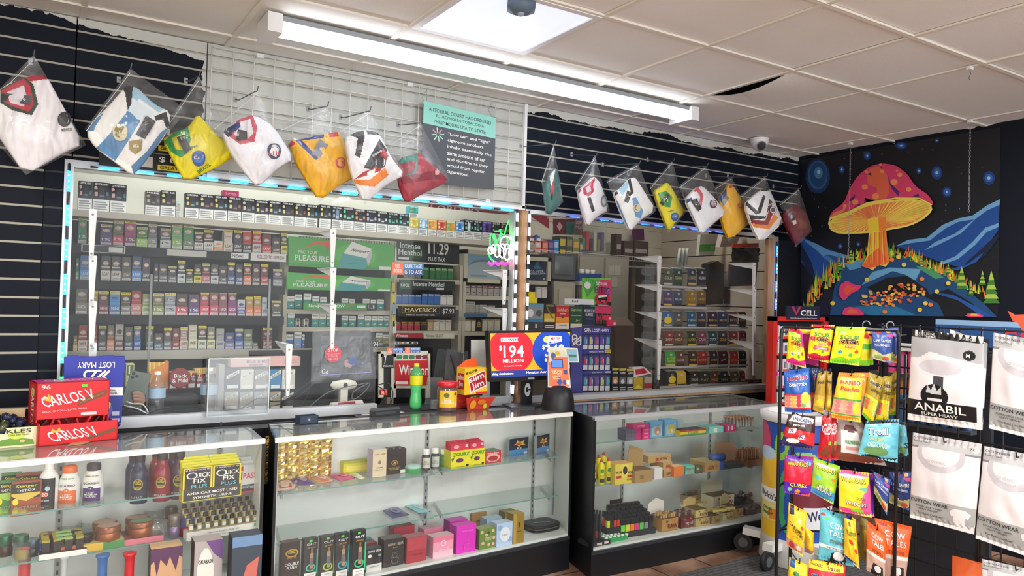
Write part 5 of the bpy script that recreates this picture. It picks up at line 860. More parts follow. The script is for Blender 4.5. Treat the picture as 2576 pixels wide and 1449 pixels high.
F2('name_card',rq(1578,655,1625,710),'d8d4cc',[('t','HARLUN',.5,.6,.8,.25,'k')],'small white name card taped among the dark garments','card',4.4)
t=thing('paper_cone','tall pinkish white paper cone standing right of the dispenser','cone',(at(*R2(1800,1320),Y=4.1).x,4.1,.8));h_=at(*R2(1785,1048),Y=4.1).z-.8;MB().lathe([(.05,0),(.045,.01),(.002,h_)],'d0b8b8',seg=18).build('sheet',t)
G2('booklet',1805,1905,1282,1340,plain('6a2838',[('r',.3,.7,.7,.9,'c8b0b0')]),'dark maroon booklet at the right corner of the window sill','booklet',Y=4.0)
t=thing('ballot_box','blue box with three small white cups on top beside the television','box',at(*R2(573,520),Y=4.75));o=t.location.copy();q=at(*R2(660,462),Y=4.75)-o;MB().box(-q.x,0,0,q.x,.15,q.z,'2a4a88').build('body',t)
for k in (-1,0,1):MB().lathe([(.018,0),(.022,.03),(.018,.034)],'d8d8d0',x=k*.055,y=.05,z=q.z,seg=12).build('cup',t)
MB().box(-.11,.0,-.03,.11,.15,0,'b8b8b0').build('tray',t)
# ================================================================ goods in and on the showcases
Z5b=Fr(630,1000,3.03);Z6=Fr(1430,960,2.964);Z4b=Fr(0,880,2.547)
ZL1,ZL2,ZD1=.5955,.4525,.2405;ZM1,ZM2,ZD2=.5755,.3655,.1905;ZR1,ZR2,ZD3=.6685,.4375,.1555;ZTOP=.8355
AT1=math.atan2(.144,1.77);AT2=math.atan2(.109,1.611);AT3=-.018
def place(fr,Z,x,y):
 q=at(*fr(x,y),Z=Z);return q,(q-O).dot(_f)
def sb(name,fr,Z,x0,x1,yb,yt,maker,label,cat,grp=None,d=.05,rz=AT2,par=None):
 """a box whose front lower edge runs from x0 to x1 at height yb of the frame, standing on level Z"""
 q,dist=place(fr,Z,(x0+x1)/2,yb);w_=(x1-x0)/FRS[fr]*dist/FL/max(.3,abs(cos(rz+YAW)));h_=(yb-yt)/FRS[fr]*dist/FL
 m=MB();maker(m,w_,h_,d);o=m.build(name,loc=q);o.rotation_euler=(0,0,rz);return tag(o,label,cat,grp)
FRS={}
for f_ in (Z3,Z4,Z5,R2,N1,Z5b,Z6,Z4b):FRS[f_]=(f_(1000,0)[0]-f_(0,0)[0])/1000;FRS[f_]=1/FRS[f_]
def bx(c,cmds=(),top=None,side=None,txt=()):
 def f(m,a,h,d):
  s_=side or c;m.box(-a/2,0,0,a/2,d,h,[s_,top or s_,c,s_,s_,s_]);g=fface(a,h);m.art(g,list(cmds));m.art(g,[('t',)+tuple(q_) for q_ in txt],n0=len(cmds)+2)
 return f
def rev(fr,Z,x,yb,yt,rad,label,cat,parts,name,grp=None,rz=0,sx=1):
 """a turned thing: parts = [(part name, profile in units of height & px radius, colour)]"""
 q,dist=place(fr,Z,x,yb);k=dist/FL/FRS[fr];h_=(yb-yt)*k;r_=rad*k;t=thing(name,label,cat,q+Vector((0,r_,0)),rz,grp)
 for nm,pr,c in parts:MB().lathe([(r*r_,z*h_) for r,z in pr],c,seg=20,cap=1).build(nm,t)
 return t,h_,r_
def wraplabel(t,r_,z0,z1,cmds,h_,span=1.9,nm='lettering',rr=1.0):
 cm2=[]
 for c in cmds:cm2 +=[('r',c[1]+(c[3]-c[1])*k/10,c[2],c[1]+(c[3]-c[1])*(k+1)/10,c[4],c[5]) for k in range(10)] if c[0]=='r' else [c]
 m=MB();fn=lambda a,b_,l:Vector((sin((a-.5)*span-YAW*.6)*(r_*rr+l),-cos((a-.5)*span-YAW*.6)*(r_*rr+l),(z0+(z1-z0)*b_)*h_));m.art(fn,cm2,lift=.00012,n0=6);m.build(nm,t)
# ---- left case, upper shelf
for i,(a,b_,c,c2,nm) in enumerate(((0,98,'3f8a3a','a8d848','green'),(100,230,'a04a28','e0c050','rust'))):
 for k in (1,0):sb('detox_box',Z4b,ZL1-.004,a+k*25,b_+k*12,1060-k*45,842-k*48,bx(c,[('r',.0,.5,.95,.95,'1c2018'),('p',[(0,.6),(.2,.5),(.5,.42),(.95,.6),(.95,.66),(0,.66)],c2),('e',.14,.42,.1,.1,'e8e030'),('r',.04,.08,.5,.2,c2)],txt=[('Stinger',.5,.86,.7,.1,'e8e030'),('DETOX',.5,.74,.6,.07,'w'),('INSTANT',.5,.24,.8,.08,'c8d8a0')]),'%s and black detox box, %s of its pair at the left of the upper shelf' % (nm,('front','back')[k]),'detox box',d=.03,rz=AT1)
HB=[('body',[(.98,0),(1,.03),(1,.62),(.9,.7),(.45,.82)],'f0f0ee'),('cap',[(.48,.82),(.48,.98),(.4,1),(.01,1)],'f4f4f2')]
t,h_,r_=rev(Z4b,ZL1,308,1038,715,56,'white bottle with black and orange label, leftmost on the upper shelf','bottle',HB,'detox_bottle');wraplabel(t,r_,.04,.66,[('r',0,0,1,1,'14151a'),('r',.05,.42,.6,.56,'e8603a'),('e',.6,.68,.12,.08,'a8d0e8'),('t','H2O',.4,.49,.5,.12,'w'),('t','BLACK WATER',.45,.3,.5,.05,'w'),('r',.1,.06,.5,.1,'q')],h_,nm='label')
for x,yt,c,nm,cc in ((443,755,'e8702a','orange','orange'),(598,738,'4a2f7a','purple','dark')):
 t,h_,r_=rev(Z4b,ZL1,x,1025 if x < 500 else 1010,yt,62,'white cleanse bottle with %s label on a grey base' % nm,'bottle',[('base',[(.98,0),(1.05,.02),(1.05,.12),(.98,.13)],'9a9c9c'),('body',[(.98,.1),(.98,.62),(.9,.7),(.72,.78),(.66,.84)],'ecece8'),('cap',[(.68,.84),(.68,.97),(.6,1),(.01,1)],c if x < 500 else '2c3038')],'cleanse_bottle')
 wraplabel(t,r_,.14,.66,[('r',0,0,1,.62,c),('r',.0,.6,1,.74,'ecece8'),('e',.5,.6,.14,.1,c),('t','QCARBO',.5,.82,.84,.11,'2c3038'),('t','16',.5,.6,.12,.07,'w'),('t','1 STEP\nMAXIMUM\nCLEANSE',.5,.32,.6,.26,'w')],h_,rr=.985,nm='label');wraplabel(t,r_,.68,.8,[('t','HERBAL CLEAN',.5,.4,.8,.3,'5a7a3a')],h_,rr=.88);wraplabel(t,r_,.01,.12,[('t','DETOX',.5,.5,.9,.7,'c8caca')],h_,rr=1.06)
t,h_,r_=rev(Z4b,ZL1,438,940,705,50,'clear spray bottle behind the orange labelled cleanse bottle','bottle',[('body',[(.9,0),(.95,.5),(.8,.75),(.3,.9)],JAR),('cap',[(.35,.88),(.3,.98),(.01,1)],'q')],'clear_bottle')
for x,c,nm in ((892,'24304e','navy blue'),(1040,'8c2232','red'),(1150,'4a2c44','dark purple')):
 for k in (1,0):
  yb,yt=(990 if x < 1000 else 975 if x < 1100 else 960)-k*30,(683,672,662)[int(x > 1000)+int(x > 1100)]-k*22
  t,h_,r_=rev(Z4b,ZL1,x-k*32,yb,yt,53,'%s detox drink bottle, %s of its pair on the upper shelf' % (nm,('front','back')[k]),'bottle',[('body',[(.95,0),(1,.03),(.98,.3),(1,.5),(.98,.62),(.8,.72),(.6,.78),(.6,.86)],mat(c,.2)),('cap',[(.62,.86),(.64,.98),(.5,1),(.01,1)],'15161a')],'detox_drink')
  if not k:wraplabel(t,r_,.06,.66,[('e',.55,.58,.3,.2,'b8a030'),('e',.55,.58,.24,.15,'1c1c20'),('t','High\nVoltage',.55,.64,.4,.14,'e8d040'),('t','DETOX',.55,.46,.36,.08,'e8d040'),('t',{892:'BLUE RAZZ',1040:'MELON',1150:'ACAI GRAPE'}[x],.5,.14,.7,.07,'w')],h_,rr=1.02,nm='label')
t=thing('sachet_display','yellow edged display box of black sachets on the upper shelf','display box',*[place(Z4b,ZL1,1360,955)[0]],AT1);dist=(t.location-O).dot(_f)/FL/2.547;w_,h_=290*dist/cos(YAW+AT1),270*dist
MB().box(-w_/2,0,0,w_/2,.09,h_*.28,['y','3a3a30','3a3a30','y','y','y']).art(fface(w_,h_*.28),[('r',0,0,1,1,'e0d828'),('r',.012,.06,.988,1,'34342e'),('t',"AMERICA'S MOST USED",.5,.65,.86,.22,'w'),('t','SYNTHETIC URINE',.5,.28,.66,.2,'w')]).build('tray',t)
for j in (0,1):
 for k in range(5):
  x=-w_*.25+w_*.5*j;zt_=h_*(.78+.045*k);m=MB().box(x-w_*.245,.006+.016*k,.01,x+w_*.245,.012+.016*k,zt_,'e8e020' if k else '16171b')
  if k==0:m.art(plane_fn((x-w_*.245,.006,.01),(w_*.49,0,0),(0,0,zt_-.01)),[('r',0,0,.06,1,'y'),('r',.94,0,1,1,'y'),('r',0,.96,1,1,'y'),('e',.3,.74,.19,.11,'w'),('e',.3,.74,.14,.08,'16171b'),('t','UICK',.68,.74,.5,.15,'w'),('t','FIX',.56,.56,.42,.14,'w'),('t','PLUS',.55,.38,.54,.12,'5ac0d8'),('t','#1 BRAND FOR 30+ YRS',.5,.92,.84,.04,'w')])
  m.build('sachet',t)
for k in (2,1,0):sb('test_kit_bag',Z4b,ZL1,1515-k*8,1640-k*14,915-k*14,740-k*24,bx('e8e8e8',[('p',[(0,.2),(.4,.3),(1,.3),(1,0),(0,0)],'2c2c58'),('r',0,0,1,.06,'d03040'),('p',[(.0,.9),(.35,.98),(.35,.8)],'d03040')],txt=[('U',.22,.62,.18,.3,'k'),('PASS',.62,.62,.52,.2,'d83a48'),('TOXIN FREE',.5,.2,.7,.08,'w')]),'white test kit bag, %s of three at the right end of the upper shelf' % ('front','middle','rear')[k],'pouch',d=.01,rz=AT1)
# ---- left case, second shelf: jars, grinders, oils
def grinder(x,yb,yt,rad,c1,c2,label,fr=Z4b,Z=ZL2,lid=None,nm='grinder'):
 return rev(fr,Z,x,yb,yt,rad,label,'grinder',[('lower_body',[(.95,0),(1,.03),(1,.5),(.9,.53)],mat(c2,.3,.6)),('upper_body',[(.97,.54),(1,.58),(1,.92),(.93,1)],mat(c1,.3,.6)),('lid_face',[(.9,1.0),(.85,1.015),(.01,1.015)],lid or c1)],nm)
def ashtray(x,yb,yt,rad,label,Z=ZL2):
 t,h_,r_=rev(Z4b,Z,x,yb,yt,rad,label,'ashtray',[('bowl',[(.7,0),(.95,.2),(1,.6),(.93,1),(.83,1),(.85,.5),(.7,.25),(.01,.2)],JAR)],'glass_ashtray')
 for k in range(3):MB().lathe([(r_*.12,-r_*.2),(r_*.12,r_*.12)],JAR,x=cos(k*2.1)*r_*.9,y=sin(k*2.1)*r_*.9,z=h_*.92,axis='x',seg=8).build('notch',t)
ashtray(600,1165,1085,82,'glass ashtray at the back of the second shelf, upper one of two');ashtray(445,1200,1135,75,'glass ashtray standing left behind the striped tray');ashtray(995,1130,1035,72,'stacked brown glass ashtray, upper of the two near the stack of grinders');ashtray(1005,1225,1120,78,'stacked brown glass ashtray, front one near the rainbow grinder');ashtray(605,1200,1115,90,'wide glass ashtray in front of the taller one behind the striped tray')
for i,(x,yb,yt,r_,c1,c2,ld,lb) in enumerate(((30,1330,1200,46,'2f6a50','4a3a30','3a7a58','dark green grinder at the far left of the second shelf'),(128,1340,1200,46,'3a5a4a','7a6a50','4a7a60','green topped brass grinder behind the clear jar'),(205,1330,1225,40,'4a5a68','3a3a38','6a8088','slate grinder behind the clear jar'),(295,1290,1185,40,'5a3a2c','4a3a30','6a4a38','brown grinder standing behind the blue one'),(282,1320,1235,38,'2a4a9a','2f5ab8','6a9a88','small blue grinder left of the white lighter tray'))):grinder(x,yb,yt,r_,c1,c2,lb,lid=ld)
t,h_,r_=rev(Z4b,ZL2-.01,140,1365,1240,62,'clear glass jar with gold content at the left of the second shelf','jar',[('body',[(.85,0),(.9,.1),(.9,.8),(1,.9),(1,1)],JAR),('content',[(.7,.08),(.75,.6),(.01,.62)],'a8883a')],'glass_jar')
t=thing('copper_grinder_tray','pink edged tray of copper grinders on the second shelf','tray',place(Z4b,ZL2,820,1255)[0],AT1-.04);MB().box(-.125,0,0,.125,.13,.022,['c8707a','8a4048','d8788a','c8707a','c8707a','c8707a']).build('tray',t)
for i,(x,y) in enumerate(((-.065,.035),(.05,.04),(-.07,.095),(.045,.1))):
 q=t.matrix_basis @ Vector((x,y,.023));g=thing('copper_grinder','%s copper grinder with window lid in the pink edged tray' % ('front left','front right','back left','back right')[i],'grinder',q)
 MB().lathe([(.04,0),(.042,.004),(.042,.03),(.04,.034)],mat('a0603a',.3,.5)).build('body',g);MB().lathe([(.044,.036),(.044,.052),(.04,.056)],mat('8a5438',.3,.5)).build('lid',g);MB().lathe([(.037,.057),(.02,.0575),(.001,.0576)],'a88a78' if i !=1 else '6a8a68').build('lid_face',g)
t=thing('striped_tray','red yellow green striped tray of dark grinders beside the white lighter tray','tray',place(Z4b,ZL2,595,1290)[0],AT1-.04);MB().box(-.105,0,0,.105,.13,.028,'c8b870').art(plane_fn((-.105,0,0),(.21,0,0),(0,0,.028)),[('r',0,0,.33,1,'c84a3a'),('r',.33,0,.66,1,'d8b040'),('r',.66,0,1,1,'3f8a4a')]).build('tray',t)
for i,(x,y) in enumerate(((-.07,.03),(-.02,.035),(.03,.04),(.075,.04),(-.05,.09),(.03,.095))):MB().lathe([(.02,.0285),(.022,.05),(.022,.06),(.001,.062)],mat(('3a3a34','2c2c2c','4a4a40')[i % 3],.25,.5),x=x,y=y,seg=14).build('small_grinder',t)
t=thing('lighter_tray','white tray holding black and yellow torch lighters with green stickers','tray',place(Z4b,ZL2,405,1330)[0],AT1-.05);MB().box(-.075,0,0,.075,.14,.02,['e8e8e4','2a2a28','e8e8e4','e8e8e4','e8e8e4','e8e8e4']).build('tray',t)
for k in range(12):x,y=-.055+(k % 4)*.036,.02+(k//4)*.045;m=MB().box(x-.012,y,.0202,x+.012,y+.03,.055,'1c1c1c').box(x-.012,y,.055,x+.012,y+.03,.062,'a89a30');m.build('lighter',t)
for k in range(3):MB().box(-.02,.01+k*.045,.0625,.03,.03+k*.045,.064,'9ad88a').build('sticker',t)
for x,yb,yt,r_,c1,c2,lb in ((1100,1150,1015,38,'4a4440','5a5450','dark steel grinder at the back beside the tall clear one'),(1187,1090,1000,40,'8a8a84','6a6a64','silver grinder on top at the back of the second shelf'),(1187,1160,1060,42,'7a7a74','5a5a58','grey steel grinder below the silver one'),(1120,1210,1070,38,'7a7068','7a6a90','tall steel grinder with a rainbow band'),(1212,1205,1090,48,'2f4a90','9a3038','blue and red clear stacked grinder beside the oil box')):grinder(x,yb,yt,r_,c1,c2,lb)
t=thing('body_oil_box','white box of small body oil vials on the second shelf','display box',place(Z4b,ZL2,1440,1190)[0],AT1);dist=(t.location-O).dot(_f)/FL/2.547;w_=370*dist/cos(YAW+AT1)
MB().box(-w_/2,0,0,w_/2,.15,.034,['w','c8c8c0','e8e8e4','w','w','w']).art(fface(w_,.034),[('t','Premium Quality Body Oil',.48,.62,.42,.26,'8a8c8c'),('t','Alcohol Free and Long Lasting',.48,.3,.46,.22,'8a8c8c'),('r',.1,.05,.17,.35,'6ad84a'),('r',.9,.6,.96,.95,'6ad84a')]).build('box',t)
for k in range(36):
 x,y=-w_*.44+(k % 9)*w_*.108,.012+(k//9)*.036;z=.034+(k//9)*.012;v_=t.matrix_basis @ Vector((x,y,z));
 if k==0:
  V0=thing('oil_vial','small glass oil vial with dark cap standing in the white body oil box','vial',v_,0,'oil vials in the white box');MB().lathe([(.009,0),(.0095,.002),(.0095,.028),(.006,.031)],mat('a89860',.15)).build('bottle',V0);MB().lathe([(.0085,.031),(.0085,.045),(.001,.0455)],'1c1c1e').build('cap',V0);MB().box(-.007,-.0102,.008,.007,-.0096,.022,'d8d8d0').build('label',V0)
 else:copy_tree(V0,v_)
MB().box(-w_*.47,.01,.0,w_*.47,.14,.034+.036,CLR)
# ---- left case, deck: pipes and boxed glass
def beaker(x,yt,rad,c,label,stripe):
 q,dist=place(Z4b,ZD1,x,1700);zt_=at(*Z4b(x,yt),Y=q.y).z;h_=zt_-ZD1;r_=rad*dist/FL/2.547;t=thing('water_pipe',label,'water pipe',q)
 MB().lathe([(r_*2.2,0),(r_*2.3,.01),(r_*1.1,h_*.45),(r_*.95,h_*.5),(r_*.95,h_*.85),(r_*1.0,h_*.93),(r_*1.35,h_*.97),(r_*1.35,h_),(r_*.8,h_)],mat(c,.15),seg=22).build('tube',t);MB().lathe([(r_,h_*.5),(r_*1.02,h_*.53)],stripe,cap=0).build('band',t)
 return t,r_,h_
beaker(645,1312,30,'2a6ab0','blue glass water pipe with a painted 420 on the lower shelf','a8c840');beaker(818,1300,30,'c03038','red glass water pipe with a painted leaf on the lower shelf','2a5a3a')
m_,r_,h_=beaker(145,1255,35,'c04048','clear topped red glass pipe at the far left of the lower shelf','e0e0e0');beaker(400,1325,18,'b8c0c0','small clear flask topped pipe with red flower neck','a82030')
for x0,x1,yt,c,cm,lb in ((965,1150,1268,'d8b48a',[('r',0,0,1,1,'c8a078'),('p',[(0,1),(0,.75),(.1,.8),(.2,.55),(.3,.82),(.5,.7),(.6,.85),(.8,.6),(.9,.85),(1,.8),(1,1)],'5a3a5a'),('r',.2,.1,.8,.5,'e0c098')],'boxed glass piece in peach and purple packaging on the lower shelf'),(1240,1410,1225,'a8a0a0',[('e',.4,.5,.3,.4,'e0dcd4'),('p',[(.4,1),(1,1),(1,.7),(.7,.8)],'6a4a80'),('t','CALABASH',.4,.7,.5,.06,'k')],'boxed white pipe in a purple and grey window box'),(1480,1665,1195,'3a4450',[('r',0,.86,1,1,'6a8ab0'),('p',[(.2,.2),(.5,.6),(.9,.7),(.8,.3)],'c06a60'),('e',.5,.3,.3,.12,'a8a0a0')],'dark blue window box with red glass at the right of the lower shelf')):
 q,dist=place(Z4b,ZD1,(x0+x1)/2,1660);k=dist/FL/2.547;zt_=at(*Z4b((x0+x1)/2,yt),Y=q.y).z;w_=(x1-x0)*k;h_=zt_-ZD1;m=MB(Matrix());m.box(-w_/2,0,0,w_/2,.08,h_,[c,c,c,c,'3a3438',c]).art(fface(w_,h_),cm);o=m.build('pipe_box',loc=q);o.rotation_euler=(0,0,AT1-.1);tag(o,lb,'box')
# ---- middle case, upper shelf
t=thing('gold_foil_sheet','large gold foil sheet of wrapped squares leaning in the middle case left corner','foil sheet',(at(*Z5b(345,600),Y=3.49).x+.02,3.46,ZM1),AT2);GF=mat('e0b850',.18,.85);GF2=mat('f8e8a8',.12,.8)
MB().box(-.17,.012,0,.15,.014,.215,'d8b458').build('backing',t);m=MB()
for i in range(6):
 for j in range(6):
  x,z=-.168+i*.053,.003+j*.035;n_=3
  m.add([(x+.048*a/n_,.011-.012*sin(pi*a/n_)*sin(pi*b_/n_)-.004*rnd.random(),z+.031*b_/n_) for b_ in range(n_+1) for a in range(n_+1)],[(b_*4+a,b_*4+a+1,b_*4+a+5,b_*4+a+4) for b_ in range(n_) for a in range(n_)],[GF,GF2,GF,GF2,GF2,GF,GF,GF2,GF])
m.build('foil_squares',t)
def sachet(fr,Z,pts,c,label,cm=(),puff=.012,nm='foil_packet',g=None):
 P_=[at(*fr(*p),Z=Z+.002) for p in pts];o=P_[0].copy();P_=[p-o for p in P_];n_=8
 def fn(a,b_,l=0):p=P_[0]*(1-a)*(1-b_)+P_[1]*a*(1-b_)+P_[2]*a*b_+P_[3]*(1-a)*b_;e=sin(pi*a)*sin(pi*b_);return p+Vector((0,0,puff*e+l+.002*noise.noise(p*60)*e))
 m=MB();m.add([fn(i/n_,j/n_) for j in range(n_+1) for i in range(n_+1)],[(j*9+i,j*9+i+1,(j+1)*9+i+1,(j+1)*9+i) for j in range(n_) for i in range(n_)],mat(c,.3),1);m.art(fn,list(cm),lift=.0012,n0=2);m.prism([P_[0],P_[1],P_[2],P_[3]],(0,0,-.001),c);return tag(m.build(nm,loc=o),label,'packet',g)
sachet(Z5b,ZM1,[(205,712),(350,690),(300,620),(205,630)],'e8c8b8','cream and red candy pouch at the left front of the upper shelf',[('r',.1,.1,.8,.4,'c0404a')]);sachet(Z5b,ZM1,[(375,668),(490,655),(420,598),(285,615)],'5a3a9a','purple candy pouch lying second from the left',[('e',.5,.5,.25,.3,'b8a8d8')])
sachet(Z5b,ZM1,[(520,652),(640,635),(570,588),(430,600)],'e8a080','peach orange candy pouch lying between the purple and pink ones',[('e',.5,.5,.25,.3,'f0d8c8'),('r',.3,.05,.7,.2,'e07040')]);sachet(Z5b,ZM1,[(690,635),(800,612),(720,570),(580,590)],'d03a70','pink red candy pouch lying before the yellow carton',[('e',.5,.5,.25,.3,'f090b0')]);sachet(Z5b,ZM1,[(835,622),(880,612),(780,575),(740,580)],'e0e0c0','pale yellow striped slim packet beside the pink pouch',[('r',.2,.1,.35,.9,'d8c840')])
sb('yellow_carton',Z5b,ZM1,720,890,572,482,bx('d8d828',[('r',.12,.15,.98,.6,'f0e060'),('r',0,.8,1,1,'b8b830')],'a8a840'),'lime yellow open carton behind the pouches','carton',d=.06)
sb('display_tower',Z5b,ZM1,935,1028,605,395,bx('e0d0b0',[('e',.5,.52,.12,.07,'8a7a60')],'c8c0c8','b8b0c8',[('VVIP',.5,.33,.5,.05,'4a4038'),('VVIP',.25,.82,.3,.04,'6a6058'),('VVIP',.75,.82,.3,.04,'6a6058'),('HONEY',.5,.25,.6,.03,'8a7a60')]),'cream and lilac hexagonal carton in the middle of the upper shelf','carton',d=.06)
sb('display_tower',Z5b,ZM1,1040,1176,583,395,bx('1b1c20',[('e',.42,.46,.16,.1,'b89a48'),('e',.42,.46,.13,.08,'1b1c20'),('p',[(.34,.44),(.42,.52),(.52,.46),(.44,.42)],'c8a850'),('r',.72,.02,.98,.16,'e8e8e8'),('r',.1,.98,.3,1.08,'2c2c30'),('r',.4,.98,.6,1.1,'2c2c30'),('r',.7,.98,.9,1.07,'2c2c30')],'2c2c30',None,[('BLACK BULL\nEXTREME',.4,.24,.6,.12,'b89a48')]),'black carton with a round gold emblem beside the cream and lilac carton','carton',d=.07)
t,h_,r_=rev(Z5b,ZM1,1262,582,520,62,'low green tin with clear lid in the middle of the upper shelf','tin',[('body',[(.98,0),(1,.1),(1,.6)],'3aa060'),('lid',[(1.02,.6),(1.02,.8),(.9,.9),(.01,.92)],'a8c8c0')],'green_tin')
for x,yb,yt,c in ((1350,558,400,'d8d4c8'),(1420,548,392,'c8d0c8'),(1485,530,405,'6aa050')):
 t,h_,r_=rev(Z5b,ZM1,x,yb,yt,33,'white capped pill bottle, %s' % {1350:'left one with the cream label',1420:'middle one with the grey label',1485:'right one, small with a green label'}[x],'pill bottle',[('body',[(.95,0),(1,.03),(1,.68),(.7,.76)],'38424a' if x < 1450 else '5a7a5a'),('cap',[(.78,.76),(.78,.97),(.7,1),(.01,1)],'f0f0f0')],'pill_bottle');wraplabel(t,r_,.12,.62,[('r',0,0,1,1,c),('t','INDO\nKRATOM',.5,.5,.7,.4,'8a8a80')],h_,nm='label')
for a,b_,yb,yt in ((1530,1670,540,335),(1675,1785,523,320)):
 t=sb('sour_candy_display',Z5b,ZM1,a,b_,yb,yt+70,bx('e8e028',[('p',[(.0,.55),(.2,.7),(.1,.4)],'3a8a3a'),('e',.45,.45,.2,.12,'6a2a6a'),('e',.85,.15,.08,.06,'k')],txt=[('ZOURZ',.52,.8,.86,.2,'2a7a2a'),('ZOURZ',.51,.81,.82,.17,'8ae03a'),('SOUR CANDY',.5,.1,.5,.04,'k')]),'yellow sour candy display carton, %s one of the pair' % ('left' if a < 1600 else 'right'),'display box',d=.07)
 dist=(t.location-O).dot(_f)/FL/3.03;w_,h_=(b_-a)*dist/cos(YAW+AT2),(yb-yt-70)*dist
 for k in range(5):MB().box(-w_*.46,.008+.012*k,h_+.0,w_*.46,.014+.012*k,h_+.03+.003*k,'d83050').art(plane_fn((-w_*.46,.008+.012*k,h_),(w_*.92,0,0),(0,0,.03)),[('e',.3,.6,.16,.3,'f0a8b8'),('r',.8,.5,.95,.9,'f8e0e0')]).build('candy_pack',t)
sb('header_card_box',Z5b,ZM1+.0,1700,1810,400,285,bx('b83a30',[('r',.0,.7,.6,1,'d8c030'),('e',.85,.75,.12,.2,'1c1c1c')],txt=[('sushi bites',.35,.85,.5,.12,'7a2a20')]),'red header card with yellow corner standing behind the yellow cartons','card',d=.01).location.z +=.06
sb('trinket_carton',Z5b,ZM1,1787,1908,500,408,bx('d83038',[('e',.5,.45,.42,.35,'e8b8b0'),('e',.5,.4,.3,.22,'b02028')],'3f7a48',None,[('odor free',.5,.85,.7,.16,'w')]),'red odor free carton with green top on the upper shelf','carton',d=.07)
for a,b_,yb,yt,r_ in ((1972,2118,440,308,.25),(2180,2280,425,285,.45)):sb('game_card_pack',Z5b,ZM1,a,b_,yb,yt,bx('1d2a40',[('r',0,0,1,.35,'4a90c8'),('p',[(.2,.62),(.35,.7),(.4,.88),(.55,.74),(.8,.86),(.7,.66),(.85,.55),(.6,.58),(.5,.48),(.4,.6)],'e8c840'),('p',[(.3,.65),(.5,.76),(.7,.66),(.5,.58)],'d84a30'),('r',.75,.05,.92,.16,'w')],'c8d0d4','9aa4a8',[('R2',.5,.42,.24,.1,'w')]),'blue and black blister card with starburst, %s one at the upper shelf right end' % ('front' if a < 2000 else 'tilted'),'card pack',d=.02,rz=r_-.1)
sb('trinket_box',Z5b,ZM1,1840,1950,425,335,bx(CLR,[('e',.8,.4,.1,.3,'e')],CLR,CLR),'clear plastic trinket box behind the red carton','box',d=.05)
for i,(x,y) in enumerate(((1930,452),(1975,462),(1950,440))):q=at(*Z5b(x,y),Z=ZM1+.004);tag(MB().tube([(0,0,0),(.05,-.01+.01*i,.0)],.003,('9ab0c8','s','6a88b0')[i],5).build('metal_pin',loc=q),'%s small metal pin lying before the blister cards' % ('blue grey','silver','steel blue')[i],'pin')
# ---- middle case, lower shelf and deck
sachet(Z5b,ZM2,[(1085,918),(1210,893),(1110,825),(1008,862)],'3a4078','dark blue foil packet lying on the lower glass shelf',[('e',.5,.5,.25,.3,'8a90b8')]);sachet(Z5b,ZM2,[(1280,878),(1375,872),(1270,805),(1172,822)],'8ac8d0','light turquoise foil packet lying on the lower glass shelf',[('e',.5,.5,.25,.3,'c8e8e8')])
def vtall(a,b_,yb,yt,c,label,sl='8a5a48'):
 sb('vape_carton',Z5b,ZD2,a,b_,yb,yt,bx('23272c',[('r',.05,.02,.9,.2,'e8e8e4'),('p',[(.9,.15),(1,.15),(1,.74),(.92,.74)],c),('e',.5,.32,.36,.09,c),('e',.5,.32,.26,.06,'23272c'),('r',.42,.3,.68,.66,'a89070'),('r',.48,.66,.62,.76,'8a6a40'),('r',.45,.38,.65,.55,'6a6a6c'),('r',.34,.93,.56,.98,'58d848')],'30343a','2c3036',[('OLIT',.5,.88,.7,.05,'w'),('60K PUFFS',.5,.8,.6,.035,'c89a48'),('WARNING',.48,.16,.5,.02,'k'),('nicotine is an\naddictive chemical',.48,.09,.7,.05,'8a8a8a')]),label,'vape carton',d=.032,rz=AT2)
sb('detox_carton',Z5b,ZD2,245,360,1415,1100,bx('2a1c18',[('e',.55,.72,.36,.1,'b89030'),('e',.55,.72,.28,.07,'2a1c18'),('e',.4,.1,.2,.06,'8a2030'),('e',.75,.08,.16,.05,'a83040')],'4a3a28','3a2a20',[('High\nVoltage',.55,.75,.5,.08,'e8d040'),('DETOX',.55,.62,.5,.04,'c8a030'),('DOUBLE\nFLUSH',.55,.42,.76,.16,'w')]),'dark brown detox carton at the left end of the deck','carton',d=.035)
for k,(a,yb,yt,c,cn) in enumerate(((410,1400,1078,'48b8a0','teal'),(540,1395,1058,'a8d030','lime'),(652,1385,1040,'38a8b0','turquoise'),(778,1378,1015,'40c080','sea green'))):vtall(a,a+88,yb,yt,c,'tall black vape carton with %s accent, %s of the row' % (cn,ORD[k]))
sb('vape_carton',Z5b,ZD2,890,992,1325,1148,bx('2c3034',[('r',0,0,1,.32,'d8d8d4'),('e',.2,.68,.12,.07,'w'),('r',.4,.4,.72,.74,'15161a'),('r',.74,.62,.94,.72,'8a9a90')],'40444a','3a3e42',[('SUPER GEEK',.5,.88,.86,.09,'w'),('WARNING',.5,.22,.6,.05,'6a6a6a')]),'short black and white vape carton in front of its row','vape carton',d=.04)
for i,(a,b_,yb,yt,c) in enumerate(((870,955,1270,1110,'8a4048'),(835,920,1230,1085,'3a8a90'))):sb('vape_carton',Z5b,ZD2,a,b_,yb,yt,bx('30343a',[('r',0,.82,1,1,c),('r',.4,.3,.7,.7,'15161a')],c,'30343a',[('SUPER GEEK',.5,.75,.8,.06,'w')]),'%s topped vape carton half hidden behind the short black and white carton' % cname(c),'vape carton',d=.04)
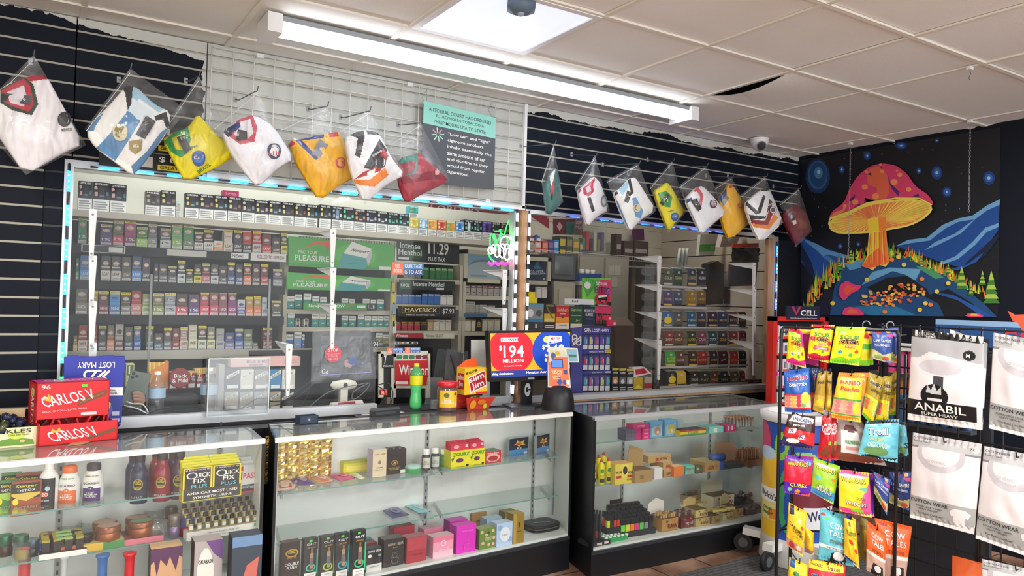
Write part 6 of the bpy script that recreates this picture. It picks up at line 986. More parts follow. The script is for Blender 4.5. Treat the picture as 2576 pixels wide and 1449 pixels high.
def bear(cx,cy,s,c,k='g'):
 o=[]
 for x,y,rx,ry in ((0,-.1,.2,.14),(0,.1,.13,.1),(-.1,.19,.05,.04),(.1,.19,.05,.04),(-.2,-.22,.08,.05),(.2,-.22,.08,.05),(-.2,0,.06,.07),(.2,0,.06,.07)):o +=[('e',cx+x*s,cy+y*s,rx*s,ry*s,c),('e',cx+x*s,cy+y*s,rx*s*.88,ry*s*.88,k)]
 return o
def perfume(a,b_,yb,yt,c,top,side,label,cm=(),txt=(),d=.06,rz=AT2):sb('perfume_box',Z5b,ZD2,a,b_,yb,yt,bx(c,cm,top,side,txt),label,'perfume box',d=d,rz=rz)
perfume(1100,1240,1150,985,'b83a4a','9a4850','8a3a44','plain raspberry red perfume box at the back left')
perfume(1325,1460,1130,995,'e88aa8','d0a8b0','c090a0','pink perfume box at the back behind the white sealed one',[('r',0,0,1,.5,'d8b8c0')])
perfume(1520,1648,1110,935,'d82ab8','c85ab0','a83a98','magenta perfume box behind the front magenta one')
perfume(1635,1718,985,840,'8a5a34','9a7a54','7a6448','brown perfume box at the back between magenta and tan');perfume(1755,1840,930,785,'b0b4b0','a8aca8','989c98','silver grey perfume box furthest back',[('r',.1,.1,.9,.4,'7a8488')])
perfume(1690,1795,1000,880,'b88a50','a8865c','8a6c48','tan perfume box behind the floral one',txt=[('AMBER',.5,.5,.5,.12,'7a5a34')])
perfume(1800,1915,1060,920,'a8c8e8','b0c8dc','90a8c0','pale blue floral perfume box behind the front blue one',[('e',.3,.6,.2,.2,'d0e0f0')])
perfume(1940,2030,1010,870,'9a8a40','8a8250','70683c','olive gold perfume box behind the gold one',[('r',.05,.05,.3,.9,'b0a050')])
perfume(1020,1158,1285,1075,'332c2c','6a6460','3c3434','black perfume box with an outlined bear',bear(.56,.3,.9,'9a8a80','332c2c'),[('HONEY BEAR',.54,.82,.76,.09,'c8b8a0'),('BLACK',.54,.7,.26,.04,'a89888')])
perfume(1195,1333,1255,1062,'a83440','b07078','8a4850','red perfume box in the front row beside the black one',[('r',.02,.5,.98,.98,'b84450')],[('Valentine',.55,.32,.5,.06,'8a2430')])
perfume(1395,1540,1215,1055,'f0a0b8','e0b8c0','d08aa0','pink perfume box with a white seal',[('r',0,0,1,.3,'f4c0cc'),('r',0,.75,1,1,'e87898'),('e',.5,.66,.13,.15,'f8d8e0'),('e',.5,.66,.09,.11,'f0a0b8')],[('VINTAGE',.5,.36,.5,.06,'f8e8ec')])
perfume(1572,1712,1182,975,'e028c0','d84ab8','a8309a','front magenta perfume box with an outlined bear',bear(.56,.3,.8,'f070d8','e028c0'),[('TEDDY BEAR',.5,.82,.6,.06,'e888d8')])
perfume(1745,1870,1150,998,'6a8a34','98a070','6a5a48','green perfume box with pink daisies',[('e',x,y,.09,.08,'f0b0a8') for x,y in ((.15,.85),(.8,.85),(.85,.5),(.2,.3),(.55,.2),(.4,.7),(.8,.2))]+[('e',.5,.8,.08,.07,'3a4a20')],[('SWEET\nDAISY',.5,.5,.4,.16,'e8e8c0')])
perfume(1875,1995,1130,955,'b8d0f0','c0d4e8','a0b4d0','pale blue perfume box with a white oval',[('e',.2,.8,.16,.12,'8ab0e0'),('e',.85,.25,.13,.12,'8ab0e0'),('e',.52,.5,.33,.32,'e8eef4')],[('DAISY',.52,.48,.36,.07,'8a9ab0')])
perfume(1998,2083,1110,885,'9a7a28','a8944c','7a6224','narrow gold perfume box with a big numeral one',[('r',.05,.0,.3,1,'b8983c')],[('1',.55,.62,.14,.16,'4a3a14'),('MILLION',.55,.4,.4,.04,'4a3a14')])
t=thing('rolling_tray','stack of dark oval rolling trays at the right end of the deck','tray',place(Z5b,ZD2,2245,1010)[0]+Vector((0,.04,0)),AT2)
for k in range(3):
 m=MB();pts=[(.1*cos(a)*abs(cos(a))**-.4 if abs(cos(a)) > .01 else 0,.075*sin(a)*abs(sin(a))**-.4 if abs(sin(a)) > .01 else 0,.012*k) for a in [2*pi*i/28 for i in range(28)]];m.prism(pts,(0,0,.008),'16181c' if k !=1 else '4a4a3c');m.prism([(x*.85,y*.85,z+.0082) for x,y,z in pts],(0,0,.001),'2a2e34' if k==2 else '3a3a34');m.build('tray',t)
m=MB().prism([(-.05,.0,.0345),(.04,-.03,.0345),(.045,-.02,.0345),(-.045,.012,.0345)],(0,0,.001),'8a8078');m.build('stripe',t)
# ---- right case
def rb(nm,Z,a,b_,yb,yt,c,lab,cat='box',d=.06,rz=AT3,top=None,side=None,cm=(),txt=(),grp=None):return sb(nm,Z6,Z,a,b_,yb,yt,bx(c,cm,top,side,txt),lab,cat,grp,d,rz)
RAWC=('b99a62','c8b078','9a7e4c');RAWT=[('RAW',.6,.45,.5,.42,'7a1f1a')]
for k,(y0,y1) in enumerate(((436,410),(408,382),(380,352))):rb('slim_carton',ZR1+.02*k,420,545,y0,y1,'6a6478','%s layer of the violet and pink slim cartons' % ('bottom','middle','top')[k],'carton',cm=[('r',.6,0,1,1,'c8307a')],d=.07)
for k,(a,y0,y1) in enumerate(((548,430,402),(548,400,376),(550,374,350),(476,350,318))):rb('slim_carton',ZR1+.02*k,a,a+(60 if k < 3 else 130),y0,y1,'d83a80','%s bright pink slim carton of the left stack' % ('lowest','middle','upper','crowning')[k],'carton',cm=[('t','wrap',.5,.5,.5,.5,'f0c8d8')],d=.06)
for a,b_,c in ((605,705,'b8907a'),(710,808,'d8c030')):rb('figure_box',ZR1,a,b_,418 if a < 700 else 405,300 if a < 700 else 285,'70b0d8','light blue window box with a %s round figure inside' % ('brown' if a < 700 else 'yellow'),'box',cm=[('p',[(.15,.1),(.05,.6),(.35,.75),(.7,.72),(.95,.85),(.95,.15)],'a8c8d8'),('e',.58,.42,.26,.27,c),('e',.6,.34,.1,.1,'e8d8c0')],d=.06)
rb('mini_bottle',ZR1+.0,812,858,352,285,'a8c0c8','pale clear bottle pack behind the striped carton','pack',d=.03)
rb('rasta_tray',ZR1,815,1042,402,358,'e0c030','yellow tray with red and green stripes holding black packs','tray',d=.08,top='24282c',cm=[('r',0,0,1,.3,'3a8a40'),('r',0,.75,1,1,'a83038'),('t','ROLLERS',.5,.52,.4,.36,'3a7a40')])
rb('mint_carton',ZR1,1040,1165,382,335,'7ad0c0','mint green carton on the upper shelf of the right case','carton',d=.09,cm=[('r',.3,.1,.55,.8,'e0e8e4')]);rb('pink_carton',ZR1,1168,1248,372,325,'c83a70','pink carton with white lettering right of the mint one','carton',d=.09,cm=[('r',.2,.2,.35,.9,'e8d0d8'),('r',.6,.2,.75,.9,'e8d0d8')])
t=rb('battery_tray',ZR1,1250,1405,362,338,'9a9c98','grey tray of upright silver and copper tubes','tray',d=.14);q0=t.location.copy()
for k in range(30):
 v_=Matrix.Rotation(AT3,4,'Z') @ Vector((-.065+(k % 6)*.026,.015+(k//6)*.026,.0));z=.022
 if k==0:V1=tag(MB().lathe([(.008,0),(.008,.04)],'b8b8b0').lathe([(.0082,.04),(.0082,.055),(.001,.056)],mat('b88a60',.3,.6)).build('metal_tube',loc=q0+v_+Vector((0,0,z))),'small upright metal tube in the grey tray','tube','metal tubes in the grey tray')
 else:copy_tree(V1,q0+v_+Vector((0,0,z)))
for i,(x,y) in enumerate(((195,765),(258,768),(312,758),(238,735),(275,715))):
 t,h_,r_=rev(Z6,ZR2,x,y,y-185,25,'yellow lighter fluid bottle with red cap, %s' % ('front left','front middle','front right','back left','back right')[i],'bottle',[('body',[(.96,0),(1,.02),(1,.76),(.5,.87)],'e8dc1c'),('cap',[(.45,.86),(.42,.94),(.2,1),(.01,1)],'c8302c')],'fluid_bottle');wraplabel(t,r_,.05,.7,[('r',.1,.05,.9,.3,'2c3a1c'),('e',.5,.75,.28,.14,'3a8a30'),('r',.2,.4,.8,.5,'c8b818')],h_,nm='label',rr=1.02)
rb('cone_box',ZR2,340,482,762,612,'e0cc50','yellow box of cones with a dark haired portrait panel','box',d=.08,top='e8b070',cm=[('r',.4,.3,.75,.95,'e8dc60'),('e',.57,.66,.13,.2,'2a2220'),('r',.05,.3,.35,.42,'b83030'),('r',.7,.3,1,.42,'b83030')],txt=[('BOB',.2,.6,.34,.12,'2a2220'),('BOB',.86,.55,.24,.12,'2a2220'),('CONE',.8,.2,.3,.08,'2a2220')])
t=rb('kraft_display',ZR2,486,634,752,660,'a98c5c','open brown kraft display box behind the yellow box of cones','display box',d=.1,top='6a5438',cm=[('r',.3,.3,.5,.6,'8a6c44')]);MB().prism([(-.06,.1,0),(.08,.1,0),(.08,.1,.16),(-.02,.1,.19)],(0,.003,0),'a98c5c').build('back_flap',t)
rb('white_carton',ZR2,636,704,728,645,'e4e4e0','small white carton in front of the stacked brown boxes','carton',d=.05)
for k,(a,b_,y0,y1) in enumerate(((706,775,708,655),(700,778,655,600),(585,776,600,548))):rb('rolling_paper_box',ZR2+(0,.037,.076)[k],a,b_,y0,y1,RAWC[0],'kraft rolling paper box, %s of the stack of three' % ('lowest','middle','topmost')[k],'box',d=.11,top='d8c0b0',cm=[('r',.3,.1,.5,.35,'e86058')],txt=RAWT)
rb('orange_carton',ZR2,780,864,706,632,'e08038','orange carton with a price dot beside the stacked kraft boxes','carton',d=.06,top='f0c8a0',cm=[('r',.3,.15,.5,.3,'f06050'),('r',.4,.6,.6,.72,'f06050')])
rb('teal_carton',ZR2,866,945,690,628,'6ac0b0','teal carton with a pink price dot','carton',d=.05,cm=[('r',.35,.2,.55,.45,'f06050')],txt=[('BUGLER',.5,.65,.8,.3,'8a7a40')]);rb('olive_carton',ZR2,947,1008,684,630,'5a5440','small dark olive carton between teal and kraft boxes','carton',d=.05,cm=[('r',.1,.5,.4,.8,'8ad84a')])
rb('rolling_paper_box',ZR2,1010,1138,672,600,RAWC[0],'wide kraft paper box full of paper cones right of the olive carton','box',d=.13,top='c8b488',cm=[('r',.1,.2,.22,.45,'e86058'),('r',.72,.4,.84,.65,'e86058')],txt=[('RAW',.4,.45,.4,.45,'7a1f1a')])
t,h_,r_=rev(Z6,ZR2,1155,655,590,34,'blue plastic tub under a blue rolled bundle','tub',[('body',[(1,0),(1,.9)],'2f5aa8')],'blue_tub');q=t.location;tag(MB().tube([(-.05,.0,0),(.06,0,-.005)],.022,'3560b0',12).build('blue_bundle',loc=q+Vector((-.03,0,.075))),'blue rolled bundle lying on the blue tub','bundle')
rb('green_pad',ZR2,1178,1318,645,615,'3a4a40','flat dark green pad beside the brown fold out display','pad',d=.12)
t=rb('cigarillo_display',ZR2,1325,1450,632,580,'8a5c3c','brown fold out display of bundled cigarillo sticks at the shelf right end','display box',d=.1,top='5a3a24');MB().prism([(-.24,.1,.02),(.06,.1,.02),(-.1,.1,.14),(-.24,.1,.15)],(0,.003,0),'b08a60').build('back_flap',t)
for k in range(8):
 m=MB()
 for j in range(3):m.tube([(-.062+.017*k,.02+.025*j,.03),(-.06+.017*k,.02+.025*j,.1+.005*(k % 3))],.008,'a8784c' if (k+j) % 2 else '8a5a38',6)
 m.build('stick_bundle',t)
# deck
for i,x in enumerate((165,190,215,240)):rev(Z6,ZD3,x,1190+i*3,955+i*4,13,'tall black torch lighter with camouflage base, %s from the left' % ORD[i],'lighter',[('base',[(1,0),(1,.35)],('6a4a3a','4a3a34','7a3028','3a342e')[i]),('body',[(.95,.35),(.95,.85),(.8,.92),(.8,1)],'14151a')],'torch_lighter')
for i,x in enumerate((268,290)):rev(Z6,ZD3,x,1110,965,14,'clear glass piece with gold cap, %s of two behind the black lighters' % ('left','right')[i],'glass piece',[('body',[(.9,0),(1,.3),(.5,.6)],JAR),('cap',[(.4,.6),(.5,.8),(.3,1)],mat('c8a850',.3,.8))],'glass_piece')
rev(Z6,ZD3,182,1000,880,32,'clear glass jar at the back left corner of the deck','jar',[('body',[(.9,0),(1,.6),(.7,.8),(.75,1)],JAR)],'glass_jar')
rb('sticker_card',ZD3,150,320,1225,1195,'202226','flat black card with pale stickers at the front left of the deck','card',d=.1,cm=[('r',.35,.2,.6,.8,'c8b8b0'),('r',.7,.3,.9,.9,'e8c8d0')])
t=rb('battery_card',ZD3,290,450,1190,1160,'2f9a58','green tray of round white topped cells at the deck front','tray',d=.12);q0=t.location
m=MB()
for k in range(24):m.lathe([(.01,.02),(.01,.028),(.001,.029)],'d8e8dc',x=-.07+(k % 6)*.028,y=.015+(k//6)*.027,seg=10)
m.build('cell_tops',t)
def lighterbox(Z,x,yb,n,rows_,cols,label,sp=.026,tilt=0):
 q,_=place(Z6,Z,x,yb);t=thing('lighter_display',label,'display box',q,AT3-.05);w_=n*sp;MB().box(-w_/2-.01,0,0,w_/2+.01,rows_*.03+.02,.03,'24262a').build('tray',t)
 for r_ in range(rows_):
  for k in range(n):c=cols[(k*3+r_*2) % len(cols)];x0=-w_/2+k*sp;z=.012+.012*r_;m=MB().box(x0+.002,.01+r_*.03,z,x0+sp-.004,.028+r_*.03,z+.055,c).box(x0+.001,.008+r_*.03,z+.055,x0+sp-.003,.03+r_*.03,z+.085,'17181c');m.build('lighter',t)
 return t
lighterbox(ZD3,520,1150,7,5,('6ad84a','8a8e94','e03a8a','d8d830','30343a','58c850','f08030'),'black stepped display of neon torch lighters in the middle of the deck',.032)
lighterbox(ZD3+.03,345,1130,4,2,('d8e030','e04a30','e03a38','2a2c30'),'small black tray of yellow and red lighters at the deck left',.022)
MBt=rb('black_flap',ZD3,305,400,1060,880,'1c1e22','black upright flap card behind the torch lighters','card',d=.006)
def rawbox(a,b_,yb,yt,lab,fill='c8a468',back=None,c='b98c50',z=ZD3,d=.12,brand='RAW',tc='7a1f1a'):
 t=rb('rolling_paper_box',z,a,b_,yb,yt,c,lab,'display box',d=d,top='5a4428',cm=[('r',.05,.06,.95,.1,'8a6c40'),('e',.3,.78,.08,.1,'8a6030'),('r',.72,.72,.82,.86,'e86058')],txt=[(brand,.64,.4,.6,.36,tc)])
 dist=(t.location-O).dot(_f)/FL/2.964;w_,h_=(b_-a)*dist/abs(cos(AT3+YAW)),(yb-yt)*dist
 if back:MB().prism([(-w_/2,d,0),(w_/2,d,0),(w_/2,d,h_*1.9),(0,d,h_*2.2),(-w_/2,d,h_*1.8)],(0,.003,0),back).build('back_flap',t)
 if fill:
  for k in range(12):x,y=-w_*.42+(k % 6)*w_*.168,d*(.2+.4*(k//6));MB().lathe([(.004,h_*.5),(.009,h_*1.25+.004*(k % 3)),(.001,h_*1.26)],fill if k % 3 else '8a6a40',x=x,y=y,seg=8).build('cone',t)
 return t
rawbox(690,825,1115,1020,'largest kraft display box full of cones at the front of the deck','b8945c','e4e0d8');rawbox(832,938,1090,1005,'maroon display of wrapped sticks beside the largest kraft box','4a2828',None,'6a2a2c',brand='nag roll',tc='e0c8c0')
rawbox(940,1046,1010,955,'kraft paper box, upper left of the front pile',None,'c8b070','cdb97c',z=ZD3+.05,d=.1);rawbox(940,1060,1078,1015,'kraft paper box, lower left of the front pile',None,None,'b8a468',d=.1)
rawbox(1062,1140,1058,1000,'kraft paper box with a red logo in the middle of the front pile',None,None,'a08a50',d=.08);rawbox(1142,1236,1035,975,'kraft paper box with cones at the right of the front pile','d0bc88',None,'d0c088');rawbox(1238,1310,1012,945,'slanting kraft paper box at the right end of the front pile',None,'d8c890','c0aa68')
rawbox(880,985,905,850,'kraft paper box with brown rolls at the back of the deck','8a6848','a88a68','c0a478',z=ZD3+.0);rawbox(1065,1250,940,850,'cream paper box open toward the front at the back right',None,'e8e0c8','d8ccb0',d=.1)
for i,(x,y) in enumerate(((930,905),(1000,915),(1090,955),(1120,965),(870,920),(1180,950))):q=at(*Z6(x,y),Z=ZD3+.09);o2=MB().box(-.05,-.012,0,.05,.012,.012,('a89858','d8c890','b8a468')[i % 3]).art(plane_fn((-.05,-.012,.012),(.1,0,0),(0,.024,0)),[('t','RAW',.5,.5,.3,.7,'7a1f1a')]).build('paper_pack',loc=q);o2.rotation_euler=(0,0,.5*sin(i*2));tag(o2,'%s loose slim paper pack lying over the kraft boxes' % ORD[i],'paper pack')
t=rb('bead_tray',ZD3,1260,1440,925,890,'2a2220','dark tray heaped with wrapped brown balls at the deck right end','tray',d=.12);r2=random.Random(3)
for k in range(22):MB().lathe([(.001,-.013),(.011,-.006),(.012,.003),(.001,.013)],('4a2c28','7a6a64','5a3430','a89890')[k % 4],x=-.08+r2.random()*.16,y=r2.random()*.1,z=.045+r2.random()*.025,seg=8).build('wrapped_ball',t)
t=rb('bag_pile',ZD3,1300,1510,985,930,'4a4048','pile of small dark plastic bags at the front right of the deck','bag pile',d=.06)
for k in range(9):MB().lathe([(.001,-.018),(.018,-.008),(.02,.006),(.001,.016)],('5a5058','3a3038','8a8088')[k % 3],x=-.09+k*.022,y=.0,z=.045+.012*(k % 2),seg=8).build('small_bag',t)
# ================================================================ on top of the showcases
def tb(nm,x0,x1,yb,yt,mk,lab,cat,d,rz=0,Z=ZTOP):return sb(nm,N1,Z,x0,x1,yb,yt,mk,lab,cat,None,d,rz)
ch=[('p',[(.56,.58),(.95,.74),(.97,.82),(.93,.84),(.57,.68)],'7a4628'),('p',[(.58,.62),(.93,.78),(.93,.8),(.59,.65)],'9a6038'),('p',[(.08,.72),(.1,.8),(.13,.74),(.16,.82),(.18,.73),(.21,.78),(.2,.68)],'d8b040'),('r',.6,.86,.68,.9,'58d848'),('e',.4,.83,.05,.03,'f0c8c8')]
t=thing('chocolate_box','tall red candy box with open tray front on the left case','candy box',place(N1,ZTOP,183,1113)[0]+Vector((0,.03,0)),AT1+.12);dist=(t.location-O).dot(_f)/FL;CA=cos(YAW+AT1+.12);w_,h_=118*dist/CA,150*dist;d_=.125;RD='d41c24'
m=MB().box(-w_/2,0,0,w_/2,.004,h_*.02,RD).box(-w_/2,d_-.004,0,w_/2,d_,h_,RD).box(w_/2-.004,0,0,w_/2,d_,h_,RD).box(-w_/2,0,0,-w_/2+.004,d_,h_,RD).box(-w_/2,0,h_-.004,w_/2,d_,h_,[RD,'c02878']+[RD]*4).box(-w_/2,0,h_*.4,w_/2,.004,h_,RD).box(-w_/2,0,0,w_/2,d_,.004,RD)
m.art(plane_fn((-w_/2,0,h_*.4),(w_,0,0),(0,0,h_*.6)),[(c[0],[(x,(y-.4)*1.66) for x,y in c[1]],c[2]) if c[0]=='p' else c for c in ch[:3]]+[('r',.6,.84,.68,.91,'58d848'),('t','96',.12,.88,.12,.12,'w'),('t','CARLOS V',.42,.55,.72,.3,14,'w'),('t','MILK CHOCOLATE BARS',.38,.22,.6,.05,4,'f0b8b8'),('r',.6,.04,.82,.12,'f0d0d0')])
m.art(plane_fn((-w_/2,d_,0),(0,-d_,0),(0,0,h_)),[('p',[(.35,.78),(.4,.94),(.5,.84),(.58,.96),(.64,.84),(.76,.92),(.72,.76)],'d8b040'),('t','CARLOS V',.55,.5,.62*1.3,.36,-90,'w'),('p',[(.3,.04),(.62,.04),(.6,.3),(.35,.3)],'7a4628')],lift=.0005)
m.art(plane_fn((-w_/2,0,h_),(w_,0,0),(0,d_,0)),[('t','CARLOS V',.5,.5,.7,.4,'f0c8e0')]);m.build('carton',t)
m=MB().box(-w_/2-.0,-.05,.0,w_/2+.02,-.046,h_*.33,RD).box(-w_/2,-.05,0,-w_/2+.004,0,h_*.36,RD).box(w_/2+.016,-.05,0,w_/2+.02,0,h_*.3,RD).box(-w_/2,-.05,0,w_/2+.02,0,.003,RD);m.art(plane_fn((-w_/2,-.05,0),(w_+.02,0,0),(0,0,h_*.33)),[('p',[(.6,.1),(.97,.42),(.98,.62),(.62,.3)],'7a4628'),('p',[(.14,.6),(.16,.84),(.21,.7),(.25,.88),(.28,.66)],'d8b040'),('t','CARLOS V',.42,.48,.6,.5,12,'w')]);m.build('tray_front',t)
for k in range(8):m=MB();a=k*1.1;x,y,z=-w_*.4+k*w_*.12,.03-.01*(k % 3),h_*.28+.006*(k % 2);v_=Vector((.018*cos(a),0,.022));m.bar(Vector((x,y,z))-v_*.5,Vector((x,y,z))+v_,.02,.007,'c02028' if k % 3 else '4a1418');m.build('wrapped_bar',t)
P_=[at(x,y,Z=ZTOP+.001) for x,y in ((170,1122),(212,1117),(262,1098),(215,1090))];tag(MB().prism([p-P_[0] for p in P_],(0,0,.002),'b9986c').build('cardboard_flap',loc=P_[0]),'flat brown cardboard flap lying beside the red candy box','cardboard')
t=tb('pickle_box',-60,62,1128,1078,bx('e4e4b8',[('p',[(.45,.1),(.5,.4),(.7,.5),(.95,.35),(.97,.1)],'6a9a3a'),('e',.72,.62,.12,.22,'c8d850'),('e',.8,.3,.04,.08,'d8c080')],'2a2a24','b8a078',[('PICKLES',.62,.82,.6,.2,'2a2c20'),('Love the Taste',.75,.64,.3,.08,'4a5a3a')]),'cream pickle box with navy candy packs heaped in it at the left edge','display box',.1,AT1);r2=random.Random(5)
for k in range(22):
 x,y,z=-.07+r2.random()*.14,.01+r2.random()*.07,.07+r2.random()*.04;mm=MB(Matrix.Translation((x,y,z)) @ Matrix.Rotation(r2.random()*3,4,'Y') @ Matrix.Rotation(r2.random()*3,4,'X'));mm.lathe([(.001,-.025),(.014,-.02),(.012,0),(.014,.02),(.001,.025)],mat('1a2240' if k % 3 else '4a5030',.2),seg=6);mm.build('candy_pack',t)
MB().prism([(-.1,.1,0),(.075,.1,0),(.082,.1,.13),(-.1,.1,.13)],(0,.003,0),'b8a078').build('back_flap',t)
# blue upside down vape carton on the ledge
t=thing('vape_carton_display','royal blue vape carton standing upside down on the ledge','display box',at(163,1068,Y=3.60));o=t.location.copy();P_=[at(*p,Y=3.60)-o for p in ((163,1068),(305,1065),(315,897),(161,899))];u,v=P_[1]-P_[0],P_[3]-P_[0];xx=P_[2]-u-v
fn=lambda a,b_,l:u*a+v*b_+xx*a*b_+Vector((0,-l,0));m=MB().prism([P_[0],P_[1],P_[2],P_[3]],(0,.05,0),'2634a8')
m.art(fn,[('r',0,.42,1,.54,'f0f0f0'),('r',0,.0,1,.42,'24389a'),('e',.55,.2,.28,.17,'4a70c8'),('e',.55,.2,.22,.13,'24389a'),('p',[(.62,.16),(.66,.3),(.72,.36),(.8,.3),(.74,.16)],'c8e060'),('p',[(.45,.12),(.5,.26),(.66,.18),(.62,.06)],'e05ab0'),('r',.82,.12,.95,.18,'c8d0e8'),('r',.8,.03,.96,.08,'c8d0e8')]);m.art(fn,mary_logo(.52,.68,.3,.85,'w',-1),lift=.0002,n0=16)
m.art(lambda a,b_,l:fn(1-a,1-b_,l),[('t','LOST MARY',.48,.12,.62,.09,'w')],n0=5);m.art(fn,[('t','This product contains nicotine.\nNicotine is an addictive chemical.',.5,.48,.8,.08,'2c2c34')],n0=8)
for a in (.12,.7):m.prism([fn(a-.08,1,0),fn(a+.12,1,0),fn(a+.11,1.03,0),fn(a-.07,1.03,0)],(0,.003,0),'2634a8')
m.build('carton',t);MB().prism([fn(.66,.0,.002),fn(.92,-.06,.03),fn(.98,.0,.03),fn(.7,.12,.002)],(0,.002,0),'1c2c70').build('torn_flap',t)
# card holder, card reader
t=thing('card_holder','small navy open box with a star logo on the middle case','card holder',place(N1,ZTOP,777,1067)[0],AT2);NV='24344c'
for b_ in ((-.045,0,0,.045,.004,.038),(-.045,.05,0,.045,.054,.038),(-.045,0,0,-.041,.054,.038),(.041,0,0,.045,.054,.038),(-.045,0,0,.045,.054,.004)):m=MB().box(*b_,NV);m.art(plane_fn((-.045,0,0),(.09,0,0),(0,0,.038)),[('r',.4,.3,.6,.8,'3c4c64'),('p',[(.5+(.09 if k % 2 else .035)*sin(k*pi/5)*.9,.55+(.2 if k % 2 else .08)*cos(k*pi/5)) for k in range(10)],'a8b4c4')]) if b_[4]==.004 and b_[5] > .03 else 0;m.build('wall',t)
t=thing('card_reader','black card reader lying face down with its cord on the middle case','card reader',place(N1,ZTOP,970,1046)[0],AT2);MB().prism([(-.075,0,0),(.08,0,0),(.085,.05,0),(-.06,.06,0)],(0,0,.024),'15171c').build('body',t);MB().prism([(-.078,.002,.024),(.082,.002,.024),(.085,.02,.034),(-.07,.03,.034)],(0,0,.004),'22252b').build('head',t);MB().box(-.055,-.001,.008,.06,.0,.02,'3a3e46').build('slot',t)
# jerky jar and meat stick box
t,h_,r_=rev(N1,ZTOP,1136,1036,962,26,'clear jar with red lid and yellow label on the middle case','jar',[('content',[(.9,.03),(.9,.76),(.01,.77)],'7a2f22'),('body',[(.93,0),(1,.03),(1,.76),(.84,.84)],JAR),('lid',[(.95,.84),(.98,.86),(.98,.98),(.9,1),(.01,1)],mat('d02030',.3))],'jerky_jar');wraplabel(t,r_,.14,.72,[('r',0,0,1,1,'f0b820'),('r',.02,.04,.98,.96,'f4c430'),('e',.4,.72,.14,.14,'5a6a30'),('t','Sabritas\nQUESADILLA',.45,.36,.66,.32,'w'),('e',.85,.8,.08,.09,'a83020'),('r',.8,.1,.92,.25,'e8e0d0')],h_,rr=1.02,nm='label')
t=thing('meat_stick_box','yellow and red meat stick box with torn tray in front of the lottery screen','display box',place(N1,ZTOP,1196,1030)[0],AT2+.05);dist=(t.location-O).dot(_f)/FL;w_=56*dist/cos(YAW+.1);k_=dist;YL='f0c024'
m=MB().box(-w_/2,0,38*k_,w_/2,.075,104*k_,[YL,YL,YL,YL,YL,YL]).box(-w_/2,.065,0,w_/2,.075,50*k_,'c8302c');m.art(plane_fn((-w_/2,0,38*k_),(w_,0,0),(0,0,66*k_)),[('p',[(.14,.66),(.86,.92),(.98,.3),(.26,.04)],'f4f0e0'),('p',[(.17,.63),(.84,.87),(.94,.34),(.29,.1)],'b01c2c'),('r',.5,.0,1,.09,'d8302c'),('p',[(.04,.84),(.5,.97),(.5,.88),(.05,.76)],'3a3420')]);m.art(plane_fn((-w_/2,0,38*k_),(w_,0,0),(0,0,66*k_)),[('t','slim\nJim',.54,.48,.66,.58,16,'w'),('t','2-89¢',.27,.865,.34,.08,12,'y')],n0=6)
m.art(plane_fn((-w_/2,.075,38*k_),(0,-.075,0),(0,0,66*k_)),[('p',[(.2,.2),(.9,.2),(.9,.8),(.2,.8)],'b01c2c'),('t','slim\nJim',.55,.5,.6,.5,'w')],lift=.0005);m.build('carton',t)
MB().prism([(-w_/2,.075,104*k_),(w_*.4,.075,104*k_),(w_*.3,.075,128*k_),(-w_*.1,.075,122*k_)],(0,.002,0),'f0602c').build('torn_lid',t)
m=MB().prism([(-w_*.4,-.012,0),(w_*.5,-.012,0),(w_*.75,-.03,30*k_),(-w_*.5,-.02,32*k_)],(0,.004,0),'c83a24');m.art(lambda a,b_,l:Vector((-w_*.4+a*w_*.9,-.013-.018*b_-l,b_*28*k_)),[('e',.2,.5,.15,.4,'e8a030'),('e',.6,.7,.2,.25,'e07828'),('e',.8,.3,.1,.25,'d8d040')]);m.build('tray_front',t)
for j in range(5):MB().tube([(-w_*.3+j*.012,.0,30*k_+.001*j),(w_*.2+j*.006,.02,34*k_)],.005,'7a8a20' if j % 2 else '3a3a1c',6).build('meat_stick',t)
# lottery screen
YS2=3.45;t=thing('lottery_screen','monitor showing 194 million jackpot on a black stand atop the middle case','monitor',place(N1,ZTOP,1322,1024)[0]);o=t.location.copy();Ym=o.y-.0
P_=[at(*p,Y=Ym)-o for p in ((1232,961),(1437,953),(1438,830),(1228,833))];u,v=P_[1]-P_[0],P_[3]-P_[0];xx=P_[2]-P_[0]-u-v
fn=lambda a,b_,l:P_[0]+u*a+v*b_+xx*a*b_+Vector((0,-l,0));MB().prism(P_,(0,.035,0),'101216').build('bezel',t)
E1=lambda c,s=.5:mat(c,.4,0,s)
g=lambda a,b_,l:fn(.022+.958*a,.085+.87*b_,l);m=MB();cm=[('r',0,0,1,1,E1('f09828')),('r',0,0,1,.15,E1('26347a'))]
def circ(cx,cy,rx,ry,c,lo=.15):return ('p',[(min(1,max(0,cx+rx*cos(k*pi/20))),min(1,max(lo,cy+ry*sin(k*pi/20)))) for k in range(40)],c)
cm +=[circ(.24,.58,.285,.52,E1('d8202c')),circ(.79,.58,.285,.52,E1('1a3fa0')),('r',.12,.8,.38,.9,E1('f0f0f0')),('e',.355,.85,.035,.06,E1('d8202c')),('e',.69,.84,.045,.075,E1('f0d060')),('p',[(.7,.72),(.7,.84),(.72,.93),(.88,.91),(.88,.78)],E1('e8e8f0'))]
m.art(g,cm);WE=E1('f4f4f8',.55)
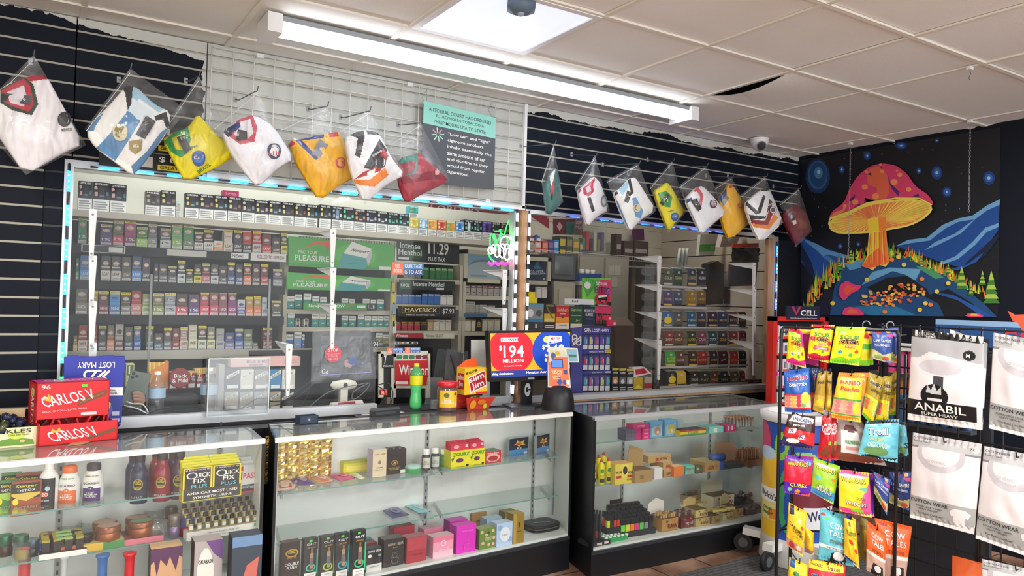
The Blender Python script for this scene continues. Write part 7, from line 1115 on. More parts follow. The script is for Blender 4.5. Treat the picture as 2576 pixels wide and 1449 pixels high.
m.art(g,[('t','POWER',.225,.845,.19,.06,E1('30343c',.3)),('t','$',.11,.66,.035,.12,WE),('t','194',.27,.58,.25,.28,WE),('t','MILLION',.26,.37,.25,.085,WE),('t','Drawings Mon, Wed & Sat',.26,.25,.22,.03,WE),('t','$',.645,.66,.035,.12,WE),('t','348',.79,.58,.25,.28,WE),('t','MILLION',.79,.37,.25,.085,WE),('t','MEGA',.8,.86,.13,.07,E1('d8202c')),('t','MILLIONS',.79,.77,.16,.06,E1('1a3fa0')),('t','shing destinations',.13,.075,.26,.07,WE),('t','Houston Astros vs Pittsburgh',.7,.085,.56,.075,WE)],n0=12);m.build('screen',t)
c0=fn(.5,0,0);MB().box(c0.x-.04,.035,.0,c0.x+.03,.05,c0.z+.08,'15171b').build('stand_neck',t);m=MB().art(plane_fn((c0.x-.04,.034,0),(.07,0,0),(0,0,c0.z)),[('e',.5,.62,.3,.26,'b0b4b8'),('e',.45,.62,.12,.1,'15171b'),('r',.5,.6,.8,.64,'15171b')]);m.build('neck_emblem',t)
MB().prism([(-.11,-.02,.0),(.02,-.06,0),(.12,.0,0),(.1,.12,0),(-.08,.12,0)],(0,0,.008),'2c2f34').build('base',t);MB().prism([fn(.45,.02,.001),fn(.53,.02,.001),fn(.53,.06,.001),fn(.45,.06,.001)],(0,-.0005,0),'a0a4a8').build('maker_badge',t)
# ticket checker
t=thing('ticket_checker','black ticket checker with orange DID YOU WIN face and blue screen','ticket checker',place(N1,ZTOP,1414,1032)[0]+Vector((0,.04,0)),-.45);k_=(t.location-O).dot(_f)/FL
MB().lathe([(42*k_,0),(42*k_,8*k_),(39*k_,32*k_),(33*k_,50*k_),(20*k_,60*k_),(.001,62*k_)],'14161b',seg=26).build('base',t);MB().prism([(-24*k_,-.03,30*k_),(24*k_,-.03,30*k_),(26*k_,.0,75*k_),(-22*k_,.0,75*k_)],(0,.05,0),'181a20').build('neck',t);MB().prism([(-30*k_,-.02,40*k_),(-26*k_,.04,130*k_),(26*k_,.04,130*k_),(32*k_,-.02,48*k_)],(0,.03,0),'1c1e24').build('head',t)
m=MB();F0=lambda a,b_,l:Vector(((-29+58*a-2*b_)*k_,-.03+.055*b_-l,(56+78*b_)*k_));m.prism([F0(0,0,0),F0(1,0,0),F0(.98,1,0),F0(.06,1,0)],(0,.01,0),'c8ccd0')
m.art(F0,[('r',.06,.04,.94,.97,'f06a38'),('r',.2,.6,.72,.9,'24262c'),('r',.24,.63,.68,.87,E1('3a6ae8',.4)),('p',[(.4,.16),(.48,.26),(.48,.34),(.58,.34),(.58,.26),(.66,.16),(.53,.06)],'1a3fa0'),('r',.72,.42,.88,.56,'2a3a80'),('r',.68,.1,.78,.24,'2a3a80'),('r',.82,.1,.94,.24,'f0e0d8')]);m.art(F0,[('t','Did You',.4,.53,.42,.07,'f8e8b0'),('t','Win?',.42,.44,.4,.1,'f8e8b0'),('t','Check\nHere!',.4,.32,.36,.13,'f8e8b0')],n0=12);m.build('face_plate',t)
MB().box(-5*k_,-.036,52*k_,6*k_,-.032,54*k_,E1('ff3020',2)).build('scan_light',t)
t2=flat('lottery_slip',N1,t.location.y+.03,[(1382,912),(1457,912),(1453,876),(1378,872)],'e8e4c8',[('r',.05,.1,.55,.8,'d8d8c0'),('e',.3,.45,.1,.3,'d8b838'),('e',.15,.4,.08,.25,'4a6a98'),('r',.62,.1,.95,.9,'8ab8d0'),('r',.66,.4,.92,.55,'4a7a60')],'pale comic lottery slip stuck behind the ticket checker','slip',.002)
# ================================================================ bagged football shirts on slat hooks
def inside(x,y,P_):
 r_=False;j=len(P_)-1
 for i in range(len(P_)):
  if (P_[i][1] > y) !=(P_[j][1] > y) and x < (P_[j][0]-P_[i][0])*(y-P_[i][1])/(P_[j][1]-P_[i][1])+P_[i][0]:r_=not r_
  j=i
 return r_
def nearest(x,y,P_):
 best=(1e9,x,y)
 for i in range(len(P_)):
  (ax,ay),(bx_,by)=P_[i-1],P_[i];dx,dy=bx_-ax,by-ay;t_=max(0,min(1,((x-ax)*dx+(y-ay)*dy)/(dx*dx+dy*dy+1e-9)));qx,qy=ax+t_*dx,ay+t_*dy;d_=math.hypot(x-qx,y-qy)
  if d_ < best[0]:best=(d_,qx,qy)
 return best
def smooth(P_):
 o=[]
 for i in range(len(P_)):
  (ax,ay),(bx_,by)=P_[i],P_[(i+1) % len(P_)];o +=[(ax*.8+bx_*.2,ay*.8+by*.2),(ax*.2+bx_*.8,ay*.2+by*.8)]
 return o
def shirtbag(label,Y,cor,sil,base,polys,marks=(),st=1.7,seed=0):
 Y -=.1*(seed % 2==0);top=at(*cor[0],Y=Y);t=thing('bagged_shirt',label,'bagged shirt',top);sil=smooth(sil);m=MB();W={};idx={};vs=[];fs=[];cl=[]
 big=max(p[1] for p in sil)-min(p[1] for p in sil);A_=.35 if big < 200 and st < 1.5 else 1
 def puff(x,y):
  d_=nearest(x,y,sil)[0] if inside(x,y,sil) else 0;e=min(1,d_/(big*.16));e=math.sqrt(e*(2-e));c_=.5*(x+y)/big*6
  return -(.022*e+.02*A_*e*noise.noise(Vector((x*7/big+seed,(y+x*.5)*3/big,seed)))+.006*A_*e*noise.noise(Vector((x*22/big,y*9/big,seed))))
 fn=lambda x,y,l:at(x,y,Y=Y+puff(x,y)-l)-top
 x0,y0=min(p[0] for p in sil),min(p[1] for p in sil);nx,ny=int((max(p[0] for p in sil)-x0)/st)+2,int((max(p[1] for p in sil)-y0)/st)+2
 ins={(i,j):inside(x0+i*st,y0+j*st,sil) for i in range(nx) for j in range(ny)}
 def vid(i,j):
  if (i,j) not in idx:
   x,y=x0+i*st,y0+j*st
   if not ins[i,j]:_,x,y=nearest(x,y,sil)
   idx[i,j]=len(vs);vs.append(fn(x,y,0))
  return idx[i,j]
 for i in range(nx-1):
  for j in range(ny-1):
   if any(ins[a] for a in ((i,j),(i+1,j),(i,j+1),(i+1,j+1))):
    fs.append((vid(i,j),vid(i,j+1),vid(i+1,j+1),vid(i+1,j)));c=base;x,y=x0+(i+.5)*st,y0+(j+.5)*st
    for col,P_ in polys:
     if inside(x,y,P_):c=col
    cl.append(mat(c,.75))
 m.add(vs,fs,cl,1);B=[at(x,y,Y=Y+.004)-top for x,y in sil];m.prism(B,(0,.012,0),mat(base,.75));m.build('shirt',t)
 mk={}
 for k in marks:
  nm,kind=k[0],k[1];mm=mk.setdefault(nm,MB())
  mm.art(lambda a,b_,l:fn(a,b_,.004+l),[(kind,)+tuple(k[2:])] if kind !='t' else [('t',k[2],k[3],k[4],k[5],-k[6],-(k[7] if len(k) > 8 else 0),k[-1])],n0=len(mk)*0+marks.index(k)+1)
 for nm,mm in mk.items():mm.build(nm,t)
 C_=[Vector((*c,0)) for c in cor];g=MB();n_=12
 for sgn in (-1,1):
  V=[]
  for j in range(n_+1):
   for i in range(n_+1):
    a,b_=i/n_,j/n_;p=C_[0]*(1-a)*(1-b_)+C_[1]*a*(1-b_)+C_[2]*a*b_+C_[3]*(1-a)*b_;e=(sin(pi*a)*sin(pi*b_))**.5 if 0 < i < n_ and 0 < j < n_ else 0;q=min(1,(a+b_)*1.1)
    V.append(at(p.x,p.y,Y=Y+sgn*e*(.026+.045*q)+.01*noise.noise(Vector((a*6+seed,b_*6,sgn)))*e)-top)
  g.add(V,[(j*13+i,j*13+i+1,(j+1)*13+i+1,(j+1)*13+i) for j in range(n_) for i in range(n_)],BAG,1)
 g.build('clear_bag',t);zp=[at(*((C_[0]*.95+C_[3]*.05)+(C_[1]-C_[0])*.035).xy,Y=Y-.003)-top,at(*((C_[3]+(C_[2]-C_[3])*.04)).xy,Y=Y-.003)-top];MB().bar(zp[0],zp[1],.003,.002,mat('d8dde0',.3)).build('zip_seal',t)
 h=MB().tube([(-.012,WY-Y,.035),(0,WY-Y-.02,.03),(0,.02,.0),(.0,-.012,-.005),(.003,-.02,.016)],.0025,'5a5e64',6).box(-.02,WY-Y-.002,.022,-.004,WY-Y,.048,'s');h.build('hook',t);return t
Rr,WH='c02840','f1eef2'
def crest(x,y,r,c1,c2,s,txt='',ty=0):
 o=[('crest','p',[(x+r*math.copysign(abs(cos(a))**.8,cos(a)),y+r*1.15*sin(a)*(1.15 if sin(a) > 0 else .9)) for a in [2*pi*k/16 for k in range(16)]],c1),('crest','p',[(x+.78*r*cos(2*pi*k/14),y+.85*r*sin(2*pi*k/14)) for k in range(14)],c2)]
 return o+([('crest','t',txt,x,y+ty,r*1.5,r*.5,s)] if txt else [])
def hang(P_,txt,x,y,w_,h_,a=0,c='15171c'):return [('hang_tag','p',P_,c),('hang_tag','t',txt,x,y,w_,h_,a,'e8e8e8')]
YB1,YB2=3.46,3.5
shirtbag('white football shirt with red and green collar and black eagle crest, far left in front',YB1,[(85,138),(217,365),(65,440),(-70,290)],[(60,195),(115,186),(160,270),(210,362),(160,385),(64,440),(0,350),(-50,270),(10,215)],WH,[(Rr,[(55,188),(115,184),(118,199),(88,203),(55,208)]),('1f3a2c',[(0,225),(60,192),(84,212),(96,262),(80,290),(30,277),(0,258)]),(Rr,[(2,228),(58,197),(76,214),(85,264),(72,281),(30,267),(5,252)]),('e4dce6',[(18,232),(60,214),(70,252),(58,268),(25,258)])],[('crest','e',162,300,17,19,'2a2c30'),('crest','e',162,300,12,14,'d8d8dc'),('crest','p',[(150,300),(162,280),(170,288),(168,305),(158,312)],'2a2c30'),('crest','t','MEXICO',168,326,26,8,6,'1c1c20')]+hang([(4,234),(78,240),(76,264),(4,252)],'38.99',45,250,40,8,-4),seed=1)
shirtbag('blue and white striped football shirt with gold badges, second from the left',YB1,[(328,172),(470,278),(338,440),(212,325)],[(318,215),(345,220),(388,262),(430,282),(424,330),(352,425),(332,441),(290,408),(240,372),(216,335),(238,300),(272,268)],'eff0ee',[('5f8fbc',[(322,278),(354,303),(326,350),(290,405),(242,372),(275,338)]),('5a86b0',[(405,332),(428,316),(375,400),(338,445),(330,418),(370,380)]),('5a86b0',[(216,330),(240,300),(262,282),(240,318),(236,330)]),('a5cde2',[(333,216),(398,260),(412,274),(400,284),(350,248),(322,282),(318,238)]),('dbe8f0',[(332,244),(356,262),(388,282),(374,302),(345,300),(324,277)]),('14161c',[(303,211),(335,216),(330,262),(321,277),(315,235)]),('14161c',[(388,292),(418,281),(428,316),(418,322),(410,300),(392,304)])],crest(302,330,19,'d8d0b0','8a7838','e8d8a0','FIFA',4)+[('crest','p',[(325,355),(358,350),(356,378),(340,388),(326,376)],'9a8848'),('crest','t','AFA',342,368,16,9,'f0f0e8')]+hang([(368,290),(392,305),(365,350),(341,338)],'SIZE',364,322,22,7,55),seed=2)
def brazil(k,cor,sil,g,inn,tg,cx,cy,r,lab,Y,st=1.7):shirtbag(lab,Y,cor,sil,'ecdc1c',[('349a4c',g),('e4d428',inn)],crest(cx,cy,r,'1f4fa0','3a7ac8','w','CBF')+[('crest','t','*****',cx-r,cy-r*1.5,r*1.8,r*.4,15,'2a7a38'),('crest','t','BRASIL',cx+r*.8,cy+r*1.6,r*2.2,r*.55,35,'2a7a38')]+hang(tg,'L',sum(p[0] for p in tg)/len(tg),sum(p[1] for p in tg)/len(tg),r*.5,r*.6,0),st,k)
brazil(3,[(500,190),(602,382),(466,457),(408,330)],[(497,286),(520,310),(555,350),(603,385),(540,425),(466,458),(440,412),(408,352),(430,335),(472,322)],[(412,355),(440,332),(472,316),(480,350),(472,385),(455,397),(430,382)],[(432,348),(462,335),(464,378),(442,376)],[(444,346),(462,338),(482,375),(466,386)],500,396,17,'large yellow football shirt with green collar and blue crest, left group',YB1)
def usa(k,cor,sil,ring,inn,nav,tg,cx,cy,r,lab,Y,st=1.7):shirtbag(lab,Y,cor,sil,'eff0f5',[('cc5060',ring),('e9eaf1',inn),('2a3a78',nav)],crest(cx,cy,r,'28345c','f0f0f4','28345c','USA',-r*.3)+[('crest','r',cx-r*.6+i*r*.4,cy+r*.1,cx-r*.42+i*r*.4,cy+r*.75,'c83a48') for i in range(4)]+hang(tg,'NIKE',sum(p[0] for p in tg)/len(tg),sum(p[1] for p in tg)/len(tg),r,r*.4,-10),st,k)
usa(4,[(645,228),(745,402),(650,474),(535,318)],[(640,288),(690,318),(740,400),(700,422),(650,473),(612,432),(572,372),(558,330),(600,300)],[(600,298),(634,286),(648,320),(640,356),(605,364),(573,340)],[(606,306),(630,298),(638,335),(622,350),(590,340)],[(558,330),(600,306),(606,318),(574,346)],[(576,320),(621,330),(622,350),(600,355),(570,337)],690,378,17,'large white football shirt with red ringed collar and USA shield, left group',YB1)
def colo(k,cor,sil,nav,cf,inn,tg,cx,cy,r,lab,Y,st=1.7):shirtbag(lab,Y,cor,sil,'f3b81c',[('e0a818',inn),('2a3f88',nav)]+[('d03038',c) for c in cf],crest(cx,cy,r,'d8505a','e8a848','c83a48','FCF')+hang(tg,'10',sum(p[0] for p in tg)/len(tg),sum(p[1] for p in tg)/len(tg),r*.9,r*.7,0,'7a8088'),st,k)
colo(5,[(822,266),(920,438),(803,508),(700,322)],[(724,356),(770,348),(812,338),(855,330),(872,370),(918,437),(860,462),(803,506),(768,450),(738,400)],[(738,344),(816,332),(814,348),(760,353),(800,398),(796,404),(745,356)],[[(826,330),(850,330),(853,343),(829,346)],[(720,362),(735,351),(743,362),(724,374)]],[(752,352),(822,345),(802,396),(790,400)],[(805,350),(826,365),(806,395),(784,388)],857,408,12,'large amber football shirt with red cuffs and round crest, left group',YB1)
def germ(k,cor,sil,P_,cx,cy,r,lab,Y,st=1.7):shirtbag(lab,Y,cor,sil,'f1f1f3',P_,[('crest','e',cx,cy,r,r*1.1,'2c2c30'),('crest','e',cx,cy,r*.88,r*.97,'f0f0f0'),('crest','e',cx,cy,r*.6,r*.66,'5a5c60'),('crest','t','****',cx-r*.6,cy-r*1.6,r*2,r*.5,30,'f0f0f0')],st,k)
germ(6,[(928,278),(1022,438),(917,514),(848,328)],[(868,350),(885,335),(925,326),(956,336),(985,398),(1020,440),(975,462),(917,513),(888,452),(875,400)],[('26272c',[(880,340),(912,322),(918,342),(906,398),(893,390),(900,348)]),('26272c',[(955,350),(975,378),(935,428),(915,422)]),('26272c',[(922,328),(957,332),(956,340),(924,338)]),('b82a36',[(964,372),(978,392),(958,430),(890,452),(915,432),(940,424)]),('ee8626',[(968,422),(978,440),(942,470),(884,462),(886,452),(930,452)]),('f4f4f4',[(925,432),(945,424),(940,440),(922,446)])],957,408,14,'large white football shirt with black red orange diagonal bands, left group',YB1)
shirtbag('rose red shirt with teal collar, bagged in front of the tobacco notice',YB1,[(1058,308),(1132,454),(1022,515),(983,358)],[(1000,440),(1004,398),(1050,386),(1062,388),(1104,430),(1131,455),(1062,488),(1022,513),(1004,470)],'b04452',[('3a8a7a',[(1000,398),(1050,388),(1052,404),(1004,414)]),('a03a48',[(1004,412),(1052,402),(1056,430),(1010,446)]),('3a8a7a',[(1048,402),(1052,400),(1046,436),(1020,448),(1018,442),(1042,432)]),('8c2f3e',[(1000,446),(1100,428),(1131,455),(1100,450),(1012,462)])],[('crest','p',[(1094,430),(1100,424),(1106,432),(1103,440),(1095,440)],'e0a8a0')],seed=7)  # darker red fold: crease shade put into the cloth colour
shirtbag('dark green shirt seen edge on in a narrow bag, leftmost over the right window',YB2,[(1393,361),(1417,508),(1377,552),(1362,455)],[(1392,424),(1398,422),(1408,450),(1416,508),(1378,547),(1368,490),(1370,462),(1380,448)],'2f6f68',[('e8e8e8',[(1382,440),(1398,424),(1392,455),(1386,470)]),('c04050',[(1390,455),(1396,470),(1392,490),(1388,480)]),('16181c',[(1383,478),(1389,475),(1391,500),(1386,505)])],st=1.15,seed=8)
shirtbag('small white football shirt with red round collar and grey eagle crest, right group',YB2,[(1497,390),(1534,530),(1478,571),(1445,470)],[(1488,448),(1496,444),(1512,462),(1533,528),(1500,546),(1478,571),(1465,535),(1452,482),(1470,466)],WH,[(Rr,[(1466,474),(1486,456),(1496,446),(1497,454),(1492,462),(1494,482),(1480,495),(1468,488)]),('d8d0d8',[(1473,472),(1484,466),(1488,480),(1477,486)]),(Rr,[(1452,480),(1461,474),(1463,480),(1454,488)]),('16181c',[(1477,498),(1486,496),(1497,530),(1489,534)])],[('crest','e',1520,506,8,15,'7a8488'),('crest','e',1520,506,5,10,'c8ccd0')],1.15,9)
shirtbag('small blue and white striped football shirt, third over the right window',YB2,[(1605,411),(1651,530),(1585,584),(1525,454)],[(1543,485),(1562,474),(1584,448),(1598,446),(1615,472),(1650,528),(1608,556),(1585,583),(1570,555),(1556,520)],'eff0ee',[('6a9cc8',[(1590,498),(1600,496),(1618,530),(1612,550),(1598,545)]),('6a9cc8',[(1545,496),(1556,510),(1584,578),(1572,560)]),('9cc8e0',[(1556,478),(1578,452),(1582,456),(1578,475),(1566,492)]),('14161c',[(1578,450),(1586,448),(1594,486),(1588,490)]),('14161c',[(1542,488),(1552,480),(1555,487),(1545,495)]),('16181c',[(1578,478),(1590,484),(1580,512),(1570,506)])],crest(1603,522,9,'d8d0b0','8a7838','w'),1.15,10)
brazil(11,[(1691,404),(1727,532),(1682,588),(1634,470)],[(1645,480),(1662,470),(1678,457),(1692,475),(1705,500),(1723,532),(1700,560),(1682,583),(1668,548),(1652,510)],[(1655,486),(1676,480),(1692,495),(1686,522),(1672,520),(1660,500)],[(1668,492),(1682,495),(1680,510)],[(1660,510),(1678,486),(1686,492),(1668,518)],1698,544,9,'small yellow football shirt with green collar, right group',YB2,1.15)
usa(12,[(1775,417),(1828,536),(1763,594),(1706,468)],[(1722,503),(1750,472),(1768,467),(1800,500),(1826,536),(1790,566),(1763,592),(1746,552)],[(1745,480),(1756,470),(1770,490),(1764,524),(1756,520),(1762,494)],[(1752,480),(1760,492),(1758,512),(1748,500)],[(1724,503),(1740,496),(1742,502),(1728,512)],[(1738,505),(1752,498),(1766,524),(1757,532)],1795,512,9,'small white football shirt with pink ringed collar, right group',YB2,1.15)
colo(13,[(1840,445),(1896,553),(1833,608),(1798,470)],[(1806,500),(1826,476),(1830,464),(1842,463),(1868,505),(1895,552),(1835,606),(1818,570)],[(1806,498),(1822,478),(1828,474),(1828,500),(1818,512)],[[(1834,466),(1844,463),(1846,470),(1835,474)]],[(1814,500),(1826,484),(1826,500)],[(1815,506),(1826,490),(1834,498),(1822,518)],1862,516,6,'small amber football shirt between white ones, right group',YB2,1.15)
germ(14,[(1925,443),(1971,560),(1913,614),(1863,490)],[(1872,515),(1895,492),(1916,476),(1935,475),(1950,508),(1970,560),(1913,613),(1890,570)],[('26272c',[(1872,512),(1880,508),(1905,530),(1920,490),(1926,494),(1914,535),(1902,540)]),('26272c',[(1914,474),(1936,474),(1936,480),(1915,481)]),('26272c',[(1884,540),(1925,545),(1945,510),(1936,500),(1926,550),(1888,552)]),('8a2430',[(1940,515),(1950,525),(1932,568),(1890,562),(1888,552),(1925,555)]),('ee8626',[(1948,538),(1958,548),(1935,576),(1896,572),(1892,563),(1932,566)])],1945,528,9,'small white football shirt with black red orange bands, right group',YB2,1.15)
shirtbag('small dark maroon shirt, rightmost bag next to the mural',YB2,[(2010,473),(2044,580),(2002,622),(1960,512)],[(1965,540),(1978,528),(2002,515),(2030,535),(2042,580),(2002,618),(1984,585)],'6c1a2c',[('16181c',[(1984,532),(1992,528),(2000,552),(1994,558)]),('e0d0d0',[(1993,556),(2002,553),(2004,562),(1996,566)])],[('hang_tag','t','10',1993,545,6,8,'c8c8c8')],1.15,15)
# ================================================================ mushroom tapestry on the right wall
XM=XR-.006
def M_(x,y,l=0):return at(1980+x/2.787,300+y/2.787,X=XM-l)
t=thing('tapestry','black light tapestry of a giant pink mushroom on a hill with blue mountains','tapestry',M_(100,1370));o=t.location.copy()
MB().prism([M_(*p)-o for p in ((97,1372),(1478,1390),(1497,55),(103,285))],(.004,0,0),'10131a').build('cloth',t)
LY=[0]
def tp(name,items,step=1):
 m=MB()
 for c,P_ in items:LY[0] +=step;m.add([M_(*p,0.00012*LY[0])-o for p in P_],[tuple(range(len(P_)))],mat(c,.8))
 m.build(name,t)
def ell(cx,cy,rx,ry,n=18,wob=0):return [(cx+(rx+wob*(k % 2))*cos(2*pi*k/n),cy+(ry+wob*(k % 2))*sin(2*pi*k/n)) for k in range(n)]
st_=[];r2=random.Random(11)
for k in range(52):
 x,y=r2.randint(160,1450),r2.randint(140,820)
 if abs(x-650) > 380 or y < 300:st_.append(('c8d0c8',ell(x,y,3.5,4.5,6)))
tp('star_field',st_,0);tp('moon',[('17345f',ell(215,400,82,118,44,6)),('2f5f95',ell(215,392,70,102)),('1c4778',ell(218,388,60,88)),('4a7fae',ell(220,375,30,42)),('a8c8d8',ell(222,370,12,16))])
for i,(x,y,rx,ry) in enumerate(((1050,375,38,48),(1415,412,42,48),(1120,510,32,38),(562,255,25,32),(384,353,21,28),(925,362,19,22),(800,185,42,26),(1050,150,16,14),(373,890,17,22),(500,876,14,17))):tp('star_orb',[('183a7c',ell(x,y,rx,ry)),('2f62a8',ell(x,y,rx*.62,ry*.62)),('a0c4dc',ell(x,y,rx*.25,ry*.25))],1)
LY[0] +=2
tp('mountain',[('1c4f96',[(97,830),(130,835),(270,905),(420,955),(470,985),(340,1080),(205,1130),(97,1000)]),('5a94c4',[(115,840),(200,870),(290,918),(440,958),(400,975),(290,950),(250,960),(215,925),(130,860)]),('0d1c40',[(97,870),(170,1000),(200,1110),(150,1080),(97,980)]),('3a78b0',[(240,960),(290,960),(350,1010),(330,1035),(280,990)])])
tp('mountain',[('16478f',[(760,890),(850,845),(980,830),(1090,740),(1200,700),(1300,680),(1400,610),(1492,565),(1480,780),(1370,930),(1230,1040),(1100,1010),(940,950)]),('6aa0cc',[(760,890),(850,845),(980,830),(1090,740),(1200,695),(1300,675),(1400,605),(1492,560),(1490,600),(1400,640),(1320,700),(1200,720),(1110,765),(1000,850),(860,870)]),('6aa0cc',[(960,920),(1040,860),(1180,800),(1330,690),(1340,680),(1220,800),(1060,880)]),('6aa0cc',[(1060,1010),(1180,960),(1300,860),(1390,760),(1482,728),(1482,755),(1400,790),(1320,880),(1200,980),(1100,1015)]),('0d1c3c',[(1370,900),(1482,800),(1482,830),(1390,960),(1230,1045),(1260,1000)]),('1c55a0',[(1150,1050),(1260,1020),(1380,930),(1330,1000),(1200,1060)])])
tp('hill',[('1b4a7c',[(300,1372),(330,1180),(390,1040),(500,975),(700,945),(860,960),(1000,1040),(1130,1100),(1260,1200),(1380,1290),(1472,1386)]),('5c9cc8',[(400,1010),(500,970),(560,985),(520,1040),(440,1060)]),('6aa8d0',[(520,1165),(600,1070),(720,1040),(820,1045),(940,1050),(900,1130),(830,1090),(740,1065),(640,1110)]),('10151c',[(560,1180),(700,1110),(840,1100),(980,1190),(1000,1240),(860,1230),(640,1230)]),('4a9a6a',[(900,1030),(1010,1040),(1100,1110),(1040,1120),(960,1070)]),('10151c',[(960,1240),(1130,1190),(1300,1290),(1380,1388),(1100,1380),(1060,1290)]),('2a78a8',[(400,1330),(560,1300),(760,1310),(900,1370),(600,1376)]),('1c55a0',[(1000,1210),(1160,1230),(1300,1300),(1440,1385),(1350,1370),(1200,1270)])])
g_=[];base_=[(110,1360),(190,1180),(260,1090),(360,1030),(450,960),(560,940),(720,920),(860,940),(960,990),(1080,1040),(1200,1120),(1330,1180),(1470,1240)]
for k in range(300):
 s_=r2.random()*(len(base_)-1.001);i=int(s_);a=s_-i;x=base_[i][0]*(1-a)+base_[i+1][0]*a;y=base_[i][1]*(1-a)+base_[i+1][1]*a+r2.random()*(120 if x < 380 else 40)+10
 h_=38+r2.random()*(100 if x < 400 else 38);l_=r2.random()*24-12;g_.append((r2.choice(['a8d030','e8d840','f09038','4a9a3a','7ab830','e8602c']),[(x-8,y),(x+8,y),(x+l_,y-h_)]))
m=MB()
for i,(c,P_) in enumerate(g_):m.add([M_(min(1474,max(99,p[0])),min(1370,p[1]),0.00012*(LY[0]+1+i % 5))-o for p in P_],[(0,1,2)],mat(c,.8))
LY[0] +=6;m.build('grass',t)
for x,y,h_ in ((1225,1190,160),(1370,1160,100),(1432,1290,230),(940,1020,70),(1130,1080,70),(450,985,70),(365,1040,60),(1290,1230,80)):tp('pine_tree',[(('3f7a34','a8c850')[j % 2],[(x-h_*.26*(1-j*.13),y-h_*j*.14),(x+h_*.26*(1-j*.13),y-h_*j*.14),(x,y-h_*(.35+j*.13))]) for j in range(6)])
sp_=[]
for k in range(90):
 a,r_=r2.random()*6.3,r2.random()**.5;sp_.append((('f0a840','e8703c','f0d060','d85a30')[k % 4],ell(740+235*r_*cos(a),1235+75*r_*sin(a)-(740+235*r_*cos(a)-740)*.12,13,9,8)))
for x,y in ((780,965),(820,1020),(945,1120),(1050,1208),(1130,1150),(970,1290),(1005,1300),(930,1335),(685,1350),(735,985),(560,1125),(320,1290)):sp_.append(('f0883c' if x % 2 else 'f0d050',ell(x,y,17,15,10)))
m=MB()
for i,(c,P_) in enumerate(sp_):m.add([M_(*p,0.00012*(LY[0]+1+i % 7))-o for p in P_],[tuple(range(len(P_)))],mat(c,.8))
LY[0] +=8;m.build('spore_pile',t)
for i,(P_,c2) in enumerate((([(360,1230),(370,1160),(420,1130),(470,1160),(525,1165),(500,1200),(450,1220),(400,1275)],'f06040'),([(385,1374),(395,1330),(440,1312),(510,1330),(548,1376)],'f07050'),([(1245,1384),(1270,1358),(1340,1358),(1390,1386)],'f0c050'))):q=[sum(p[j] for p in P_)/len(P_) for j in (0,1)];tp('small_mushroom',[('e8407a',smooth(P_)),(c2,[(q[0]+(x-q[0])*.5,q[1]+(y-q[1])*.5) for x,y in P_])])
LY[0] +=1
tp('stem',[('f0d23c',[(565,710),(690,695),(700,850),(718,1000),(690,1035),(640,1020),(600,1060),(565,1040),(522,1030),(560,960),(578,850)]),('f08838',[(640,690),(690,695),(700,850),(718,1000),(660,1030),(650,860)]),('f06a38',[(522,1030),(570,960),(640,900),(700,980),(640,1030),(565,1045)])]+[(('f4e070','e85a34','f0a030')[k % 3],[(580+k*9,720),(584+k*9,720),(560+k*13,1020),(556+k*13,1010)]) for k in range(12)])
tp('gills',[('f0e060',smooth([(288,730),(330,690),(430,650),(560,590),(760,560),(930,560),(1010,600),(1020,640),(960,700),(860,750),(700,780),(560,800),(360,805),(300,775)])),('e87a4c',smooth([(310,735),(440,665),(570,605),(760,575),(920,575),(998,612),(1000,640),(940,695),(850,738),(700,765),(560,788),(370,790),(315,768)]))])
m=MB()
for k in range(64):
 a=2*pi*k/64;e_=(655+345*cos(a),682+95*sin(a)-cos(a)*62);i_=(630+60*cos(a),705+12*sin(a));n_=4*cos(a)+5;m.add([M_(*p,0.00012*(LY[0]+1))-o for p in (i_,(i_[0]+3,i_[1]),(e_[0]+n_*.7,e_[1]+4),(e_[0]-n_*.7,e_[1]-4))],[(0,1,2,3)],mat(('f0e060','f4b850')[k % 2],.8))
LY[0] +=2;m.build('gill_lines',t)
tp('stem_top',[('f0d23c',[(563,700),(600,690),(690,688),(695,780),(572,790)]),('f08838',[(640,690),(690,688),(695,780),(645,785)])])
tp('cap',[('d8406e',smooth([(286,720),(310,650),(400,585),(440,480),(500,390),(580,330),(660,308),(760,320),(840,380),(900,470),(990,530),(1028,590),(1010,605),(930,555),(760,552),(560,588),(430,650),(330,690)])),('e06848',smooth([(560,360),(640,320),(700,380),(720,500),(690,560),(600,570),(640,480),(560,460)])),('e88a58',smooth([(290,700),(330,650),(380,640),(420,600),(400,650),(330,690)]))]+[('4a2a6a',P_) for P_ in ([(710,395),(725,450),(790,510),(780,540),(730,480),(712,430)],[(440,560),(480,525),(470,560),(430,585)],[(540,590),(545,550),(560,590),(750,545),(800,550),(640,580)],[(450,630),(510,590),(515,600)],[(880,540),(920,520),(930,550)],[(560,385),(590,372),(590,395)],[(650,330),(665,330),(665,355)])]+[('f0905c',ell(x,y,r_,r_*.85,12)) for x,y,r_ in ((545,475,22),(620,540,26),(750,440,26),(478,580,22),(405,608,15),(852,492,20),(790,390,18),(665,365,16),(555,368,12),(770,360,9),(655,318,10))])
tp('cap_rim',[('f0e060',[(286,735),(300,690),(430,645),(560,582),(760,548),(930,550),(1018,598),(1010,606),(930,560),(760,558),(565,594),(435,657),(306,702),(292,740)])])
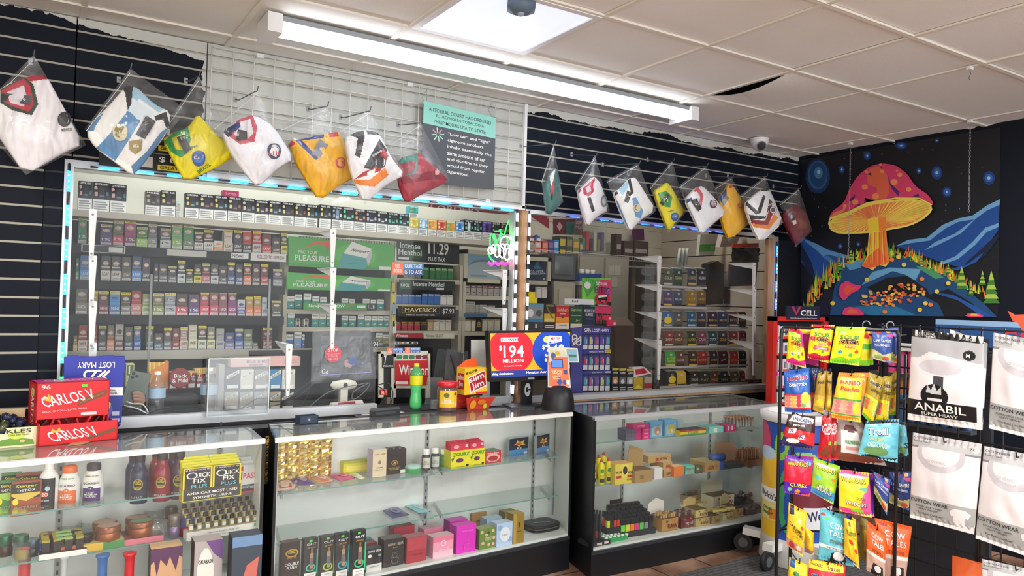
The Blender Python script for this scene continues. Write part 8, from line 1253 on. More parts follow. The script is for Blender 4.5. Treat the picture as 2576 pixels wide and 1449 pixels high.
# ================================================================ candy rack
PA,PB=Vector((2.464,1.92,0)),Vector((2.80,1.64,0));RU=(PB-PA).normalized();RN=Vector((-RU.y,RU.x,0))   # RN points away from the camera
if RN.dot(_f) < 0:RN=-RN
def rp(px,py,off=0):d=ray(px,py);P0=PA+RN*off;return O+d*((P0-O).dot(RN)/d.dot(RN))
t=thing('candy_rack','black wire rack hung with bags of candy in front of the mural','rack',PA);o=t.location.copy()
zt=rp(1966,823).z;WB='15161a';L=(rp(2264,834)-rp(1968,823)).length
RD=Vector((.95,.42,0))
def rr(a,off,z):return RU*(a*L)+RD*(off*.6)+Vector((0,0,z))
for a in (0,1):MB().tube([rr(a,0,0.02),rr(a,0,zt-.02),rr(a+(.02 if a==0 else -.02),0,zt)],.0065,WB,8).build('post',t);MB().tube([rr(a,.35,.02),rr(a,.35,zt-.1)],.0065,WB,8).build('post',t)
MB().tube([rr(.02,0,zt),rr(.98,0,zt)],.006,WB,8).build('top_bar',t)
for z in (zt-.02,zt-.28,zt-.46,zt-.62,zt-.8,.3,.1):
 m=MB().tube([rr(0,.12,z),rr(1,.12,z)],.004,WB,6)
 for a in (0,1):m.tube([rr(a,0,z),rr(a,.35,z)],.004,WB,6)
 m.build('cross_bar',t)
for a in (.72,.92):c=rr(a,.02,zt+.018);MB().tube([c+RU*(.014*cos(k*.55))+Vector((0,0,.016*sin(k*.55))) for k in range(11)],.0022,'8a8c90',6).build('scroll',t)
K1=Fr(1900,760,4.14);K2=Fr(1900,1090,4.037)
def pouch(name,fr,cor,off,cmds,label,cat='candy bag',grp=None,puff=.022,base='y',txt=(),fr2=None,peg=1,N=(56,72),pf=rp,nm2='lettering'):
 C_=[pf(*(fr if i < 2 or not fr2 else fr2)(*c),off) for i,c in enumerate(cor)];ctr=sum(C_,Vector())/4;o=(C_[0]+C_[1])/2;t=thing(name,label,cat,o,0,grp);n0=(C_[1]-C_[0]).cross(C_[3]-C_[0]).normalized()
 if n0.dot(_f) > 0:n0=-n0
 sd=rnd.random()*50
 def fn(a,b_,l=0):
  p=C_[3]*(1-a)*(1-b_)+C_[2]*a*(1-b_)+C_[1]*a*b_+C_[0]*(1-a)*b_;aa,bb=min(1,max(0,a)),min(1,max(0,b_));e=(max(0,sin(pi*aa)))**.6*max(0,sin(pi*max(0,min(1,(bb-.04)/.9))))**.6
  return p+n0*(puff*e+l+.006*e*noise.noise(Vector((a*5+sd,b_*5,sd)))+(.0018*sin(a*70) if b_ > .93 or b_ < .07 else 0))-o
 m=MB();nx,ny=N;vs=[fn(i/nx,j/ny) for j in range(ny+1) for i in range(nx+1)];fs=[];cl=[];R1,R2_=mat(base,.3),{}
 for j in range(ny):
  for i in range(nx):
   x,y=(i+.5)/nx,(j+.5)/ny;c=base
   for k in cmds:
    if k[0]=='r' and k[1] <=x <=k[3] and k[2] <=y <=k[4] or k[0]=='e' and ((x-k[1])/k[3])**2+((y-k[2])/k[4])**2 < 1 or k[0]=='p' and inside(x,y,k[1]):c=k[-1]
   fs.append((j*(nx+1)+i,j*(nx+1)+i+1,(j+1)*(nx+1)+i+1,(j+1)*(nx+1)+i));cl.append(mat(c,.3))
 m.add(vs,fs,cl,1);bk=[fn(i/6,j/6)-n0*(2*puff*(sin(pi*i/6)*sin(pi*j/6))) for j in range(7) for i in range(7)];m.add(bk,[(j*7+i,(j+1)*7+i,(j+1)*7+i+1,j*7+i+1) for j in range(6) for i in range(6)],mat(base,.3),1);m.build('pouch',t)
 if txt:
  m=MB()
  for i,q in enumerate(txt):m.art(fn,[('t',)+tuple(q)],lift=.0011,n0=2+i)
  m.build(nm2,t)
 if peg:a0=fn(.5,.955,.002);MB().tube([a0-n0*.12,a0+n0*.012,a0+n0*.016+Vector((0,0,.022))],.0022,WB,6).build('peg',t)
 return t
SPT=lambda c1,c2:[('SOUR',.5,.72,.66,.12,'k'),('SOUR',.49,.725,.62,.1,c1),('PATCH',.5,.58,.66,.12,'k'),('PATCH',.49,.585,.62,.1,c2),('KIDS',.52,.47,.34,.07,'e02858')]
SPC=lambda a,b_:[('r',0,.9,1,1,a),('p',[(0,.9),(.2,.84),(.4,.9),(.7,.85),(1,.92)],a),('r',0,0,1,.12,b_),('p',[(0,.1),(.3,.2),(.6,.14),(1,.22),(1,.1)],b_),('e',.25,.32,.08,.05,'3a9ad0'),('e',.8,.35,.08,.05,'e84a2c'),('e',.6,.26,.07,.05,'4ab03a'),('e',.2,.86,.12,.03,'6ae04a'),('e',.5,.6,.34,.06,'1c1c1c')]
pouch('candy_bag',K1,[(470,250),(620,262),(660,670),(520,640)],.05,[('r',0,.85,1,1,'f0d838')],'magenta candy bag hidden behind the first two yellow bags',base='b02878',peg=0,N=(8,10))
pouch('candy_bag',K1,[(348,262),(488,285),(528,692),(322,630)],0,SPC('e02848','c82880')+[('p',[(.8,.95),(1,.95),(1,.5),(.75,.6)],'d02890')],'narrow yellow sour candy bag at the rack top left',txt=SPT('6ab030','f0882c')+[('BERRIES',.35,.34,.4,.06,'w')])
pouch('candy_bag',K1,[(582,232),(825,240),(762,636),(540,578)],.0,SPC('d82038','c02048')+[('e',.12,.6,.1,.07,'e03850'),('e',.85,.5,.1,.07,'e03850'),('r',.2,.3,.8,.4,'e86a78')],'yellow and red strawberry sour candy bag, second in the top row',txt=SPT('6ab030','f0882c')+[('STRAWBERRY',.5,.35,.5,.05,'w')])
for k in (2,1):pouch('candy_bag',K1,[(990+k*70,262),(1150+k*35,270),(1145+k*42,672-k*10),(1000+k*60,660)],.02+k*.03,[('r',0,0,1,.14,'8ad830'),('e',.6,.5,.3,.1,'5ab040'),('e',.7,.8,.3,.1,'e8503a')],'yellow green candy bag peeking out right of the largest yellow lime bag, %s' % ('front one','rear one')[k-1],base='e8e030',peg=0,N=(12,14))
pouch('candy_bag',K1,[(842,252),(1150,262),(1078,662),(772,630)],-.02,SPC('a8d838','78c828'),'largest yellow and lime sour candy bag in the top row',txt=SPT('6ab030','f0882c'))
LSV=[('p',[(0,.0),(0,.35),(.5,.2),(1,.3),(1,0)],'c8c890'),('e',.3,.12,.2,.06,'8ab060'),('e',.7,.1,.2,.06,'d86040'),('e',.75,.92,.12,.05,'f0a840'),('e',.3,.92,.14,.05,'b03040'),('p',[(.5,.8),(1,.85),(1,.72)],'d84a90')];LST=[('LIFE SAVERS',.46,.64,.82,.09,'w'),('GUMMIES',.44,.5,.7,.07,'d8dce8')]
pouch('candy_bag',K1,[(1400,265),(1490,265),(1490,640),(1400,625)],.05,LSV,'blue gummies bag behind the front blue bag of the top row',base='34509a',peg=0,N=(12,20))
pouch('candy_bag',K1,[(1215,292),(1442,272),(1408,640),(1212,585)],0,LSV,'blue gummies bag at the right end of the top row',base='3a569c',txt=LST)
HT=lambda c,s:[('HARIBO',.52,.8,.84,.1,'w'),('HARIBO',.51,.803,.8,.085,c),(s,.5,.67,.7,.09,c if s[0] !='S' else 'w')]
HW=lambda c1,c2:[('r',0,.12,1,.4,'d8b8a0')]+[('e',.12+.19*(k % 5),.18+.09*(k//5),.09,.05,('e87a6a','c83848','f0d8a0','e0a850','7aa860')[(k*3) % 5]) for k in range(15)]+[('r',0,.4,1,.425,c1),('r',0,.1,1,.125,c1)]
for i,(cr_,of) in enumerate((([(640,700),(790,695),(850,1150),(700,1120)],.07),([(560,682),(690,690),(660,1140),(575,1150)],.04))):pouch('candy_bag',K1,cr_,of,HW('c83038','w'),'dark blue candy bag behind the leftmost blue bag, %s one' % ('farther','nearer')[i],base='1c2c58',peg=0,N=(14,20),txt=[('O',.5,.8,.5,.1,'c83040')])
pouch('candy_bag',K1,[(300,718),(560,682),(585,1160),(308,1142)],0,HW('d83038','w')+[('e',.75,.35,.18,.13,'e8d040')],'blue candy bag with red and white lettering at the left of the second row',base='1f5ab0',txt=HT('d02838','Starmix'))
for i,cr_ in enumerate(([(738,715),(800,730),(790,1150),(725,1140)],[(650,742),(738,712),(715,1165),(598,1120)])):pouch('candy_bag',K1,cr_,.015-.01*i,[('r',0,.12,1,.4,'c8a040'),('r',0,.4,1,.43,'c83038'),('r',0,.08,1,.12,'c83038'),('e',.5,.25,.3,.1,'e8c830')],'gold candy bag turned edge on between the blue and orange bags, %s' % ('right','left'),base='a8882c',N=(10,24),txt=[('HAR',.5,.75,.7,.08,'1c1c1c')],puff=.015)if 0 else pouch('candy_bag',K1,cr_,.015-.01*i,[('r',0,.12,1,.4,'c8a040'),('r',0,.4,1,.43,'c83038'),('e',.5,.25,.3,.1,'e8c830')],'gold candy bag turned edge on between the blue and orange bags, %s one' % ('right','left')[i],base='a8882c',N=(10,24),txt=[('HAR',.5,.75,.7,.08,'1c1c1c')],puff=.015)
PC=[('r',0,.9,1,1,'f08a2c'),('r',0,0,1,.08,'f08a2c'),('r',0,.1,1,.42,'e0a898'),('r',0,.42,1,.46,'4aa040'),('r',0,.1,1,.12,'4aa040')]+[('e',.15+.2*(k % 4),.18+.1*(k//4),.1,.05,('e87a78','f0a080')[k % 2]) for k in range(12)]+[('e',.8,.28,.14,.13,'f0d030')]
pouch('candy_bag',K1,[(1030,735),(1190,735),(1200,1160),(1060,1180)],.03,PC,'orange candy bag just behind the yellow and orange peach bag',base='f0a02c',peg=0,N=(12,20));pouch('candy_bag',K1,[(870,732),(1118,746),(1095,1252),(778,1200)],0,PC,'yellow and orange peach candy bag in the middle of the second row',base='f4c62c',txt=HT('c82838','Peaches'))
GB=[('r',0,.16,1,.45,'98a868')]+[('e',.15+.2*(k % 4),.22+.1*(k//4),.1,.05,('d85a4a','e8d8a0','5a9a50','e8c030')[(k*3) % 4]) for k in range(12)]+[('r',0,.45,1,.5,'e8d020'),('r',0,.08,1,.16,'e8d020'),('r',0,0,1,.08,'6ab830'),('e',.55,.3,.2,.12,'e8c828')]
for i,(cr_,of,lb) in enumerate((([(1405,770),(1486,700),(1480,1165),(1400,1180)],.05,'rear'),([(1335,770),(1425,775),(1385,1290),(1245,1245)],.02,'middle'),([(1185,730),(1350,790),(1222,1292),(1110,1165)],0,'front'))):pouch('candy_bag',K1,cr_,of,GB,'gold gummy candy bag, %s one of three at the second row right end' % lb,base='a8902c',txt=HT('1c1810','Goldbears'),N=(20,30),peg=i==2)
SN=[('r',0,.62,1,1,'3a201c'),('r',.0,.0,1,.3,'2a2a60'),('p',[(0,.3),(0,.6),(1,.5),(1,.1)],'c82830'),('p',[(.05,.8),(.2,1),(.95,.92),(.9,.76)],'e8e8f0'),('e',.3,.2,.2,.08,'e8e0d8'),('p',[(.1,.55),(.35,.6),(.32,.45),(.1,.42)],'e8e8f0'),('p',[(.45,.4),(.65,.42),(.62,.28),(.42,.28)],'e8e8f0')]
pouch('candy_bag',K1,[(345,1165),(625,1190),(600,170),(262,120)],0,SN,'brown red and blue chocolate bag at the left of the third row',base='3a201c',txt=[('SNICKERS',.52,.86,.7,.1,-6,'1c2860'),('S',.2,.51,.12,.1,'1c2860'),('N',.52,.36,.12,.1,'1c2860'),('MINIS',.4,.7,.4,.06,'w')],fr2=K2)
for i,of in ((1,.05),(0,0)):pouch('candy_bag',K1,[(700+i*60,1185),(800+i*50,1160),(770+i*55,290-i*10),(628+i*80,245)],of,[('e',.5,.7,.45,.12,'e8e0e0'),('e',.5,.7,.38,.09,'c81c28'),('p',[(.1,.1),(.5,.35),(.9,.2),(.7,.05)],'7a4028'),('r',.6,.35,.85,.42,'6ae04a')],'red wafer candy bag hanging edge on, %s one' % ('front','rear')[i],base='c01c28',txt=[('KitKat',.5,.7,.6,.1,8,'w')],fr2=K2,N=(16,26),peg=not i)
pouch('candy_bag',K1,[(860,1210),(1110,1240),(1335,330),(812,270)],.06,[('r',0,0,1,.38,'8a4a38'),('r',.12,.2,.62,.75,'e8ecec'),('r',.2,.4,.55,.55,'c0d8c0'),('r',.2,.3,.5,.36,'d8a0a0'),('e',.4,.8,.22,.08,'6a3a38')],'clear bag of dark candy with white label between red and light blue bags',base='b8a8a4',fr2=K2,txt=[('PULPARINDO',.38,.48,.36,.08,'5a8a5a')],N=(20,24))
TR=[('e',.25+.2*(k % 4),.9-.27*(k//4),.1,.05,('9ad8e0','5ab0c8')[k % 2]) for k in range(12)]+[('r',0,.92,1,1,'1c2830'),('p',[(0,0),(.3,.12),(.6,.04),(1,.1),(1,0)],'1c2028'),('e',.4,.2,.32,.12,'6a9a60')]
pouch('candy_bag',K1,[(1480,1230),(1570,1250),(1560,250),(1440,230)],.03,TR,'pale blue candy bag just right of the light blue sour bag',base='6ac0d4',fr2=K2,N=(12,20),peg=0,txt=[('S',.7,.35,.4,.16,'2c3a40')])
pouch('candy_bag',K1,[(1150,1240),(1500,1215),(1445,300),(1045,222)],-.01,TR,'light blue sour gummy bag with black ends in the third row',base='6ac0d4',fr2=K2,txt=[('Trolli',.36,.72,.6,.2,'k'),('Trolli',.355,.725,.56,.17,'f0d0dc'),('SOUR BRITE',.36,.52,.4,.07,'e0e050'),('OCTOPUS',.38,.37,.5,.13,'d0e8c8')])
WT=lambda s,c:[('WARHEADS',.46,.8,.78,.12,'k'),('WARHEADS',.45,.803,.74,.1,'f0e030'),(s,.5,.26,.66,.11 if '\n' not in s else .2,'k'),(s,.49,.265,.62,.095 if '\n' not in s else .18,c)]
pouch('candy_bag',K2,[(300,215),(592,240),(552,642),(290,602)],0,[('r',0,0,1,.3,'5a28b0'),('e',.45,.88,.4,.04,'f0f0f0'),('e',.2,.12,.08,.06,'6ad0a0'),('e',.5,.08,.1,.07,'f0a030'),('r',0,.85,1,1,'6a28a8'),('e',.85,.82,.08,.06,'5ab0d8')],'red and purple chewy cubes bag',base='d82040',txt=WT('CUBES','f0e850'))
pouch('candy_bag',K2,[(598,248),(862,335),(792,725),(562,592)],0,[('p',[(0,0),(0,.15),(1,.3),(1,0)],'4a9ad0'),('e',.45,.85,.4,.05,'f0f0f0'),('e',.8,.6,.1,.05,'e8802c'),('e',.75,.38,.1,.05,'f0d830'),('e',.2,.5,.1,.05,'5ac0d8')],'lime and blue jelly bean bag',base='96c832',txt=WT('JELLY\nBEANS','w'))
WC=[('r',0,.9,1,1,'f0589a'),('p',[(1,0),(1,.8),(.7,.45),(.6,0)],'f0589a'),('r',0,0,1,.12,'e84890'),('e',.4,.87,.38,.05,'f0f0f0'),('p',[(.55,.62),(.9,.68),(.85,.55)],'6ab89a'),('e',.55,.1,.2,.05,'8ad030')]
pouch('candy_bag',K2,[(960,385),(1195,410),(1210,850),(1010,800)],.04,[('r',0,0,1,.1,'3a2a90'),('r',.8,0,1,1,'5a2a90')],'pink and purple candy bag behind the yellow and pink wedges bag',base='f06a8a',peg=0,N=(10,12));pouch('candy_bag',K2,[(845,365),(1150,400),(1182,856),(850,790)],-.02,WC,'yellow and pink sour wedges bag',base='f4d62c',txt=WT('WEDGIES','f4f4f4')+[('SOUR',.65,.4,.3,.07,'2a6a2a')])
pouch('candy_bag',K2,[(1365,388),(1585,385),(1560,785),(1360,705)],.05,LSV,'blue gummies bag in the lower row, right one half hidden by the post',base='2c4488',txt=LST,N=(20,24));pouch('candy_bag',K2,[(1200,388),(1375,468),(1335,830),(1205,600)],0,LSV,'twisted blue gummies bag in the lower row left of the post',base='34509a',txt=LST,N=(20,28))
CC=[('r',0,0,1,.2,'b88878'),('e',.3,.1,.15,.07,'c83a48'),('e',.7,.12,.15,.06,'e8c8b0'),('p',[(.05,.75),(.3,.8),(.3,.98),(.1,.98)],'1c2248'),('e',.6,.72,.14,.05,'e8b890'),('e',.75,.6,.1,.04,'d84a3a')]
pouch('candy_bag',K2,[(500,940),(592,1010),(592,1235),(498,1205)],.04,CC[:1],'yellow candy bag behind the yellow caramel cream bag',base='f0c028',peg=0,N=(8,10));pouch('candy_bag',K2,[(340,700),(525,800),(482,1255),(310,1130)],-.01,CC,'yellow caramel cream bag hanging low at the left post',base='f4c428',txt=[('CARAMEL',.45,.52,.76,.08,-8,'2c1c18'),('CREAMS',.55,.43,.6,.07,-8,'2c1c18'),('ORIGINAL',.5,.34,.4,.03,'2c1c18')])
pouch('candy_bag',K2,[(660,758),(910,830),(1005,1355),(642,1275)],.02,[('e',.12,.9,.1,.03,'b02840'),('r',.15,.82,.3,.86,'6ae04a'),('r',.0,.26,1,.34,'e8f0f0'),('p',[(.3,0),(.35,.2),(.75,.22),(.8,0)],'20242a'),('e',.55,.14,.16,.1,'e8ecec')],'light blue caramel candy bag with large white letters',base='62bccc',txt=[('COW',.6,.74,.56,.11,'w'),('TALES',.58,.59,.66,.11,'w'),('minis',.56,.44,.5,.1,'6a4a30'),('HONEY BUN',.52,.3,.6,.04,'24404a')])
pouch('candy_bag',K2,[(1060,850),(1145,880),(1135,1310),(1060,1260)],.05,[('r',.3,.3,.8,.7,'c8b040')],'olive candy bag behind the yellow curved bag',base='8a7a2c',peg=0,N=(6,8));pouch('candy_bag',K2,[(905,812),(1015,870),(1060,1378),(900,1250)],-.01,[('r',0,0,1,.06,'1c4ab0'),('p',[(0,.9),(.8,.95),(.6,1),(0,1)],'1c3a8a'),('e',.4,.45,.16,.05,'e04030'),('e',.75,.32,.14,.05,'e04030'),('e',.35,.82,.1,.05,'8a5a30')],'yellow curved fruit chews bag hanging edge on',base='f0c82c',txt=[('Yummi',.45,.66,.8,.12,6,'2a8a3a'),('FRUIT CHEWS',.5,.58,.6,.03,'d03a30')])
CO=[('r',0,0,1,.4,'c8a898'),('r',0,.38,1,.44,'e8e0d8'),('p',[(.2,0),(.3,.25),(.8,.25),(.9,0)],'24262a'),('e',.55,.16,.17,.08,'e8e8e8'),('r',.1,.9,.3,.95,'b02840')];COT=[('COW',.5,.8,.6,.1,'w'),('TALES',.5,.66,.7,.1,'w'),('minis',.5,.52,.54,.09,'8a3a20')]
pouch('candy_bag',K2,[(1210,858),(1592,950),(1525,1500),(1330,1480)],.03,CO,'wide orange caramel candy bag partly behind the post',base='f0682c',txt=COT);pouch('candy_bag',K2,[(1130,885),(1325,1020),(1318,1500),(1128,1390)],-.01,CO,'narrow orange caramel candy bag in front of the wide one',base='ee6428',txt=COT)
pouch('candy_bag',K2,[(345,1255),(540,1340),(525,1640),(325,1600)],0,[('r',.05,.75,.3,1,'24508a'),('e',.6,.5,.35,.12,'e8a030'),('e',.35,.6,.15,.08,'2a7a3a')],'yellow tropical candy bag at the bottom left of the rack',base='f4d028');pouch('candy_bag',K2,[(545,1275),(915,1340),(910,1640),(540,1600)],-.01,[('r',0,.72,.95,1,'f0cc28'),('r',0,.68,1,.74,'b82838')],'red candy bag with yellow header card at the bottom of the rack',base='c82838',txt=[('SNACKERZ',.2,.88,.32,.08,-6,'5a3a18'),('2/$1.00',.66,.82,.34,.1,-6,'5a1c18'),('STARBURST',.45,.5,.8,.22,'3a9ad8')])
# ================================================================ shirt packs on the grid wall at the right
XG=2.75
def xp(px,py,off=0):return at(px,py,X=XG+off)
t=thing('grid_rack','black wire grid rack holding white shirt packs at the right edge','rack',(XG+.16,1.5,0));o=t.location.copy()
for y in [1.78-.0762*k*1.0 for k in range(12)]:MB().tube([(0,y-1.5,.1),(0,y-1.5,1.38)],.0035,WB,6).build('wire',t)
for k in range(16):MB().tube([(0,.3,.15+k*.0815),(0,-.6,.15+k*.0815)],.0035,WB,6).build('wire',t)
for y in (1.78,1.4,1.02):MB().box(-.0,y-1.51,0,.03,y-1.49,1.34,WB).build('post',t)
K3=Fr(2240,770,4.262);K4=Fr(2240,1080,3.926)
SHW='eceaf0'
def pack(fr,cor,off,cmds,label,txt,hdr):return pouch('shirt_pack',fr,cor,off,cmds,label,'shirt pack',None,.02,SHW,txt,None,1,(110,130),xp)
for k in (1,0):
 if k:pouch('shirt_pack',K3,[(640,250),(1045,400),(990,1330),(640,1290)],.05,[('r',0,.72,1,1,'a8aab0'),('r',.8,.08,.98,.24,'14161c')],'rear shirt pack behind the black crown pack','shirt pack',base='e6e4ea',peg=0,N=(14,24),pf=xp)
 else:pack(K3,[(232,250),(1000,330),(985,1330),(182,1215)],0,[('r',0,.7,1,.92,'b4b6bc'),('r',0,.92,1,1,'1c1e22'),('p',[(.18,.72),(.3,.78),(.95,.7),(.95,.64),(.05,.68)],SHW),('e',.45,.62,.3,.08,'d4d2dc'),('r',.37,.4,.52,.52,'4a4c54'),('e',.39,.3,.19,.13,'14161c'),('r',0,.07,.94,.24,'14161c'),('e',.83,.78,.08,.055,'14161c'),('r',0,0,1,.055,'e8dedc'),('p',[(.28,.33),(.3,.42),(.35,.36),(.39,.44),(.43,.36),(.49,.41),(.49,.32)],'c8ccd0'),('r',.3,.25,.5,.275,'e0e0e4')],'heavy thermal shirt pack with black crown label',[('ANABIL',.46,.175,.7,.085,'w'),('SUPER HEAVY',.46,.1,.5,.035,'w'),('LONG SLEEVE\nHEAVY THERMAL',.22,.955,.3,.055,'c8c8c8'),('1 PIECE',.8,.955,.22,.03,'c8c8c8'),('M',.83,.78,.05,.04,'w')],0)  # grey neck ellipse: collar shading painted into the shirt colour
CWA=[('r',0,.0,1,.035,'f4f2f6'),('r',0,.035,1,.28,'b0b4b6'),('r',0,.86,1,1,'c4c6ca'),('r',0,.84,1,.86,'8a8c90'),('e',.45,.8,.36,.2,'cfcdd6'),('e',.45,.82,.28,.15,SHW),('r',0,.86,1,1,'c4c6ca'),('e',.92,.92,.06,.04,'e8e8ec'),('p',[(.64,.2),(.72,.24),(.86,.24),(.94,.2),(.9,.14),(.86,.16),(.86,.05),(.7,.05),(.7,.16),(.67,.14)],'f0f0f4')]  # grey ring at the neck puts the collar's shading into the colour
CWT=lambda sz:[('COTTON WEAR',.32,.235,.6,.04,'2c2e34'),('ROUND NECK T-SHIRT',.32,.18,.42,.02,'3a3c42'),('HEAVY WEIGHT',.32,.15,.3,.02,'3a3c42'),('“For Real Comfort”',.34,.1,.42,.025,'3a3c42'),('COTTON WEAR',.22,.96,.36,.025,'4a4c52'),('Round Neck',.17,.92,.26,.022,'4a4c52'),(sz,.9,.925,.07,.028,'2c2e34'),('COTTON WEAR '+sz,.42,.72,.3,.03,'b8b8c0')]
for i,(cor,sz,lb,fr) in enumerate((([(1105,285),(1900,420),(1850,1500),(1055,1310)],'L','upper right white shirt pack cut by the picture edge',K3),([(222,30),(905,145),(830,1040),(190,870)],'XL','middle white shirt pack marked XL below the crown pack',K4),([(925,165),(1640,300),(1560,1330),(840,1075)],'2XL','right white shirt pack marked 2XL',K4),([(905,1280),(1640,1440),(1600,2000),(900,1900)],'S','lowest white shirt pack at the bottom right corner',K4))):pack(fr,cor,-.01*i,CWA,lb,CWT(sz),0)
pouch('shirt_pack',K4,[(612,1245),(905,1320),(890,1700),(600,1640)],.1,[('r',.6,.3,.9,.34,'c84a20')],'orange shirt pack low behind the grid rack','shirt pack',base='f0703a',peg=0,N=(8,8),pf=xp)
q=xp(2552,800,-.02);m=MB().prism([xp(*p,-.03)-q for p in ((2535,782),(2552,792),(2590,790),(2590,835),(2572,832),(2560,812),(2548,808))],(.002,0,0),'f0583a');tag(m.build('price_star',loc=q),'orange red star shaped price card at the far right edge','price card')
# cup shelf and boxes behind the racks
t=thing('cup_shelf','dark shelf of pink orange and blue tumblers seen between the racks','shelf',xp(2262,900,.42));o=t.location.copy()
for y,c in ((940,'d8488a'),(1005,'b8683c'),(1060,'3a5a8a')):
 q=xp(2262,y,.42)-o;MB().box(-.0,-.3,q.z-.012,.12,.14,q.z,'3a3e46').build('board',t)
 for k in range(9):MB().lathe([(.016,.001),(.022,.11),(.02,.115)],mat(c,.25),x=.04,y=.1-k*.046,z=q.z,seg=12).build('tumbler',t)
MB().box(.12,-.32,-1.0,.14,.16,.05,'2a2e36').build('back_panel',t);MB().box(.0,-.3,.03,.1,.14,.06,'d8d8d8').build('top_sign',t)
m=MB().box(0,-.5,0,.05,.05,.1,'24508a').art(plane_fn((0,.05,0),(0,-.55,0),(0,0,.1)),[('r',.0,.8,1,1,'8ab0d8'),('t','SSS',.6,.4,.3,.5,'c83048')]);tag(m.build('blue_banner_box',loc=xp(2385,868,.3)),'blue box with red letters on top of the grid rack','box')
# ================================================================ red accessory display, round cooler, mat
YA=3.3;t=thing('accessory_display','red framed phone accessory display behind the candy rack','display',(at(2010,900,Y=YA).x,YA,0));o=t.location.copy();a_=lambda x,y:at(x,y,Y=YA)-o
x0,x1,z1=a_(1944,900).x,a_(2082,900).x,a_(2010,797).z;RF=mat('c82c24',.35)
for xa,xb in ((x0,x0+.04),(x1-.04,x1)):MB().box(xa,0,.03,xb,.05,z1,RF).build('post',t)
MB().box(x0,0,z1-.03,x1,.05,z1,RF).build('top_bar',t);MB().box(x0+.04,.03,.1,x1-.04,.05,z1-.03,'1c1e24').build('back_panel',t);MB().box(x0-.02,-.1,0,x1+.02,.16,.03,'k').build('base',t)
p0,p1=a_(1978,803),a_(2062,771);MB().box(p0.x,-.005,z1-.02,p1.x,.01,p1.z,'20243a').art(plane_fn((p0.x,-.005,z1-.02),(p1.x-p0.x,0,0),(0,0,p1.z-z1+.02)),[('p',[(.12,.95),(.2,.95),(.27,.55),(.34,.95),(.42,.95),(.27,.3)],'a83058'),('t','CELL',.65,.5,.5,.4,'w'),('t','Smart Accessories for Smart Devices',.5,.12,.8,.1,'c8c8d0')]).build('header',t)
for r_ in range(7):
 for c in range(4):
  x,z=x0+.055+c*.052,z1-.1-r_*.11;MB().box(x,.0,z-.05,x+.042,.015,z+.035,'d8dadc').art(plane_fn((x,0,z-.05),(.042,0,0),(0,0,.085)),[('r',0,0,1,.2,'d8402c'),('r',.3,.3,.5,.8,'4a4e58'),('r',.6,.3,.8,.8,'4a4e58')]).build('blister_pack',t)
q=at(1992,1405,Z=.0);R_=.19;bc=Vector((q.x-.02,q.y-.04,0));zt_=at(1946,1040,Y=bc.y).z
t=thing('round_cooler','round fruit snack bin with printed wrap and white rim on a wheeled base','bin',bc,-.75);h_=zt_
MB().lathe([(R_,.16),(R_,h_-.05)],[mat('1f4fae',.35)],seg=40,cap=0).build('wrap',t);MB().lathe([(R_+.01,h_-.05),(R_+.02,h_-.03),(R_+.02,h_),(R_-.02,h_),(R_-.02,h_-.06)],'e8e8ea',seg=40,cap=0).build('rim',t);MB().lathe([(R_-.01,.0),(R_+.01,.03),(R_,.16)],'d8d8d4',seg=40).build('foot',t)
cy_=lambda a,b_,l:Vector(((R_+l)*sin((a-.5)*3.6),-(R_+l)*cos((a-.5)*3.6),.16+b_*(h_-.21)))
def arc(cmds,n):# long printed shapes are cut in narrow strips so that they follow the drum
 m=MB();nx,ny=120,90
 for k in range(nx):
  for j in range(ny):
   x,y=(k+.5)/nx,(j+.5)/ny;c=None
   for q_ in cmds:
    if q_[0]=='r' and q_[1] <=x <=q_[3] and q_[2] <=y <=q_[4] or q_[0]=='e' and ((x-q_[1])/q_[3])**2+((y-q_[2])/q_[4])**2 < 1 or q_[0]=='p' and inside(x,y,q_[1]):c=q_[-1]
   if c:m.add([cy_(k/nx,j/ny,.001),cy_((k+1)/nx,j/ny,.001),cy_((k+1)/nx,(j+1)/ny,.001),cy_(k/nx,(j+1)/ny,.001)],[(0,1,2,3)],mat(c,.35))
 m.build('print',t)
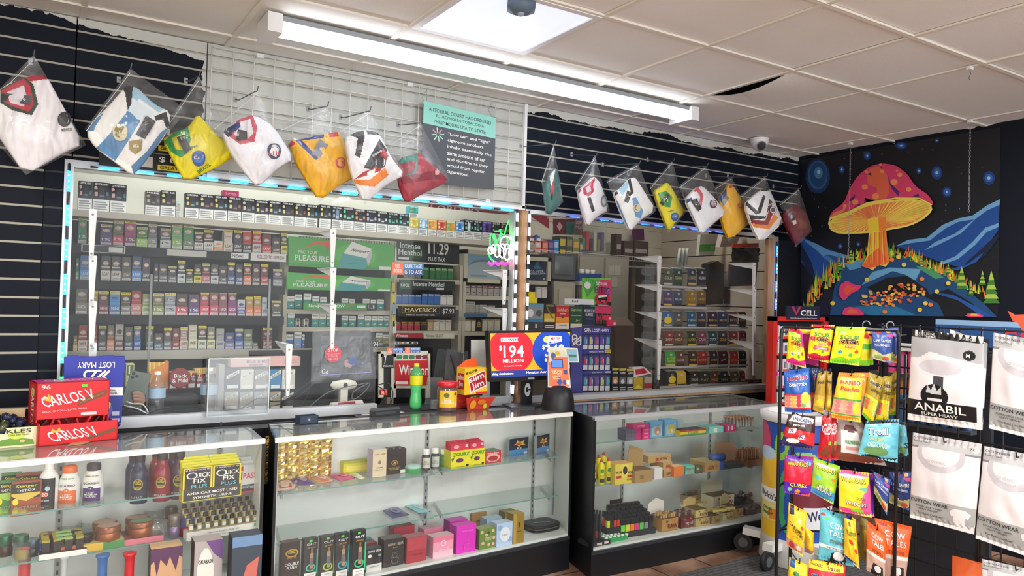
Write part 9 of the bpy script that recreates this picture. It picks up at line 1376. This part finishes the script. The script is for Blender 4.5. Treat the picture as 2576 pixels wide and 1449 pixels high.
arc([('e',.1,.8,.12,.2,'c83a6a'),('r',.06,0,.28,.72,'f0c030'),('e',.17,.72,.11,.06,'b8d0e8'),('r',.05,.3,.3,.42,'f4f4f0'),('r',.1,.15,.28,.3,'e0d890'),('e',.25,.2,.05,.05,'f09030'),('e',.32,.8,.06,.12,'8ac840'),('e',.32,.8,.03,.06,'1f4fae'),('e',.4,.35,.1,.3,'3aa060'),('e',.42,.3,.07,.22,'1f4fae'),('r',.42,.2,.85,.55,'7a2a38'),('r',.5,.1,.8,.3,'e8e8f0'),('e',.5,.72,.1,.05,'8ad070')],1)
m=MB();m.art(cy_,[('t',"Welch's",.19,.36,.2,.06,-8,'24305a'),('t',"There's a",.6,.47,.26,.07,6,'f0e8e8'),('t',"Welch's",.66,.24,.26,.09,8,'24305a'),('t','Orange\nPineapple',.19,.22,.14,.08,'2a6a3a')],lift=.001,n0=3);m.build('lettering',t)
for a in (-1.9,-.7,.5,1.7):c=Vector((sin(a)*(R_+.1),-cos(a)*(R_+.1),0));d_=c.normalized();MB().bar(Vector((c.x*.55,c.y*.55,.12)),Vector((c.x,c.y,.13)),.06,.04,'e4e4e2').build('caster_arm',t);w_=MB(Matrix.Translation((c.x,c.y,.056)) @ Matrix.Rotation(a,4,'Z'));w_.lathe([(.054,-.012),(.056,-.008),(.056,.008),(.054,.012)],'1a1b1e',axis='x',seg=22);w_.lathe([(.028,-.014),(.028,.014)],'5a5c60',axis='x',seg=14);w_.build('wheel',t)
MT,n,l,b=newmat('rubber_mat');b.inputs['Roughness'].default_value=.8;tc=n.new('ShaderNodeTexCoord');ck=n.new('ShaderNodeTexBrick');l.new(tc.outputs['Object'],ck.inputs[0]);ck.inputs['Scale'].default_value=1;ck.inputs['Brick Width'].default_value=.06;ck.inputs['Row Height'].default_value=.03;ck.inputs['Mortar Size'].default_value=.004;ck.inputs[1].default_value=(.09,.09,.095,1);ck.inputs[2].default_value=(.11,.11,.11,1);ck.inputs[3].default_value=(.045,.045,.05,1);l.new(ck.outputs[0],b.inputs['Base Color'])
p0,p1=at(1707,1449,Z=0),at(1902,1399,Z=0);d_=(p1-p0).normalized();n_=Vector((d_.y,-d_.x,0));P_=[p0-d_*1.2,p1+d_*.5,p1+d_*.5+n_*.9,p0-d_*1.2+n_*.9]
tag(MB().prism([p-p0 for p in P_],(0,0,.008),MT).build('floor_mat',loc=p0),'dark grey ribbed rubber mat on the tiles before the right showcase','mat')
